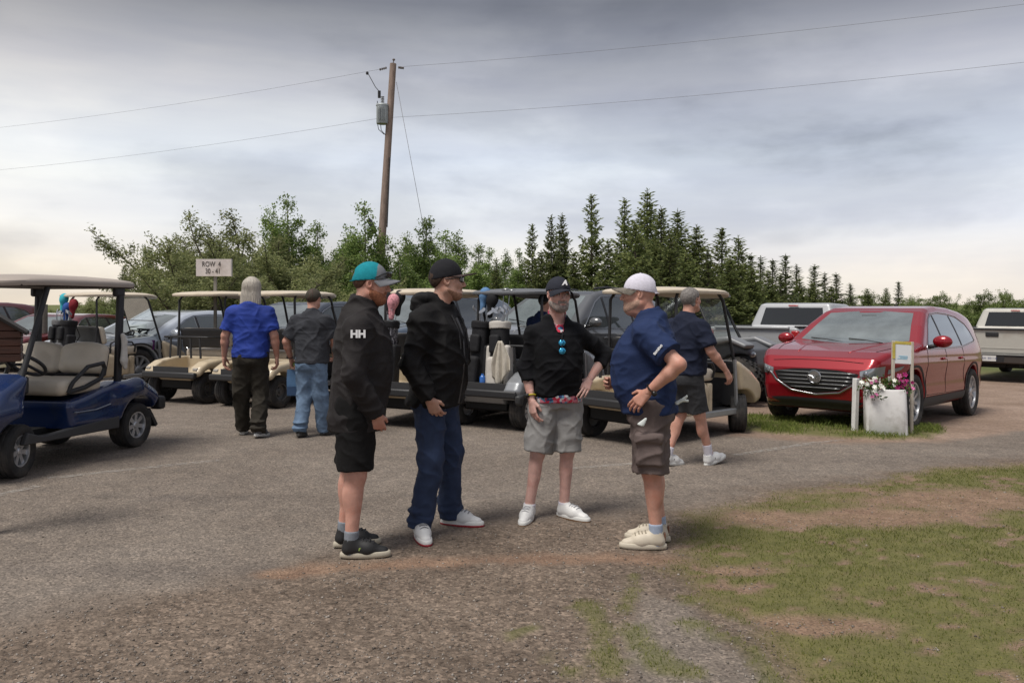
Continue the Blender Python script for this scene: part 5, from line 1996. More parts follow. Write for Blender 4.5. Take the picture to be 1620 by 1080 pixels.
# ------------------------------------------------------------------ wooden box on a post at the left edge
WB = M('dark_stained_wood', (.060, .020, .010), .55, var=.35, vscale=5, stretch=(1, 1, 7), bump=.2, bscale=30)
WBR = M('dark_shingle', (.015, .011, .009), .8, var=.3, vscale=12)
YB = 5.6
bx = empty('wooden_box', 'dark wooden house-shaped box on a post at the left edge', 'box')
B3 = lambda px, py: Vector(((px - 810) / FPX * YB, 0, CAM_H + (HORIZON - py) * YB / FPX))
xr, zb_, ze = B3(32, 0).x, B3(0, 571).z, B3(0, 522).z
xl = xr - .40
bx.location = ((xl + xr) / 2 - .02, YB, 0)
bx.rotation_euler = (0, 0, R(28))
hw = .20
for k in range(4):
    z0 = zb_ + (ze - zb_) * k / 4
    z1 = zb_ + (ze - zb_) * (k + 1) / 4 - .004
    MB().box((0, 0, (z0 + z1) / 2), (.40, .30, z1 - z0)).build('board', WB, bx, bevel=.004)
rg = .125
MB().prism([(-hw, ze), (hw, ze), (0, ze + rg * .95)], -.149, .149).build('gable', WB, bx)
for sg in (1, -1):
    MB().prism([(sg * (hw + .035), ze - .035), (sg * (hw + .035), ze - .012), (0, ze + rg + .025), (0, ze + rg - .002)], -.19, .19).build('roof_board', WBR, bx, bevel=.003)
MB().box((-.06, 0, zb_ / 2 - .05), (.09, .09, zb_ + .1)).build('post', WB, bx, bevel=.006)
post = MB().tube([(0, 0, -.2), (0, 0, 1.55)], .10, 12).build('fence_post', M('grey_post2', (.18, .165, .14), .9, var=.2, vscale=6), None)
pX, pY = (68 - 810) / FPX * 19.5, 19.5
post.location = (pX, pY, 0)
tag(post, 'plain round post standing beyond the blue cart', 'post')

# ------------------------------------------------------------------ people (each modelled 1.80 m tall, facing +Y, right hand towards +X, then scaled)
def skin(name, c):
    m = M(name, c, .52, spec=.35, var=.16, vscale=16, bump=.08, bscale=120, dirt=tuple(q * k for q, k in zip(c, (.92, .72, .66))), dscale=9)
    m.node_tree.nodes['Principled BSDF'].inputs['Subsurface Weight'].default_value = .08
    m.node_tree.nodes['Principled BSDF'].inputs['Subsurface Radius'].default_value = (.012, .005, .003)
    return m


def cloth(name, c, var=.12, rough=.85, vs=5.0, bump=.4, bs=20, sheen=.0, stretch=None):
    return M(name, c, rough, spec=.25, var=var, vscale=vs, bump=bump, bscale=bs, bdist=.012, sheen=sheen, stretch=stretch)


def V3(v):
    return np.array(v, float)


def hand_mesh(wrist, d, n, side, curl=.5, thumb=0.0, h=.0042, spread=1.0):
    """palm, four fingers and a thumb; d points along the fingers, n is the back of the hand"""
    f = SDF((-.085, -.075, -.115), (.085, .215, .06), h)
    sx = -1 if side > 0 else 1
    f.cone((0, -.07, 0), (0, .012, 0), .027, .0245, .01, (1, 1, 1.15))
    kx = [.031, .0105, -.0105, -.030]
    ln = [(.043, .026, .020), (.047, .030, .021), (.044, .028, .021), (.035, .021, .018)]
    for i in range(4):
        x = kx[i] * sx
        ky = (.092, .096, .091, .082)[i]
        f.cone((x * .55, .012, 0), (x, ky, .002), .0155, .0125, .016, (1, 1, 1.1))
        p = V3((x, ky, .002))
        a = 0.0
        ang = kx[i] * 3.2 * spread * sx
        for j, L_ in enumerate(ln[i]):
            a += curl * (.75, 1.0, .7)[j] * (1 + .10 * i)
            q = p + L_ * V3((math.sin(ang) * math.cos(a), math.cos(ang) * math.cos(a), -math.sin(a)))
            r0 = (.0098, .0088, .0080)[j] * (.88 if i == 3 else 1)
            f.cone(p, q, r0, r0 * .93, .003)
            p = q
    t0, t1, t2 = V3((sx * .020, .018, -.008)), V3((sx * (.048 + thumb * .014), .052, -.020)), V3((sx * (.053 + thumb * .022), .086, -.034 + thumb * .012))
    f.cone(t0, t1, .0165, .0120, .012)
    f.cone(t1, t2, .0115, .0090, .003)
    V, F = f.mesh()
    d = Vector(d).normalized()
    n = Vector(n)
    n = (n - d * n.dot(d)).normalized()
    x = d.cross(n)
    Mx = np.array([[x[i], d[i], n[i]] for i in range(3)])
    return V @ Mx.T + V3(wrist), F


def head_frame(P):
    hp = V3(P.get('head', (0, .045, 1.685)))
    E = Euler((R(P.get('pitch', 0)), R(P.get('tilt', 0)), R(-P.get('yaw', 0))), 'ZXY') if False else None
    Mx = Matrix.Rotation(R(-P.get('yaw', 0)), 3, 'Z') @ Matrix.Rotation(R(P.get('pitch', 0)), 3, 'X') @ Matrix.Rotation(R(P.get('tilt', 0)), 3, 'Y')
    return hp, np.array(Mx)


def head_field(h=.0045, fat=1.0, grow=0.0):
    f = SDF((-.13, -.15, -.20), (.13, .17, .18), h)
    g = grow
    f.ell((0, -.012, .034), (.077 + g, .098 + g, .088 + g), .02)
    f.ell((0, .028, -.030), (.064 * fat + g, .074 + g, .086 + g), .03)
    f.ell((0, .060, -.088), (.034 * fat + g, .036 + g, .030 + g), .03)
    for s in (1, -1):
        f.cone((s * .052 * fat, .002, -.055), (s * .022, .068, -.090), .026 * fat + g, .024 + g, .03)
        f.ell((s * .040, .066, -.012), (.028 + g, .026 + g, .026 + g), .02)
    f.cone((-.036, .084, .034), (.036, .084, .034), .012 + g, .012 + g, .015)
    return f


def skinhead(P, h=.0045):
    fat = P.get('fat', 1.0)
    f = head_field(h, fat)
    for s in (1, -1):
        f.ell((s * .032, .104, .014), (.017, .016, .012), .012, op='s')
        f.ell((s * .032, .087, .013), (.0135, .012, .011), .004)
        f.ell((s * .079, -.006, .004), (.010, .021, .033), .006, Matrix.Rotation(R(12), 3, 'X') @ Matrix.Rotation(R(-s * 18), 3, 'Z'))
        f.ell((s * .083, .000, .006), (.005, .010, .018), .004, op='s')
        f.ell((s * .012, .104, -.028), (.009, .010, .008), .006)
    f.cone((0, .096, .024), (0, .118, -.020), .0085, .0125, .010)
    f.ell((0, .116, -.023), (.0125, .012, .010), .006)
    f.ell((0, .092, -.058), (.024, .012, .0065), .006)
    f.ell((0, .091, -.068), (.021, .012, .007), .006)
    f.ell((0, .108, -.0625), (.024, .012, .0025), .003, op='s')
    if fat > 1.04:
        f.ell((0, .02, -.112), (.055, .06, .03), .03)
    f.cone((0, -.020, -.05), (0, -.050, -.20), .056 * fat, .062 * fat, .03, cut=True)
    return f.mesh()


def person(label, loc, face, scale, P, group=None):
    """face: heading in degrees from +X"""
    x0, y0 = loc
    zg = P.get('z', float(gz(x0, y0)))
    root = empty('person', label, 'person', (x0, y0, zg), R(face - 90), group)
    root.scale = (scale,) * 3
    hp, hM = head_frame(P)
    hv = P.get('h', .0075)
    SK = P['skin']
    tor = P['torso']
    J = dict(shR=(.178, -.01, 1.40), shL=(-.178, -.01, 1.40), elR=(.25, -.02, 1.15), elL=(-.25, -.02, 1.15), wrR=(.25, .05, .90), wrL=(-.25, .05, .90),
             hipR=(.088, 0, .92), hipL=(-.088, 0, .92), knR=(.10, .02, .51), knL=(-.10, .02, .51), anR=(.10, -.02, .09), anL=(-.10, -.02, .09))
    J.update({k: v for k, v in P.items() if (k[:2] in ('sh', 'el', 'wr', 'kn', 'an') or k[:3] == 'hip') and k[-1] in 'LR'})
    J = {k: V3(v) for k, v in J.items()}
    arm = P.get('arm', 1.0)
    leg = P.get('leg', 1.0)
    allp = np.array([v for v in J.values()] + [hp])
    lo, hi = allp.min(0) - .22, allp.max(0) + .22
    lo[2] = 0.0
    # ---- the body: one skin from the neck to the ankles, with hands and head grown on
    f = SDF(lo, hi, hv)
    f.lev([t_ for t_ in tor if t_[0] >= .95], 2.3, .02, grow=-.045)
    nb = V3((0, np.interp(1.5, [t_[0] for t_ in tor], [t_[4] for t_ in tor]), 1.50))
    hc = hM @ V3((0, -.020, -.05)) + hp
    f.cone(nb - V3((0, 0, .06)), hc, .062 * P.get('neck', 1), .052 * P.get('neck', 1), .04)
    for s in 'RL':
        sh, el, wr = J['sh' + s], J['el' + s], J['wr' + s]
        f.cone(nb + V3((0, 0, -.04)) + (sh - nb) * .3, sh, .042, .045, .05)
        f.cone(sh, el, .052 * arm, .041 * arm, .02)
        mid = el + (wr - el) * .3
        f.cone(el, mid, .041 * arm, .042 * arm, .02)
        f.cone(mid, wr, .042 * arm, .0262, .02)
        hi_, kn, an = J['hip' + s], J['kn' + s], J['an' + s]
        f.cone(hi_, kn, .085 * leg, .058 * leg, .03)
        f.cone(kn, an, .054 * leg, .037, .03)
        dn = (an - kn)
        back = V3((0, -.020, 0))
        f.ell(kn + dn * .30 + back, (.046 * leg, .050 * leg, .115), .03)
        f.cone(an, an + V3((0, 0, -.03)), .034, .028, .02)
    parts = [f.mesh()]
    Vh, Fh = skinhead(P)
    parts.append((Vh @ hM.T + hp, Fh))
    for s, sg in (('R', 1), ('L', -1)):
        if P.get('hide' + s):
            continue
        wr, el = J['wr' + s], J['el' + s]
        d = V3(P.get('hd' + s, wr - el))
        n = P.get('hn' + s, (sg, 0, 0))
        parts.append(hand_mesh(wr, d, n, sg, P.get('curl' + s, .38), P.get('thumb' + s, 0.0)))
    V, F, b = [], [], 0
    for v, q in parts:
        V.append(v)
        F.append(q + b)
        b += len(v)
    mk('body', np.concatenate(V), np.concatenate(F), SK, root, 180)
    # ---- eyes, mouth, brows
    hx = lambda p: tuple(hM @ V3(p) + hp)
    if P.get('face', True):
        for s in (1, -1):
            eb = MB().ball(hx((s * .032, .0900, .0135)), .0112, 10, 8).build('eye', M('eye_white', (.50, .46, .43), .3), root, 180)
            MB().ball(hx((s * .032, .0975, .0135)), .0058, 8, 6).build('iris', M('iris_dark', (.03, .025, .02), .2), eb, 180)
            MB().tube([hx((s * .014, .1005, .033)), hx((s * .032, .1010, .039)), hx((s * .052, .088, .034))], [.004, .005, .003], 6).build('eyebrow', P.get('brow', M('brow_brown', (.09, .055, .035), .9)), root, 60)
        MB().tube([hx((-.023, .094, -.0615)), hx((0, .1035, -.0625)), hx((.023, .094, -.0615))], [.002, .0042, .002], 6).build('mouth', M('lips', (.30, .11, .09), .5), root, 60)

    def fieldmesh(f, name, m, amp=0.0, seed=0, fr=(9, 9, 5), parent=None, post=None, mask=None):
        V, F = f.mesh()
        if amp:
            n = vnormals(V, F)
            q = fbm(V[:, 0] * 3, V[:, 1] * 3, V[:, 2] * 3, seed + 20, 2) * 2.2
            a = fbm(V[:, 0] * fr[0] + V[:, 2] * 2.0, V[:, 1] * fr[1], V[:, 2] * fr[2], seed, 2) - .5
            r1_ = 1 - np.abs(2 * fbm(V[:, 0] * fr[0] * 1.1 - V[:, 2] * 5 + q, V[:, 1] * fr[1] * 1.1 + V[:, 2] * 4, V[:, 2] * fr[2] * .9 + q, seed + 7, 1) - 1)
            r2_ = 1 - np.abs(2 * fbm(V[:, 0] * fr[0] * 1.9 + V[:, 2] * 9 - q, V[:, 1] * fr[1] * 1.9 + q, V[:, 2] * fr[2] * 2.2, seed + 9, 1) - 1)
            V = V + n * (.72 * amp * (a * 1.5 + (r1_ ** 3 - .35) * 1.1 + (r2_ ** 3 - .35) * .55))[:, None]
        if post:
            V = post(V)
        if mask is not None:
            F = F[mask(V[F].mean(1))]
        return mk(name, V, F, m, parent or root, 180)
    # ---- top
    T = P['top']
    sl = T['sleeve']
    f = SDF(lo, hi, hv)
    ft = [t_ for t_ in tor if t_[0] > T['hem']]
    z0 = T['hem']
    it = [z0] + [float(np.interp(z0, [t_[0] for t_ in tor], [t_[k] for t_ in tor])) for k in range(1, 5)]
    f.lev([it] + ft, 2.35, .02, grow=T.get('loose', 0.0))
    sr = T.get('sr', (.074, .066))
    for s in 'RL':
        sh, el, wr = J['sh' + s], J['el' + s], J['wr' + s]
        f.cone(nb + V3((0, 0, -.035)) + (sh - nb) * .15, sh + V3((0, 0, .004)), .058, .060, .06)
        if sl == 'short':
            fr_ = T.get('frac', .78)
            f.cone(sh + (sh - el) * .05, sh + (el - sh) * fr_, sr[0], sr[1] + .010, .05, cut=True)
        else:
            f.cone(sh, el, sr[0], sr[1], .05)
            e2 = {'long': 1.0, 'three': .42, 'cuff': .92}[sl]
            f.cone(el, el + (wr - el) * e2, sr[1], sr[1] - (.014 if sl != 'three' else .006), .03, cut=True)
    col = T.get('collar')
    if col == 'polo':
        f.cone(nb + V3((0, .0, -.03)), nb + (hc - nb) * .45 + V3((0, .0, .0)), .098, .078, .03, cut=True)
        f.cone(nb + V3((0, .03, -.02)), nb + (hc - nb) * 1.2 + V3((0, .06, 0)), .060, .082, .005, op='s')
    elif col == 'high':
        f.cone(nb + V3((0, -.01, -.05)), nb + (hc - nb) * .72, .105, .088, .03, cut=True)
        f.cone(nb + (hc - nb) * .35 + V3((0, .01, 0)), nb + (hc - nb) * 1.2 + V3((0, .02, 0)), .060, .085, .005, op='s')
    elif col == 'hood':
        f.cone(nb + V3((0, -.01, -.05)), nb + (hc - nb) * .55, .105, .085, .03, cut=True)
        f.ell(nb + V3((0, -.095, .010)), (.135, .075, .080), .03)
        f.ell(nb + V3((0, -.045, .050)), (.130, .110, .040), .03)
        f.ell(nb + V3((0, .06, -.005)), (.095, .060, .035), .03)
        f.cone(nb + (hc - nb) * .25 + V3((0, .02, 0)), nb + (hc - nb) * 1.3 + V3((0, .03, 0)), .062, .105, .01, op='s')
    elif col == 'vee':
        f.cone(nb + V3((0, .00, -.03)), nb + (hc - nb) * .30, .092, .080, .03, cut=True)
        f.cone(nb + V3((0, .02, .0)), nb + (hc - nb) * 1.1 + V3((0, .04, 0)), .058, .085, .008, op='s')
        f.cone(nb + V3((0, .11, -.10)), nb + V3((0, .06, .02)), .018, .052, .012, op='s')
    topo = fieldmesh(f, T['name'], T['mat'], T.get('amp', .010), T.get('seed', 3), T.get('fr', (6, 6, 7)))
    # ---- trousers or shorts
    B = P['bot']
    f = SDF(lo, hi, hv)
    wz = B.get('waist', 1.04)
    pel = [(z_, *[float(np.interp(z_, [t_[0] for t_ in tor], [t_[k] for t_ in tor])) for k in range(1, 5)]) for z_ in np.linspace(.84, wz, 6)]
    pel = [(a, b_ * B.get('wf', .94), c * B.get('wd', .94), d, e) for a, b_, c, d, e in pel]
    f.lev(pel, 2.3, .02)
    br = B['r']
    for s in 'RL':
        hi_, kn, an = J['hip' + s], J['kn' + s], J['an' + s]
        if B['type'] == 'shorts':
            e = hi_ + (kn - hi_) * B['frac']
            f.cone(hi_ + V3((0, -.01, .0)), e, br[0], br[1], B.get('k', .05), cut=True)
        else:
            f.cone(hi_ + V3((0, -.01, 0)), kn, br[0], br[1], .05)
            bt = an + V3((0, 0, -.035))
            f.cone(kn, bt, br[1], br[2], .03, cut=True)
            f.ell(an + V3((0, 0, .02)), (br[2] + .008, br[2] + .008, .022), .02)
            f.ell(an + V3((0, .0, .085)), (br[2] + .004, br[2] + .006, .020), .02)
    f.ell((0, -.075 + tor[0][4], .89), (.135, .078, .095), .05)
    if B.get('cargo'):
        sg = B['cargo']
        kn, hi_ = J['knR' if sg > 0 else 'knL'], J['hipR' if sg > 0 else 'hipL']
        c = hi_ + (kn - hi_) * .66 + V3((sg * br[0] * .88, .0, 0))
        f.rbox(c, (.035, .085, .095), .025, .012)
        f.rbox(c + V3((sg * .006, 0, .085)), (.040, .092, .032), .018, .008)
    boto = fieldmesh(f, B['name'], B['mat'], B.get('amp', .010), B.get('seed', 5), B.get('fr', (7, 7, 6)))
    # ---- socks and shoes
    S = P['shoe']
    for s, sg in (('R', 1), ('L', -1)):
        an, kn = J['an' + s], J['kn' + s]
        toe = R(-P.get('toe' + s, 8 * sg))
        heel = P.get('heel' + s, 0.0)
        lift = P.get('lift' + s, 0.0)
        if S.get('sock'):
            ax = (kn - an) / np.linalg.norm(kn - an)
            f = SDF(an - .13, an + .22, .008)
            f.cone(an - V3((0, 0, .05)), an + ax * S['sockh'], .043, .046, .01, cut=True)
            so = f.build('sock', S['sock'], root)
        g = SDF((-.09, -.13, -.01), (.09, .23, .16), .0065)
        g.cone((0, -.052, .050), (0, .06, .045), .042, .046, .03)
        g.cone((0, .06, .045), (0, .155, .030), .046, .034, .03, (1, 1, 1.1))
        g.cone((0, -.045, .06), (0, -.040, .118), .044, .041, .02, cut=True)
        g.cone((0, -.03, .085), (0, .075, .060), .036, .036, .03)
        g.cone((0, -.042, .10), (0, -.042, .16), .034, .040, .004, op='s')
        g.half((0, 0, .022), (0, 0, -1))
        Mx = Matrix.Translation(Vector((an[0], an[1] + 0.03 * math.cos(toe) - .0, lift))) @ Matrix.Rotation(toe, 4, 'Z') @ Matrix.Translation((0, -.085, 0)) @ Matrix.Rotation(R(-heel), 4, 'X') @ Matrix.Translation((0, .085, 0))
        Mx = Matrix.Translation(Vector((an[0], an[1], lift))) @ Matrix.Rotation(toe, 4, 'Z') @ Matrix.Translation((0, .10, 0)) @ Matrix.Rotation(R(-heel), 4, 'X') @ Matrix.Translation((0, -.10 + .04, 0))
        Vs, Fs = g.mesh()
        A4 = np.array(Mx)
        Vs = Vs @ A4[:3, :3].T + A4[:3, 3]
        sh_o = mk('shoe', Vs, Fs, S['mat'], root, 180)
        ol = []
        for a in np.linspace(0, 2 * math.pi, 40, endpoint=False):
            c, s_ = math.cos(a), math.sin(a)
            yy = .048 + .150 * s_
            wd = .047 * (1 + .10 * math.sin(a * 1.0)) * (1 if abs(s_) < .8 else .98)
            ol.append((wd * math.copysign(abs(c) ** .75, c), yy))
        rings = [[Mx @ Vector((px_ * k, (py_ - .048) * k + .048, z_)) for px_, py_ in ol] for k, z_ in ((.92, .0), (1.02, .004), (1.04, .016), (1.02, .032), (.95, .037))]
        MB().loft(rings).build('sole', S['sole'], sh_o, 60)
        if S.get('tread'):
            rings = [[Mx @ Vector((px_ * k, (py_ - .048) * k + .048, z_)) for px_, py_ in ol] for k, z_ in ((.95, -.004), (1.04, .001), (1.05, .011), (1.03, .014))]
            MB().loft(rings).build('tread', S['tread'], sh_o, 60)
        if S.get('tab'):
            MB().box((0, 0, 0), (.030, .012, .050)).xf(Mx @ Matrix.Translation((0, -.092, .080))).build('heel_tab', S['tab'], sh_o, bevel=.004)
        if S.get('lace'):
            for q in range(4):
                yy = .015 + .024 * q
                def tz(xx, yv):
                    i_, j_ = int(round((xx + .09) / .0065)), int(round((yv + .13) / .0065))
                    cc = np.nonzero(g.d[i_, j_] < 0)[0]
                    return g.ax[2][cc[-1]] + .003
                yy = .030 + .022 * q
                MB().tube([Mx @ Vector((xx, yy + .004 * (1 - abs(xx) / .026), tz(xx, yy) + .002)) for xx in (-.026, -.013, 0, .013, .026)], .0042, 5).build('lace', S['lace'], sh_o, 60)
        if S.get('mark'):
            for q in (-1, 1):
                MB().box((0, 0, 0), (.004, .052, .018)).xf(Mx @ Matrix.Translation((q * .0455, .035, .055)) @ Matrix.Rotation(R(-12), 4, 'X')).build('side_mark', S['mark'], sh_o)
    # ---- hair, beard, cap
    if P.get('hair'):
        H_ = P['hair']
        f = head_field(.005, 1.0, H_.get('g', .009))
        f.half((0, H_.get('front', .055), .06), (0, .72, -.52 if not H_.get('high') else -.9), .01)
        f.half((0, 0, H_.get('low', -.06)), (0, 0, -1), .01)
        for s in (1, -1):
            f.ell((s * .088, .008, -.012), (.03, .030, .048), .01, op='s')
        V, F = f.mesh()
        n = vnormals(V, F)
        V = V + n * (.006 * (fbm(V[:, 0] * 60, V[:, 1] * 60, V[:, 2] * 22, 4, 2) - .5))[:, None]
        mk('hair', V @ hM.T + hp, F, H_['mat'], root, 180)
    if P.get('longhair'):
        f = SDF((-.17, -.20, -.30), (.17, .15, .18), .0065)
        f.ell((0, -.020, .040), (.096, .112, .100), .02)
        f.lev([(-.235, .095, .045, 0, -.075), (-.17, .115, .062, 0, -.072), (-.08, .112, .078, 0, -.055), (.03, .098, .095, 0, -.03), (.08, .085, .09, 0, -.02)], 2.2, .03)
        f.half((0, .045, 0), (0, 1, .15), .02)
        V, F = f.mesh()
        n = vnormals(V, F)
        a = np.arctan2(V[:, 0], -(V[:, 1] + .0))
        V = V + n * (.011 * (fbm(a * 9, V[:, 2] * 5, 0, 11, 3) - .5) + .004 * np.sin(a * 46 + 6 * fbm(V[:, 2] * 7, a * 2, 0, 3)))[:, None]
        V[:, 2] -= np.where(V[:, 2] < -.18, (fbm(a * 14, 0 * a, 0 * a, 5, 2) - .3) * .09, 0)
        mk('hair', V @ hM.T + hp, F, P['longhair'], root, 180)
    if P.get('beard'):
        f = head_field(.0042, P.get('fat', 1.0), 0.0)
        f.cone((-.026, .088, -.049), (0, .094, -.043), .0075, .0085, .006)
        f.cone((.026, .088, -.049), (0, .094, -.043), .0075, .0085, .006)
        gb, bt = P.get('beardg', .0045), P.get('beardtop', -.035)

        def grow(x, y, z):
            g_ = np.minimum((y + .004 + .25 * (z + .03)) / .035, (bt - z - .30 * y + 0 * x) / .012)
            ms_ = np.where((np.abs(x) < .034) & (y > .075) & (z < -.034) & (z > -.056), .8, -9)
            g_ = np.maximum(g_, ms_)
            lip = ((x / .022) ** 2 + ((z + .0625) / .0065) ** 2 < 1) & (y > .06)
            return np.where(lip, -.9, np.clip(g_, -1, 1))
        f.d -= (gb * grow(f.ax[0][:, None, None], f.ax[1][None, :, None], f.ax[2][None, None, :])).astype(np.float32)
        V, F = f.mesh()
        n = vnormals(V, F)
        V = V + n * (.002 * (fbm(V[:, 0] * 90, V[:, 1] * 90, V[:, 2] * 50, 4, 2) - .5))[:, None]
        mk('beard', V @ hM.T + hp, F, P['beard'], root, 180)
    if P.get('cap'):
        C = P['cap']
        f = SDF((-.13, -.15, -.02), (.13, .15, .20), .005)
        hgt = C.get('h', .105)
        f.ell((0, -.008, .035), (.091, .112, hgt), .0)
        f.half((0, 0, C.get('z', .030)), (0, .16, -1), .0)
        if C.get('hole'):
            f.ell((0, -.118, .060), (.034, .04, .028), .004, op='s')
        V, F = f.mesh()
        ctr = V[F].mean(1)
        ctr = ctr
        Vw = V @ hM.T + hp
        fr_ = ctr[:, 1] > .035
        if C.get('panel'):
            co = mk('cap', Vw, F[~fr_], C['mat'], root, 180)
            mk('cap_front_panel', Vw, F[fr_], C['panel'], co, 180)
        else:
            co = mk('cap', Vw, F, C['mat'], root, 180)
        Pt, Pu = [], []
        zb = C.get('z', .030)
        for i in range(17):
            a = R(-74 + 148 * i / 16)
            row = []
            for j in range(7):
                q = j / 6
                ex = C.get('len', .082) * q * (max(math.cos(a), 0) ** .55)
                xx = (.089 + .004 * q) * math.sin(a)
                yy = -.008 + .109 * math.cos(a) + ex
                zz = zb + .16 * yy + .004 - C.get('curve', .030) * (math.sin(a) ** 2) * (.35 + .65 * q) - q * C.get('dip', .012)
                row.append((xx, yy, zz))
            Pt.append([hx(p) for p in row])
            Pu.append([hx((p[0], p[1], p[2] - .0065)) for p in row])
        bb = MB().grid(Pt).grid(Pu)
        nn = 7
        for i in range(16):
            for (a0, b0) in ((i * nn + 6, (i + 1) * nn + 6),):
                bb.F.append((a0, b0, b0 + 17 * nn, a0 + 17 * nn))
        bo = bb.build('cap_brim', C.get('brim', C['mat']), co, 60)
        MB().ball(hx((0, -.008, .035 + hgt)), (.007, .007, .004), 8, 4).build('cap_button', C.get('panel', C['mat']), co, 180)
        if C.get('strap'):
            MB().tube([hx((.098 * math.sin(a), -.008 - .118 * math.cos(a), .030 - .16 * .118 * math.cos(a))) for a in np.linspace(-.6, .6, 9)], .008, 6, flat=.4).build('cap_strap', C['strap'], co, 60)
        P['_cap'] = co
    if P.get('glasses'):
        G = P['glasses']
        gz_, gy_ = (.014, .114) if G == 'on' else (.072, .124)
        gmz = M('sunglass_black', (.008, .008, .009), .12, coat=.5)
        go = None
        for s in (1, -1):
            Pg = [[hx((s * (.006 + .054 * i / 6), gy_ - .030 * (i / 6) ** 2, gz_ + .019 - .040 * j / 4 * (1 - .15 * i / 6))) for j in range(5)] for i in range(7)]
            o = MB().grid(Pg).build('sunglasses' if go is None else 'lens', gmz, root if go is None else go, 180)
            m_ = o.modifiers.new('thick', 'SOLIDIFY')
            m_.thickness = .004
            if go is None:
                go = o
            MB().tube([hx((s * .060, gy_ - .030, gz_ + .012)), hx((s * .083, .04, gz_ + (.008 if G == 'on' else -.020))), hx((s * .086, -.015, gz_ + (.002 if G == 'on' else -.045)))], .0035, 6).build('temple', gmz, go, 60)
        MB().tube([hx((-.058, gy_ - .026, gz_ + .018)), hx((0, gy_ + .002, gz_ + .019)), hx((.058, gy_ - .026, gz_ + .018))], .0035, 6).build('frame_bar', gmz, go, 60)
    if P.get('watch'):
        s, bm_, fm_ = P['watch']
        wr, el = J['wr' + s], J['el' + s]
        ax = (el - wr) / np.linalg.norm(el - wr)
        c = wr + ax * .035
        up = np.cross(ax, V3((.3, 1, .1)))
        up /= np.linalg.norm(up)
        sd_ = np.cross(ax, up)
        wo_ = MB().tube([c + (up * math.cos(a) + sd_ * math.sin(a)) * .034 for a in np.linspace(0, 2 * math.pi, 21)], .0105, 6, False, flat=.5).build('watch', bm_, root, 60)
        out = V3(P.get('watchdir', (1, 0, 0)))
        out = out - ax * (out @ ax)
        out /= np.linalg.norm(out)
        MB().ball(tuple(c + out * .036), (.019, .019, .019), 12, 6).build('watch_face', fm_, wo_, 180)
    P['_root'], P['_hx'], P['_top'], P['_bot'], P['_J'] = root, hx, topo, boto, J
    return root


def T_avg(belly=0.0, wide=1.0, lean=0.0, deep=1.0):
    """torso levels: height, half width, half depth, centre x, centre y"""
    b = belly
    return [(.74, .180 * wide, .128 * deep, 0, .0), (.86, .185 * wide, .136 * deep, 0, -.006), (.96, .182 * wide, (.134 + b * .35) * deep, 0, .002 + b * .30), (1.06, .180 * wide, (.132 + b * .62) * deep, 0, .006 + b * .55 + lean * .2),
            (1.16, .182 * wide, (.133 + b * .66) * deep, 0, .008 + b * .58 + lean * .4), (1.26, .186 * wide, (.133 + b * .48) * deep, 0, .006 + b * .42 + lean * .6), (1.34, .182 * wide, (.130 + b * .22) * deep, 0, .0 + b * .15 + lean * .8),
            (1.40, .165 * wide, .116 * deep, 0, -.006 + lean), (1.45, .130 * wide, .096 * deep, 0, -.012 + lean), (1.49, .098, .082, 0, -.014 + lean), (1.53, .074, .070, 0, -.015 + lean)]


SKIN1 = skin('skin_ruddy', (.54, .29, .225))
SKIN2 = skin('skin_tan', (.50, .295, .225))
SKIN3 = skin('skin_fair', (.59, .36, .31))
SKIN4 = skin('skin_sunburnt', (.53, .285, .215))
HAIRB = M('hair_brown', (.045, .024, .014), .7, var=.4, vscale=60)
HAIRR = M('hair_auburn', (.07, .028, .014), .7, var=.4, vscale=60)
HAIRG = M('hair_grey', (.17, .155, .145), .7, var=.45, vscale=55)
HAIRS = M('hair_silver', (.40, .365, .315), .6, var=.30, vscale=30, stretch=(3, 3, .4), bump=.4, bscale=60)
BEARDG = M('beard_grey', (.27, .235, .215), .9, var=.5, vscale=70, dirt=(.40, .26, .21), dscale=30)
BEARDR = M('beard_red', (.27, .105, .055), .9, var=.4, vscale=80)
BEARDD = M('stubble_brown', (.27, .145, .095), .9, var=.35, vscale=80)
BEARDL = M('stubble_light', (.38, .24, .18), .9, var=.3, vscale=80)
WHITESH = M('shoe_white', (.66, .66, .65), .5, var=.05, vscale=12)
CREAMSH = M('shoe_cream', (.56, .50, .40), .6, var=.08, vscale=12)
BLK = cloth('black_jacket', (.0065, .006, .0066), .35, .8)
BLK2 = cloth('black_softshell', (.019, .0165, .017), .25, .75)
BLKS = cloth('black_shorts', (.0055, .0052, .0055), .3, .85)
NAVYP = cloth('navy_trousers', (.027, .042, .088), .3, .8)
NAVYS = cloth('navy_polo', (.014, .027, .080), .2, .85)
NAVYS2 = cloth('dark_navy_polo', (.010, .014, .032), .2, .85)
BLKSW = cloth('black_sweater', (.0055, .0057, .0075), .3, .95)
GREYSH = cloth('grey_shorts', (.27, .265, .26), .18, .9, 4)
BROWNSH = cloth('brown_cargo', (.115, .088, .082), .28, .9, 6, .4, 20)
BLUESH = cloth('royal_blue_shirt', (.018, .042, .245), .22, .75)
OLIVE = cloth('olive_trousers', (.030, .026, .020), .3, .9, 5)
DGREY = cloth('charcoal_polo', (.038, .040, .047), .15, .9)
JEANS = cloth('blue_jeans', (.125, .185, .275), .38, .9, 7, .3, 30)
CHAR = cloth('charcoal_shorts', (.040, .041, .045), .2, .9)
TEAL = cloth('teal_mesh', (.010, .225, .275), .12, .9, 40, .3, 220)
GREYC = cloth('grey_cap_cloth', (.17, .175, .19), .1, .9)
LAVW = cloth('white_mesh', (.62, .60, .68), .08, .9, 60, .3, 220)
CAPB = cloth('black_cap_cloth', (.013, .013, .016), .2, .9)
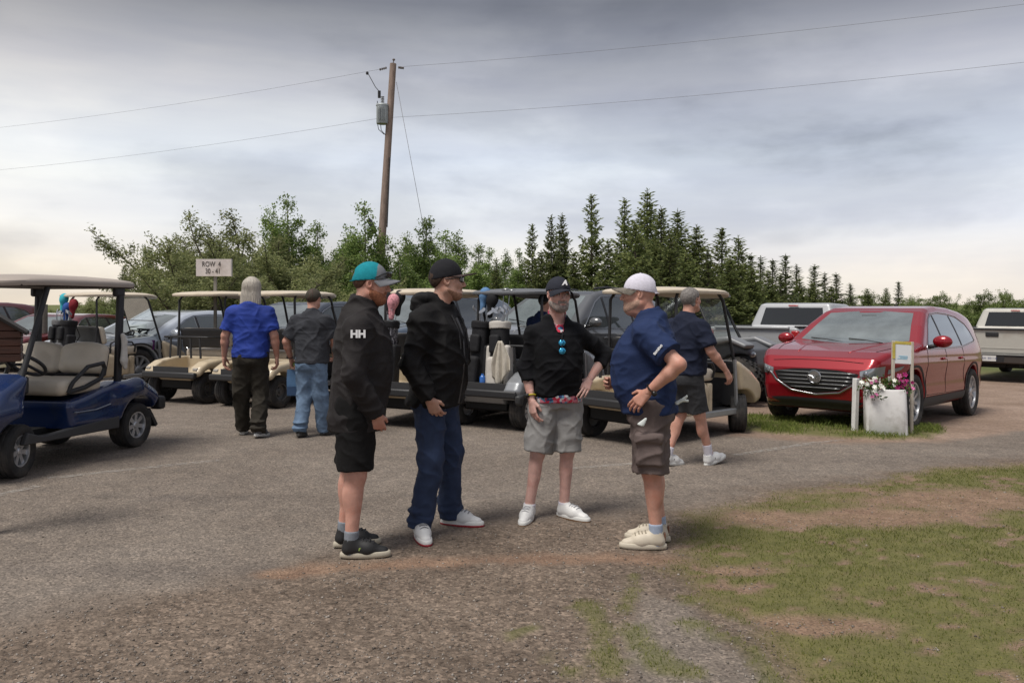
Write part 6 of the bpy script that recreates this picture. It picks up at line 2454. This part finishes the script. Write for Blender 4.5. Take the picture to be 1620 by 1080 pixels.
CAPN = cloth('navy_cap_cloth', (.022, .024, .034), .15, .9)
CAPG = cloth('olive_cap_cloth', (.055, .048, .038), .2, .9)
GREYK = M('sock_grey', (.20, .22, .25), .95, var=.15, vscale=60)
WHITEK = M('sock_white', (.60, .58, .64), .95, var=.1, vscale=60)
BLUEK = M('sock_pale_blue', (.33, .39, .50), .95, var=.1, vscale=60)
WATCHB = M('watch_black', (.012, .012, .012), .4)


def fx(px, py):
    return gp(px, py)


# ---- man in the teal cap (seen from his right side, back turned a little to the camera)
A1 = dict(skin=SKIN1, torso=T_avg(.020, .98, .035, 1.12), arm=1.12, leg=1.10, fat=1.04, neck=1.08, head=(.0, .085, 1.672), yaw=4, pitch=-6,
          shR=(.195, .015, 1.40), shL=(-.195, .02, 1.40), elR=(.255, -.02, 1.12), wrR=(.190, .120, .875), elL=(-.245, .03, 1.13), wrL=(-.13, .10, .93),
          knR=(.105, -.005, .50), knL=(-.105, -.03, .50), anR=(.125, -.035, .09), anL=(-.115, -.085, .09), toeR=2, toeL=-10, curlR=.75, curlL=.75, hdR=(-.45, .15, -.85), hdL=(.25, .1, -.9), hideL=True,
          top=dict(name='jacket', mat=BLK2, sleeve='long', hem=.765, loose=.022, sr=(.082, .070), collar='high', amp=0.017, seed=3),
          bot=dict(name='shorts', mat=BLKS, type='shorts', frac=.93, r=(.118, .112), amp=.012),
          shoe=dict(mat=M('shoe_black', (.012, .012, .013), .6), sole=M('sole_offwhite', (.42, .38, .30), .7), sock=GREYK, sockh=.075, lace=BLACK, mark=M('lime_mark', (.33, .45, .10), .5)),
          hair=dict(mat=HAIRR, g=.007, low=-.075, front=.01), beard=BEARDR, beardtop=-.022, cap=dict(mat=TEAL, panel=GREYC, brim=GREYC, curve=.030, dip=.018, h=.112, hole=True, strap=TEAL), glasses='cap')
r1 = person('man in a teal cap, long black jacket and black shorts, leftmost of the talking group', (-.985, 5.22), 10, 1.01, A1, 'men talking in the lot')
lg = M('logo_white', (.72, .72, .72), .6)
text_mesh('sleeve_logo', 'HH', .062, lg, r1, frame((.299, .010, 1.372), (0, 1, 0), (-.12, 0, 1)), bold=.003)

def front_line(P, m, z0, z1, x_, r_, name, parent, off=.0):
    lv_ = P['torso']
    g_ = P['top'].get('loose', 0)
    pts = []
    for z_ in np.linspace(z0, z1, 14):
        hw_, hd_, cx_2, cy_ = [float(np.interp(z_, [q[0] for q in lv_], [q[k] for q in lv_])) for k in range(1, 5)]
        pts.append((x_ + cx_2, cy_ + (hd_ + g_) * (1 - abs(x_ / (hw_ + g_)) ** 2.35) ** (1 / 2.35) + off, z_))
    return MB().tube(pts, r_, 6).build(name, m, parent, 60)


front_line(A1, BLACK, .78, 1.44, 0, .010, 'zip', r1)
# ---- man in the black hooded jacket
A2 = dict(skin=SKIN2, torso=T_avg(.018, .99, .02, 1.14), arm=1.1, leg=1.08, fat=1.02, neck=1.1, head=(.0, .078, 1.660), yaw=-30, pitch=0,
          shR=(.195, .0, 1.40), shL=(-.195, .0, 1.40), elR=(.270, -.045, 1.14), wrR=(.238, .075, .900), elL=(-.25, -.06, 1.15), wrL=(-.14, .08, .95), hdR=(-.52, .20, -.85), hnR=(.85, .1, .2), hdL=(.15, .1, -.9), hideL=True, curlR=.5, curlL=.5,
          knR=(.125, .03, .505), knL=(-.125, .04, .505), anR=(.175, -.03, .09), anL=(-.165, .02, .09), toeR=50, toeL=-8,
          top=dict(name='jacket', mat=BLK, sleeve='long', hem=.845, loose=.020, sr=(.082, .070), collar='hood', amp=0.022, seed=13),
          bot=dict(name='trousers', mat=NAVYP, type='pants', r=(.108, .082, .074), amp=.019, seed=8, fr=(8, 8, 5)),
          shoe=dict(tab=BLACK, mark=M('shoe_grey_mark', (.30, .31, .32), .6), mat=WHITESH, sole=M('sole_white', (.62, .62, .60), .6), tread=M('tread_red', (.30, .02, .03), .6), lace=M('lace_grey', (.22, .22, .23), .8)),
          hair=dict(mat=HAIRB, g=.011, low=-.085, front=.0), beard=BEARDD, beardtop=-.05, beardg=.0015, cap=dict(mat=CAPB, brim=M('cap_brim_brown', (.05, .03, .028), .8), curve=.006, dip=.004, h=.122, len=.100), glasses='on')
r2 = person('man in a black hooded jacket, navy trousers and white golf shoes', (-.525, 5.70), -22, 1.035, A2, 'men talking in the lot')

front_line(A2, M('zip_grey', (.09, .09, .095), .4, .5), .86, 1.42, .015, .010, 'zip', r2)
for s_ in (-1, 1):
    front_line(A2, M('drawcord', (.02, .02, .022), .7), 1.22, 1.44, .06 * s_, .006, 'drawcord', r2, .006)
# ---- man facing the camera
A3 = dict(skin=SKIN3, torso=T_avg(.02, .94, .0, 1.0), arm=.98, leg=.92, fat=1.0, head=(.0, .040, 1.688), yaw=-6, pitch=-4,
          shR=(.178, -.01, 1.395), shL=(-.178, -.01, 1.395), elR=(.238, -.03, 1.145), wrR=(.215, .07, .905), hdR=(-.08, .18, -.9), hnR=(.9, .35, 0), curlR=.45,
          elL=(-.42, -.10, 1.225), wrL=(-.240, .05, 1.045), hdL=(.50, .55, -.50), hnL=(-.35, .65, .6), curlL=.22, thumbL=.6,
          knR=(.155, .02, .50), knL=(-.075, .02, .50), anR=(.215, -.01, .09), anL=(-.055, .0, .09), toeR=26, toeL=-36,
          top=dict(name='sweater', mat=BLKSW, sleeve='three', hem=.925, loose=.016, sr=(.068, .058), collar='vee', amp=0.019, seed=21),
          bot=dict(name='shorts', mat=GREYSH, type='shorts', frac=.98, r=(.112, .108), amp=.016, seed=9, waist=1.0, k=.03),
          shoe=dict(mat=WHITESH, sole=M('sole_white2', (.60, .60, .58), .6), tread=M('tread_gum', (.16, .09, .045), .7), lace=M('lace_white', (.36, .36, .38), .8), sock=WHITEK, sockh=.03),
          hair=dict(mat=HAIRG, g=.004, low=-.02, front=.02), beard=BEARDG, beardg=.003, beardtop=-.030, cap=dict(mat=CAPN, curve=.036, dip=.022, h=.108, z=.036), watch=('R', M('watch_band_yellow', (.62, .55, .03), .5), WATCHB), watchdir=(.8, .5, 0))
r3 = person('bearded man in a black sweater and grey shorts facing the camera, hand on hip', (.330, 6.03), -78, .965, A3, 'men talking in the lot')
FLO = bpy.data.materials.new('floral_print')
FLO.use_nodes = True
t = FLO.node_tree
tcn = N(t, 'ShaderNodeTexCoord')
vo = N(t, 'ShaderNodeTexVoronoi', inp={'Scale': 42.0})
t.links.new(tcn.outputs['Object'], vo.inputs['Vector'])
sp_ = N(t, 'ShaderNodeSeparateColor')
t.links.new(vo.outputs['Color'], sp_.inputs[0])
rp = ramp(t, [(0, (.55, .03, .07)), (.25, (.62, .20, .26)), (.45, (.03, .05, .16)), (.62, (.55, .55, .56)), (.80, (.10, .25, .38)), (1.0, (.45, .04, .1))], 'CONSTANT')
t.links.new(sp_.outputs[0], rp.inputs[0])
t.links.new(rp.outputs[0], t.nodes['Principled BSDF'].inputs['Base Color'])
t.nodes['Principled BSDF'].inputs['Roughness'].default_value = .85
lv = A3['torso']
f = SDF((-.32, -.30, .84), (.32, .32, 1.62), .008)
li = lambda z_: [z_] + [float(np.interp(z_, [q[0] for q in lv], [q[k] for q in lv])) for k in range(1, 5)]
f.lev([li(.885), li(.90), li(.955)], 2.35, .0, grow=.012)
V, F = f.mesh()
n = vnormals(V, F)
V = V + n * (.012 * (fbm(V[:, 0] * 14, V[:, 1] * 14, V[:, 2] * 4, 6, 2) - .5))[:, None]
mk('shirt_tail', V, F, FLO, r3, 180)
f = SDF((-.16, -.16, 1.34), (.16, .20, 1.66), .006)
f.lev([li(1.34), li(1.40), li(1.44)], 2.3, .02, grow=-.008)
f.cone((0, -.012, 1.44), (0, .004, 1.575), .082, .068, .02, cut=True)
f.cone((0, .02, 1.50), (0, .05, 1.64), .056, .080, .004, op='s')
f.cone((0, .115, 1.40), (0, .08, 1.52), .004, .030, .01, op='s')
f.build('shirt_collar', FLO, r3)
MIRR = M('mirror_blue_lens', (.05, .42, .72), .08, .6, coat=.6)
go = None
for k, zz in enumerate((1.335, 1.275)):
    o = MB().ball((.006, .166 + .006 * k, zz), (.027, .010, .025), 14, 8).build('hung_sunglasses' if go is None else 'lens', MIRR, r3 if go is None else go, 180)
    go = go or o
MB().tube([(.006, .168, 1.365), (.008, .170, 1.305), (.006, .170, 1.245)], .006, 6).build('frame_bar', BLACK, go, 60)
MB().tube([(.0, .140, 1.365), (-.008, .135, 1.42)], .004, 6).build('temple', BLACK, go, 60)
# cap letter
hx3 = A3['_hx']
o_, rgt, upv = Vector(hx3((0, .112, .098))), Vector(hx3((-1, 0, 0))) - Vector(hx3((0, 0, 0))), Vector(hx3((0, -.55, 1))) - Vector(hx3((0, 0, 0)))
text_mesh('cap_letter', 'A', .058, lg, A3['_cap'], frame(o_ + Vector((0, 0, 0)), rgt, upv), bold=.002, shear=.35, depth=.006)

# ---- man in the white cap (seen from his left side, hand on hip)
A4 = dict(skin=SKIN4, torso=T_avg(.050, 1.04, .0, 1.18), arm=1.08, leg=1.08, fat=1.10, neck=1.22, head=(.0, .062, 1.648), yaw=-6, pitch=0,
          shR=(.200, .0, 1.39), shL=(-.200, -.01, 1.39), elL=(-.325, -.20, 1.215), wrL=(-.265, -.005, 1.03), hdL=(.15, .72, -.72), hnL=(-.85, .2, .3), curlL=.35, thumbL=.9,
          elR=(.28, .06, 1.14), wrR=(.17, .22, 1.04), curlR=.6, hdR=(-.6, .6, .1),
          knR=(.10, -.01, .505), knL=(-.105, -.02, .505), anR=(.085, -.075, .09), anL=(-.10, -.055, .09), toeR=4, toeL=-6,
          top=dict(name='polo_shirt', mat=NAVYS, sleeve='short', frac=.70, hem=.875, loose=.016, sr=(.094, .088), collar='polo', amp=0.017, seed=31),
          bot=dict(name='cargo_shorts', mat=BROWNSH, type='shorts', frac=1.02, r=(.128, .118), amp=.016, seed=15, cargo=-1, waist=1.02, wf=.97, wd=.9),
          shoe=dict(tab=M('heel_brown', (.16, .07, .04), .6), mat=CREAMSH, sole=M('sole_cream', (.50, .45, .36), .6), lace=M('lace_cream', (.30, .26, .20), .8), sock=BLUEK, sockh=.075),
          beard=BEARDL, beardtop=-.025, beardg=.0025, cap=dict(mat=LAVW, panel=LAVW, brim=cloth('camo_brim', (.14, .125, .105), .4, .9, 40), curve=.024, dip=.016, h=.112, hole=True, strap=LAVW), watch=('L', WATCHB, WATCHB), watchdir=(-.4, -.8, .3))
r4 = person('man in a white mesh cap, navy polo and brown cargo shorts, hand on hip', (.895, 5.38), 168, .985, A4, 'men talking in the lot')
sh4, el4 = Vector(A4['_J']['shL']), Vector(A4['_J']['elL'])
ax4 = (el4 - sh4).normalized()
nn4 = Vector((-1, .25, 0))
nn4 = (nn4 - ax4 * nn4.dot(ax4)).normalized()
text_mesh('sleeve_logo', 'tonino', .030, lg, r4, frame(sh4.lerp(el4, .56) + nn4 * .103, -ax4.cross(nn4), -ax4), bold=.001)
front_line(A4, NAVYS, 1.18, 1.44, 0, .014, 'placket', r4)
f = SDF((-.05, -.06, -.10), (.05, .06, .06), .006)
f.cone((0, -.015, .0), (0, .02, -.045), .010, .024, .008, (2.6, 1, 1))
f.half((0, 0, -.052), (0, .3, -1))
gl4 = f.build('glove', M('glove_white', (.62, .66, .64), .7), None)
gl4.matrix_world = r4.matrix_world
gl4.location = r4.matrix_basis @ Vector((-.262, .02, .865))
gl4.rotation_euler = r4.rotation_euler
tag(gl4, 'white glove poking from the cargo shorts front pocket', 'glove')
f = SDF((-.09, -.06, -.08), (.09, .06, .08), .006)
f.cone((0, .0, .0), (.0, -.032, .026), .011, .009, .006, (1.8, 1, 1)).cone((0, 0, 0), (0, -.038, -.002), .011, .009, .006, (1.8, 1, 1)).cone((0, .03, -.018), (0, 0, 0), .014, .012, .006, (1.8, 1, 1))
gl5 = f.build('glove', M('glove_white', (.62, .66, .64), .7), None)
gl5.location = r4.matrix_basis @ Vector((-.08, -.215, .965))
gl5.rotation_euler = r4.rotation_euler
tag(gl5, 'white glove sticking out of the cargo shorts back pocket', 'glove')

# ---- man walking away, long grey hair
A5 = dict(skin=SKIN4, torso=T_avg(.01, 1.02, .02, 1.05), arm=1.1, leg=1.05, head=(0, .055, 1.685), face=False, h=.009,
          elR=(.275, -.03, 1.15), elL=(-.28, -.03, 1.15), wrR=(.285, .05, .90), wrL=(-.31, .03, .90), shR=(.195, -.01, 1.40), shL=(-.195, -.01, 1.40), curlR=.6, curlL=.55, hdR=(0, .15, -1), hdL=(0, .15, -1),
          knR=(.105, .03, .51), knL=(-.115, .02, .51), anR=(.115, -.13, .10), anL=(-.13, .15, .09), toeR=14, toeL=-12, heelR=8,
          top=dict(name='shirt', mat=BLUESH, sleeve='short', frac=.78, hem=.905, loose=.020, sr=(.082, .074), amp=0.014, seed=41, collar='polo'),
          bot=dict(name='trousers', mat=OLIVE, type='pants', r=(.112, .092, .080), amp=.018, seed=42, waist=1.0, wf=.90, wd=.88, fr=(8, 8, 5)),
          shoe=dict(tab=M('red_heel', (.45, .01, .03), .5), mat=M('shoe_grey', (.10, .10, .105), .6), sole=M('sole_white3', (.58, .58, .56), .6)) , longhair=HAIRS)
person('long-haired grey man in a royal blue shirt walking away', (-3.10, 9.75), 92, 1.035, A5, 'men walking away to the carts')

# ---- man walking away in a grey polo and jeans
A6 = dict(skin=SKIN4, torso=T_avg(.01, 1.02, .02, 1.05), arm=1.1, leg=1.05, fat=1.03, head=(0, .055, 1.68), face=False, h=.009,
          elL=(-.32, -.03, 1.16), wrL=(-.31, .09, .93), elR=(.27, .06, 1.17), wrR=(.20, .22, 1.0), shR=(.192, -.01, 1.40), shL=(-.192, -.01, 1.40), curlL=.9, curlR=.6, hdL=(.05, .2, -1),
          knR=(.10, .03, .51), knL=(-.10, .03, .51), anR=(.11, .13, .09), anL=(-.105, -.11, .10), heelL=8, toeR=16, toeL=-8,
          top=dict(name='polo_shirt', mat=DGREY, sleeve='short', frac=.80, hem=.90, loose=.022, sr=(.084, .078), amp=0.019, seed=51, collar='polo'),
          bot=dict(name='jeans', mat=JEANS, type='pants', r=(.110, .092, .080), amp=.014, seed=52, wf=.90, wd=.86, fr=(8, 8, 5)),
          shoe=dict(mat=M('shoe_dark', (.035, .035, .035), .7), sole=M('sole_dark', (.06, .055, .05), .8)),
          hair=dict(mat=HAIRB, g=.010, low=-.085, front=.01), cap=dict(mat=CAPG, curve=.03, dip=.01, h=.098, z=.022), watch=('L', WATCHB, WATCHB), watchdir=(-1, 0, 0))
r6 = person('man in a brown cap, charcoal polo and jeans walking away with a blue bag', (-2.37, 9.72), 80, .965, A6, 'men walking away to the carts')
# things in his left hand
hb = r6.matrix_basis @ Vector((-.31, .115, .855))
BAGB = M('bag_blue', (.10, .21, .38), .6, var=.15, vscale=10)
bg_ = empty('gift_bag', 'narrow blue carrier bag hanging from the walking man\'s hand', 'bag', tuple(hb), R(10))
rings = [[(-sx_ * w_, -d_, z_), (sx_ * w_, -d_, z_), (sx_ * w_, d_, z_), (-sx_ * w_, d_, z_)] for sx_, w_, d_, z_ in ((1, .052, .035, -.36), (1, .056, .038, -.355), (1, .060, .030, -.20), (1, .058, .014, -.05), (1, .057, .010, -.048))]
MB().loft(rings).build('bag_body', BAGB, bg_, 40)
MB().box((.0, -.0405, -.30), (.112, .006, .10)).build('bag_base_band', M('bag_dark_blue', (.035, .08, .17), .6), bg_)
for q in (-1, 1):
    MB().tube([(-.03, q * .008, -.05), (-.012, q * .004, .0), (.012, q * .004, .0), (.03, q * .008, -.05)], .004, 5).build('bag_handle', M('bag_cord', (.25, .25, .2), .8), bg_)
f = SDF((-.12, -.06, -.12), (.14, .06, .10), .008)
f.cone((-.05, 0, .03), (.10, 0, -.05), .04, .055, .02, (1, 1.8, 1))
po = f.build('snack_pouch', M('pouch_yellow_green', (.20, .30, .03), .35, var=.5, vscale=9, coat=.4), None)
po.location = hb + Vector((.07, .01, -.03))
tag(po, 'green and yellow snack pouch held with the blue bag', 'pouch')

# ---- grey-haired man striding to the right
A7 = dict(skin=SKIN4, torso=T_avg(.02, 1.04, .03, 1.04), arm=1.12, leg=1.0, fat=1.03, head=(0, .080, 1.675), yaw=-4, face=False, h=.009,
          elR=(.30, .05, 1.17), wrR=(.335, .225, .975), elL=(-.26, -.09, 1.16), wrL=(-.28, -.10, .91), shR=(.188, .02, 1.395), shL=(-.188, .0, 1.395), curlR=.45, hdR=(.05, .5, -.85), hnR=(.9, -.1, .3),
          knR=(.10, .10, .52), knL=(-.09, .03, .51), anR=(.10, .24, .115), anL=(-.09, -.17, .10), toeR=0, toeL=-2, heelR=-14, liftR=.02, heelL=6,
          top=dict(name='polo_shirt', mat=NAVYS2, sleeve='short', frac=.80, hem=.93, loose=.016, sr=(.082, .076), amp=0.017, seed=61, collar='polo'),
          bot=dict(name='shorts', mat=CHAR, type='shorts', frac=.92, r=(.112, .105), amp=.010, waist=1.04, seed=62),
          shoe=dict(mat=WHITESH, sole=M('sole_white4', (.6, .6, .58), .6), sock=WHITEK, sockh=.10, mark=BLACK),
          hair=dict(mat=HAIRG, g=.013, low=-.080, front=.055))
r7 = person('grey-haired man in a navy polo and dark shorts striding past the tan cart', (1.68, 7.97), 34, .955, A7)
MB().tube([tuple(V3((0, li(1.0)[4], .955)) + V3((.185 * math.cos(a), .135 * math.sin(a), 0))) for a in np.linspace(0, 6.283, 33)], .018, 6, False).build('belt', M('belt_brown', (.03, .016, .012), .5), r7, 60)

# ---- driver sitting in the grey cart
A8 = dict(skin=SKIN1, torso=T_avg(.03, 1.05, .03, 1.05), arm=1.1, leg=1.0, head=(0, .085, 1.68), yaw=0, face=True, h=.010,
          hipR=(.10, .02, .90), hipL=(-.10, .02, .90), knR=(.13, .44, .88), knL=(-.13, .44, .88), anR=(.13, .56, .48), anL=(-.13, .56, .48), liftR=.39, liftL=.39, toeR=4, toeL=-4,
          elR=(.26, .08, 1.18), wrR=(.15, .30, 1.16), elL=(-.26, .08, 1.18), wrL=(-.15, .30, 1.16), curlR=.8, curlL=.8,
          top=dict(name='shirt', mat=NAVYS, sleeve='short', frac=.8, hem=.90, loose=.014, sr=(.082, .076), amp=.010, seed=71, collar='polo'),
          bot=dict(name='trousers', mat=CHAR, type='pants', r=(.105, .085, .07), amp=.008, seed=72),
          shoe=dict(mat=M('shoe_dark', (.035, .035, .035), .7), sole=M('sole_dark', (.06, .055, .05), .8)),
          hair=dict(mat=HAIRB, g=.007, low=-.07, front=.0), cap=dict(mat=CAPB, curve=.02, dip=.006, h=.105))
dw = cartG.matrix_world @ Vector((-.12, -.30, 0))
A8['z'] = dw.z + .80 - .85
person('man in a black cap seated in the grey golf cart', (dw.x, dw.y), 40, .97, A8)

# ------------------------------------------------------------------ golf bags
def golf_bag(label, mats, loc, rz, tilt, clubs, seed, hgt=.86, pattern=None, group='golf bags on the carts'):
    r = random.Random(seed)
    body_m, trim_m, pocket_m = mats
    e = empty('golf_bag', label, 'golf bag', loc, rz, group)
    e.rotation_euler = Euler((R(tilt[0]), R(tilt[1]), rz), 'XYZ')
    f = SDF((-.22, -.22, -.02), (.22, .24, hgt + .05), .011)
    f.lev([(0, .125, .115, 0, 0), (.10, .130, .120, 0, 0), (.45, .118, .105, 0, 0), (hgt - .06, .120, .110, 0, 0), (hgt, .128, .118, 0, 0)], 2.5, 0)
    f.build('bag_body', body_m, e)
    f = SDF((-.24, -.24, hgt - .12), (.24, .24, hgt + .06), .011)
    f.lev([(hgt - .09, .133, .123, 0, 0), (hgt - .03, .138, .128, 0, 0), (hgt + .012, .138, .128, 0, 0)], 2.5, 0)
    f.rbox((0, 0, hgt + .02), (.115, .105, .03), .03, .01, op='s')
    f.build('top_collar', trim_m, e)
    f = SDF((-.22, -.30, 0), (.22, .05, hgt), .011)
    f.rbox((0, -.135, .22), (.095, .055, .19), .05)
    f.build('front_pocket', pocket_m, e)
    f = SDF((-.22, -.30, 0), (.22, .05, hgt), .011)
    f.rbox((0, -.120, .57), (.075, .040, .12), .035)
    f.build('upper_pocket', body_m, e)
    for s in (1, -1):
        f = SDF((-.26, -.2, 0), (.26, .2, hgt), .012)
        f.rbox((s * .135, 0, .30), (.040, .08, .26), .035)
        f.build('side_pocket', trim_m, e)
    MB().tube([(.0, .12, hgt - .08), (.02, .20, hgt - .25), (.0, .13, .38)], .014, 6, flat=.5).build('carry_strap', trim_m, e, 60)
    MB().lathe([(.134, 0), (.138, .01), (.138, .05), (.132, .055)], 24, 'z').build('base_ring', BLACK, e, 60)
    for k, (kind, x, y, up, lx, ly) in enumerate(clubs):
        sh = MB().tube([(x * .7, y * .7, .30), (x, y, hgt), (x + lx, y + ly, hgt + up)], .0055, 6).build('club', M('club_shaft', (.30, .31, .33), .3, .8), e, 60)
        p = (x + lx, y + ly, hgt + up)
        if kind == 'iron':
            b = MB()
            a = r.uniform(0, 6.28)
            d = Vector((math.cos(a), math.sin(a), 0))
            q = Vector((-d.y, d.x, 0))
            P = [Vector(p) + d * u + q * w_ + Vector((0, 0, v)) for (u, v) in ((-.008, -.01), (.030, .0), (.068, .035), (.070, .062), (.055, .070), (-.008, .020)) for w_ in (-.006, .006)]
            b.add(P, [(0, 2, 4, 6, 8, 10), (11, 9, 7, 5, 3, 1)] + [(2 * i, 2 * i + 1, (2 * i + 3) % 12, (2 * i + 2) % 12) for i in range(6)])
            b.build('club_head', M('club_steel', (.48, .49, .51), .3, .85, var=.1, vscale=40), sh, 40)
        elif kind == 'wood':
            MB().ball((p[0] + .035, p[1], p[2] + .015), (.062, .05, .034), 14, 8).build('club_head', M('club_wood_grey', (.16, .165, .17), .25, .5, coat=.6), sh, 180)
        else:
            cm = kind
            f = SDF((-.10, -.10, -.24), (.12, .10, .15), .009)
            f.ell((.016, 0, .03), (.082, .072, .092), 0).cone((0, 0, -.02), (0, 0, -.19), .050, .036, .05)
            V, F = f.mesh()
            mk('head_cover', V + V3(p), F, cm, sh, 180)
    return e


def on(cartr, x, y, z):
    return tuple(cartr.matrix_world @ Vector((x, y, z)))


def ch(cartr, deg):
    return math.atan2(cartr.matrix_world[1][0], cartr.matrix_world[0][0]) + R(deg)


BG1 = cloth('bag_black', (.014, .014, .016), .3, .7)
BG2 = cloth('bag_white', (.50, .47, .43), .1, .6)
BG3 = cloth('bag_grey', (.12, .12, .125), .2, .7)
TURQ = cloth('cover_turquoise', (.05, .40, .47), .15, .8)
BLUC = cloth('cover_blue', (.03, .085, .30), .3, .8)
BLU2 = cloth('cover_steel_blue', (.10, .20, .36), .3, .8)
REDC = cloth('cover_red', (.20, .018, .026), .2, .8)
PINK = cloth('cover_pink', (.55, .25, .28), .5, .8, 40)
BLKC = cloth('cover_black', (.015, .015, .017), .2, .8)
# patterned bag
CHK = bpy.data.materials.new('checked_bag')
CHK.use_nodes = True
t = CHK.node_tree
tcn = N(t, 'ShaderNodeTexCoord')
mpn = N(t, 'ShaderNodeMapping', inp={'Rotation': (0, 0, 0), 'Scale': (1, 1, 1)})
t.links.new(tcn.outputs['Object'], mpn.inputs[0])
vo = N(t, 'ShaderNodeTexVoronoi', inp={'Scale': 46.0, 'Randomness': .5})
t.links.new(mpn.outputs[0], vo.inputs['Vector'])
rp = ramp(t, [(.30, (.30, .29, .32)), (.48, (.02, .02, .025))])
t.links.new(vo.outputs['Distance'], rp.inputs[0])
rp.color_ramp.elements[0].position = .28
t.links.new(rp.outputs[0], t.nodes['Principled BSDF'].inputs['Base Color'])
irons = [('iron', -.05, .02, .12, -.01, .0), ('iron', .02, .05, .14, .0, .01), ('iron', .06, -.01, .10, .02, .0), ('iron', -.01, -.05, .11, .0, -.02), ('iron', .05, .06, .16, .02, .02), ('iron', -.07, -.04, .13, -.02, 0)]
cF = [o for o in bpy.data.objects if o.get('label') == 'tan golf cart behind the man in the black hooded jacket'][0]
cD = [o for o in bpy.data.objects if o.get('label') == 'tan golf cart partly hidden by the two men walking away'][0]
golf_bag('black and white checked golf bag seen between the men in black', (CHK, BG1, CHK), on(cF, -.86, .20, .475), ch(cF, -90), (-6, 0), irons[:3] + [(PINK, .04, -.04, .24, .02, 0), (BLKC, -.05, .05, .32, -.02, 0), (BLKC, .06, .05, .30, .03, 0)], 1)
golf_bag('black golf bag with blue head covers behind the hooded man', (BG1, BG1, BG1), on(cartG, -.86, .25, .475), ch(cartG, -90), (-7, 2), irons + [(BLU2, -.04, .05, .34, -.02, .02), (BLKC, .05, .04, .28, .03, 0)], 2)
bagw = golf_bag('white and black golf bag with a towel on the grey cart', (BG1, BG2, BG2), on(cartG, -.86, -.10, .475), ch(cartG, -90), (-7, -3), irons + [('wood', .0, .06, .40, .0, .0), ('wood', .07, .05, .38, .03, 0)], 3)
golf_bag('dark golf bag with a turquoise head cover beyond the blue cart', (BG1, BG3, BG1), on(cartA, -.86, .16, .475), ch(cartA, -90), (-6, 0), irons + [(TURQ, -.02, .03, .36, -.02, 0), (BLUC, .05, .05, .20, .02, 0)], 4, .80)
golf_bag('dark golf bag with a small red head cover beyond the blue cart', (BG1, BG1, BG3), on(cartA, -.86, -.17, .475), ch(cartA, -90), (-6, 0), irons[:4] + [(REDC, .02, .03, .26, .0, 0)], 5, .80)
golf_bag('grey and white golf bag on the cart behind the walking men', (BG3, BG1, BG2), on(cD, -.86, .14, .475), ch(cD, -90), (-6, 0), irons[:4], 6, .62)
# blue bottle in the bag well
o = MB().lathe([(.004, 0), (.036, 0), (.038, .02), (.038, .15), (.03, .17), (.018, .18), (.018, .20), (.004, .20)], 16, 'z').build('water_bottle', M('bottle_blue', (.02, .12, .42), .25, coat=.5), None, 50)
o.location = on(cartG, -1.02, .04, .48)
tag(o, 'small blue bottle beside the bags on the grey cart', 'bottle')
# towel hanging from the white bag
P = []
for i in range(15):
    s = i / 14
    row = []
    for j in range(13):
        u = j / 12 - .5
        wd = .05 + .20 * min(s * 1.6, 1) ** .8
        row.append((u * wd + .02 * s, .028 * math.sin(u * 17 + s * 2) * (.3 + s) + .01, -.46 * s - (.09 * s * math.cos(u * 5 + .8)) * (1 if s > .5 else s * 2)))
    P.append(row)
tw = MB().grid(P).build('golf_towel', cloth('towel_cream', (.50, .46, .39), .12, .95, 12), None, 180)
sm = tw.modifiers.new('thick', 'SOLIDIFY')
sm.thickness = .008
tw.location = Vector(on(cartG, -1.06, -.24, 1.10))
tw.rotation_euler = (0, 0, R(-20))
tag(tw, 'cream towel hanging from the white bag on the grey cart', 'towel')
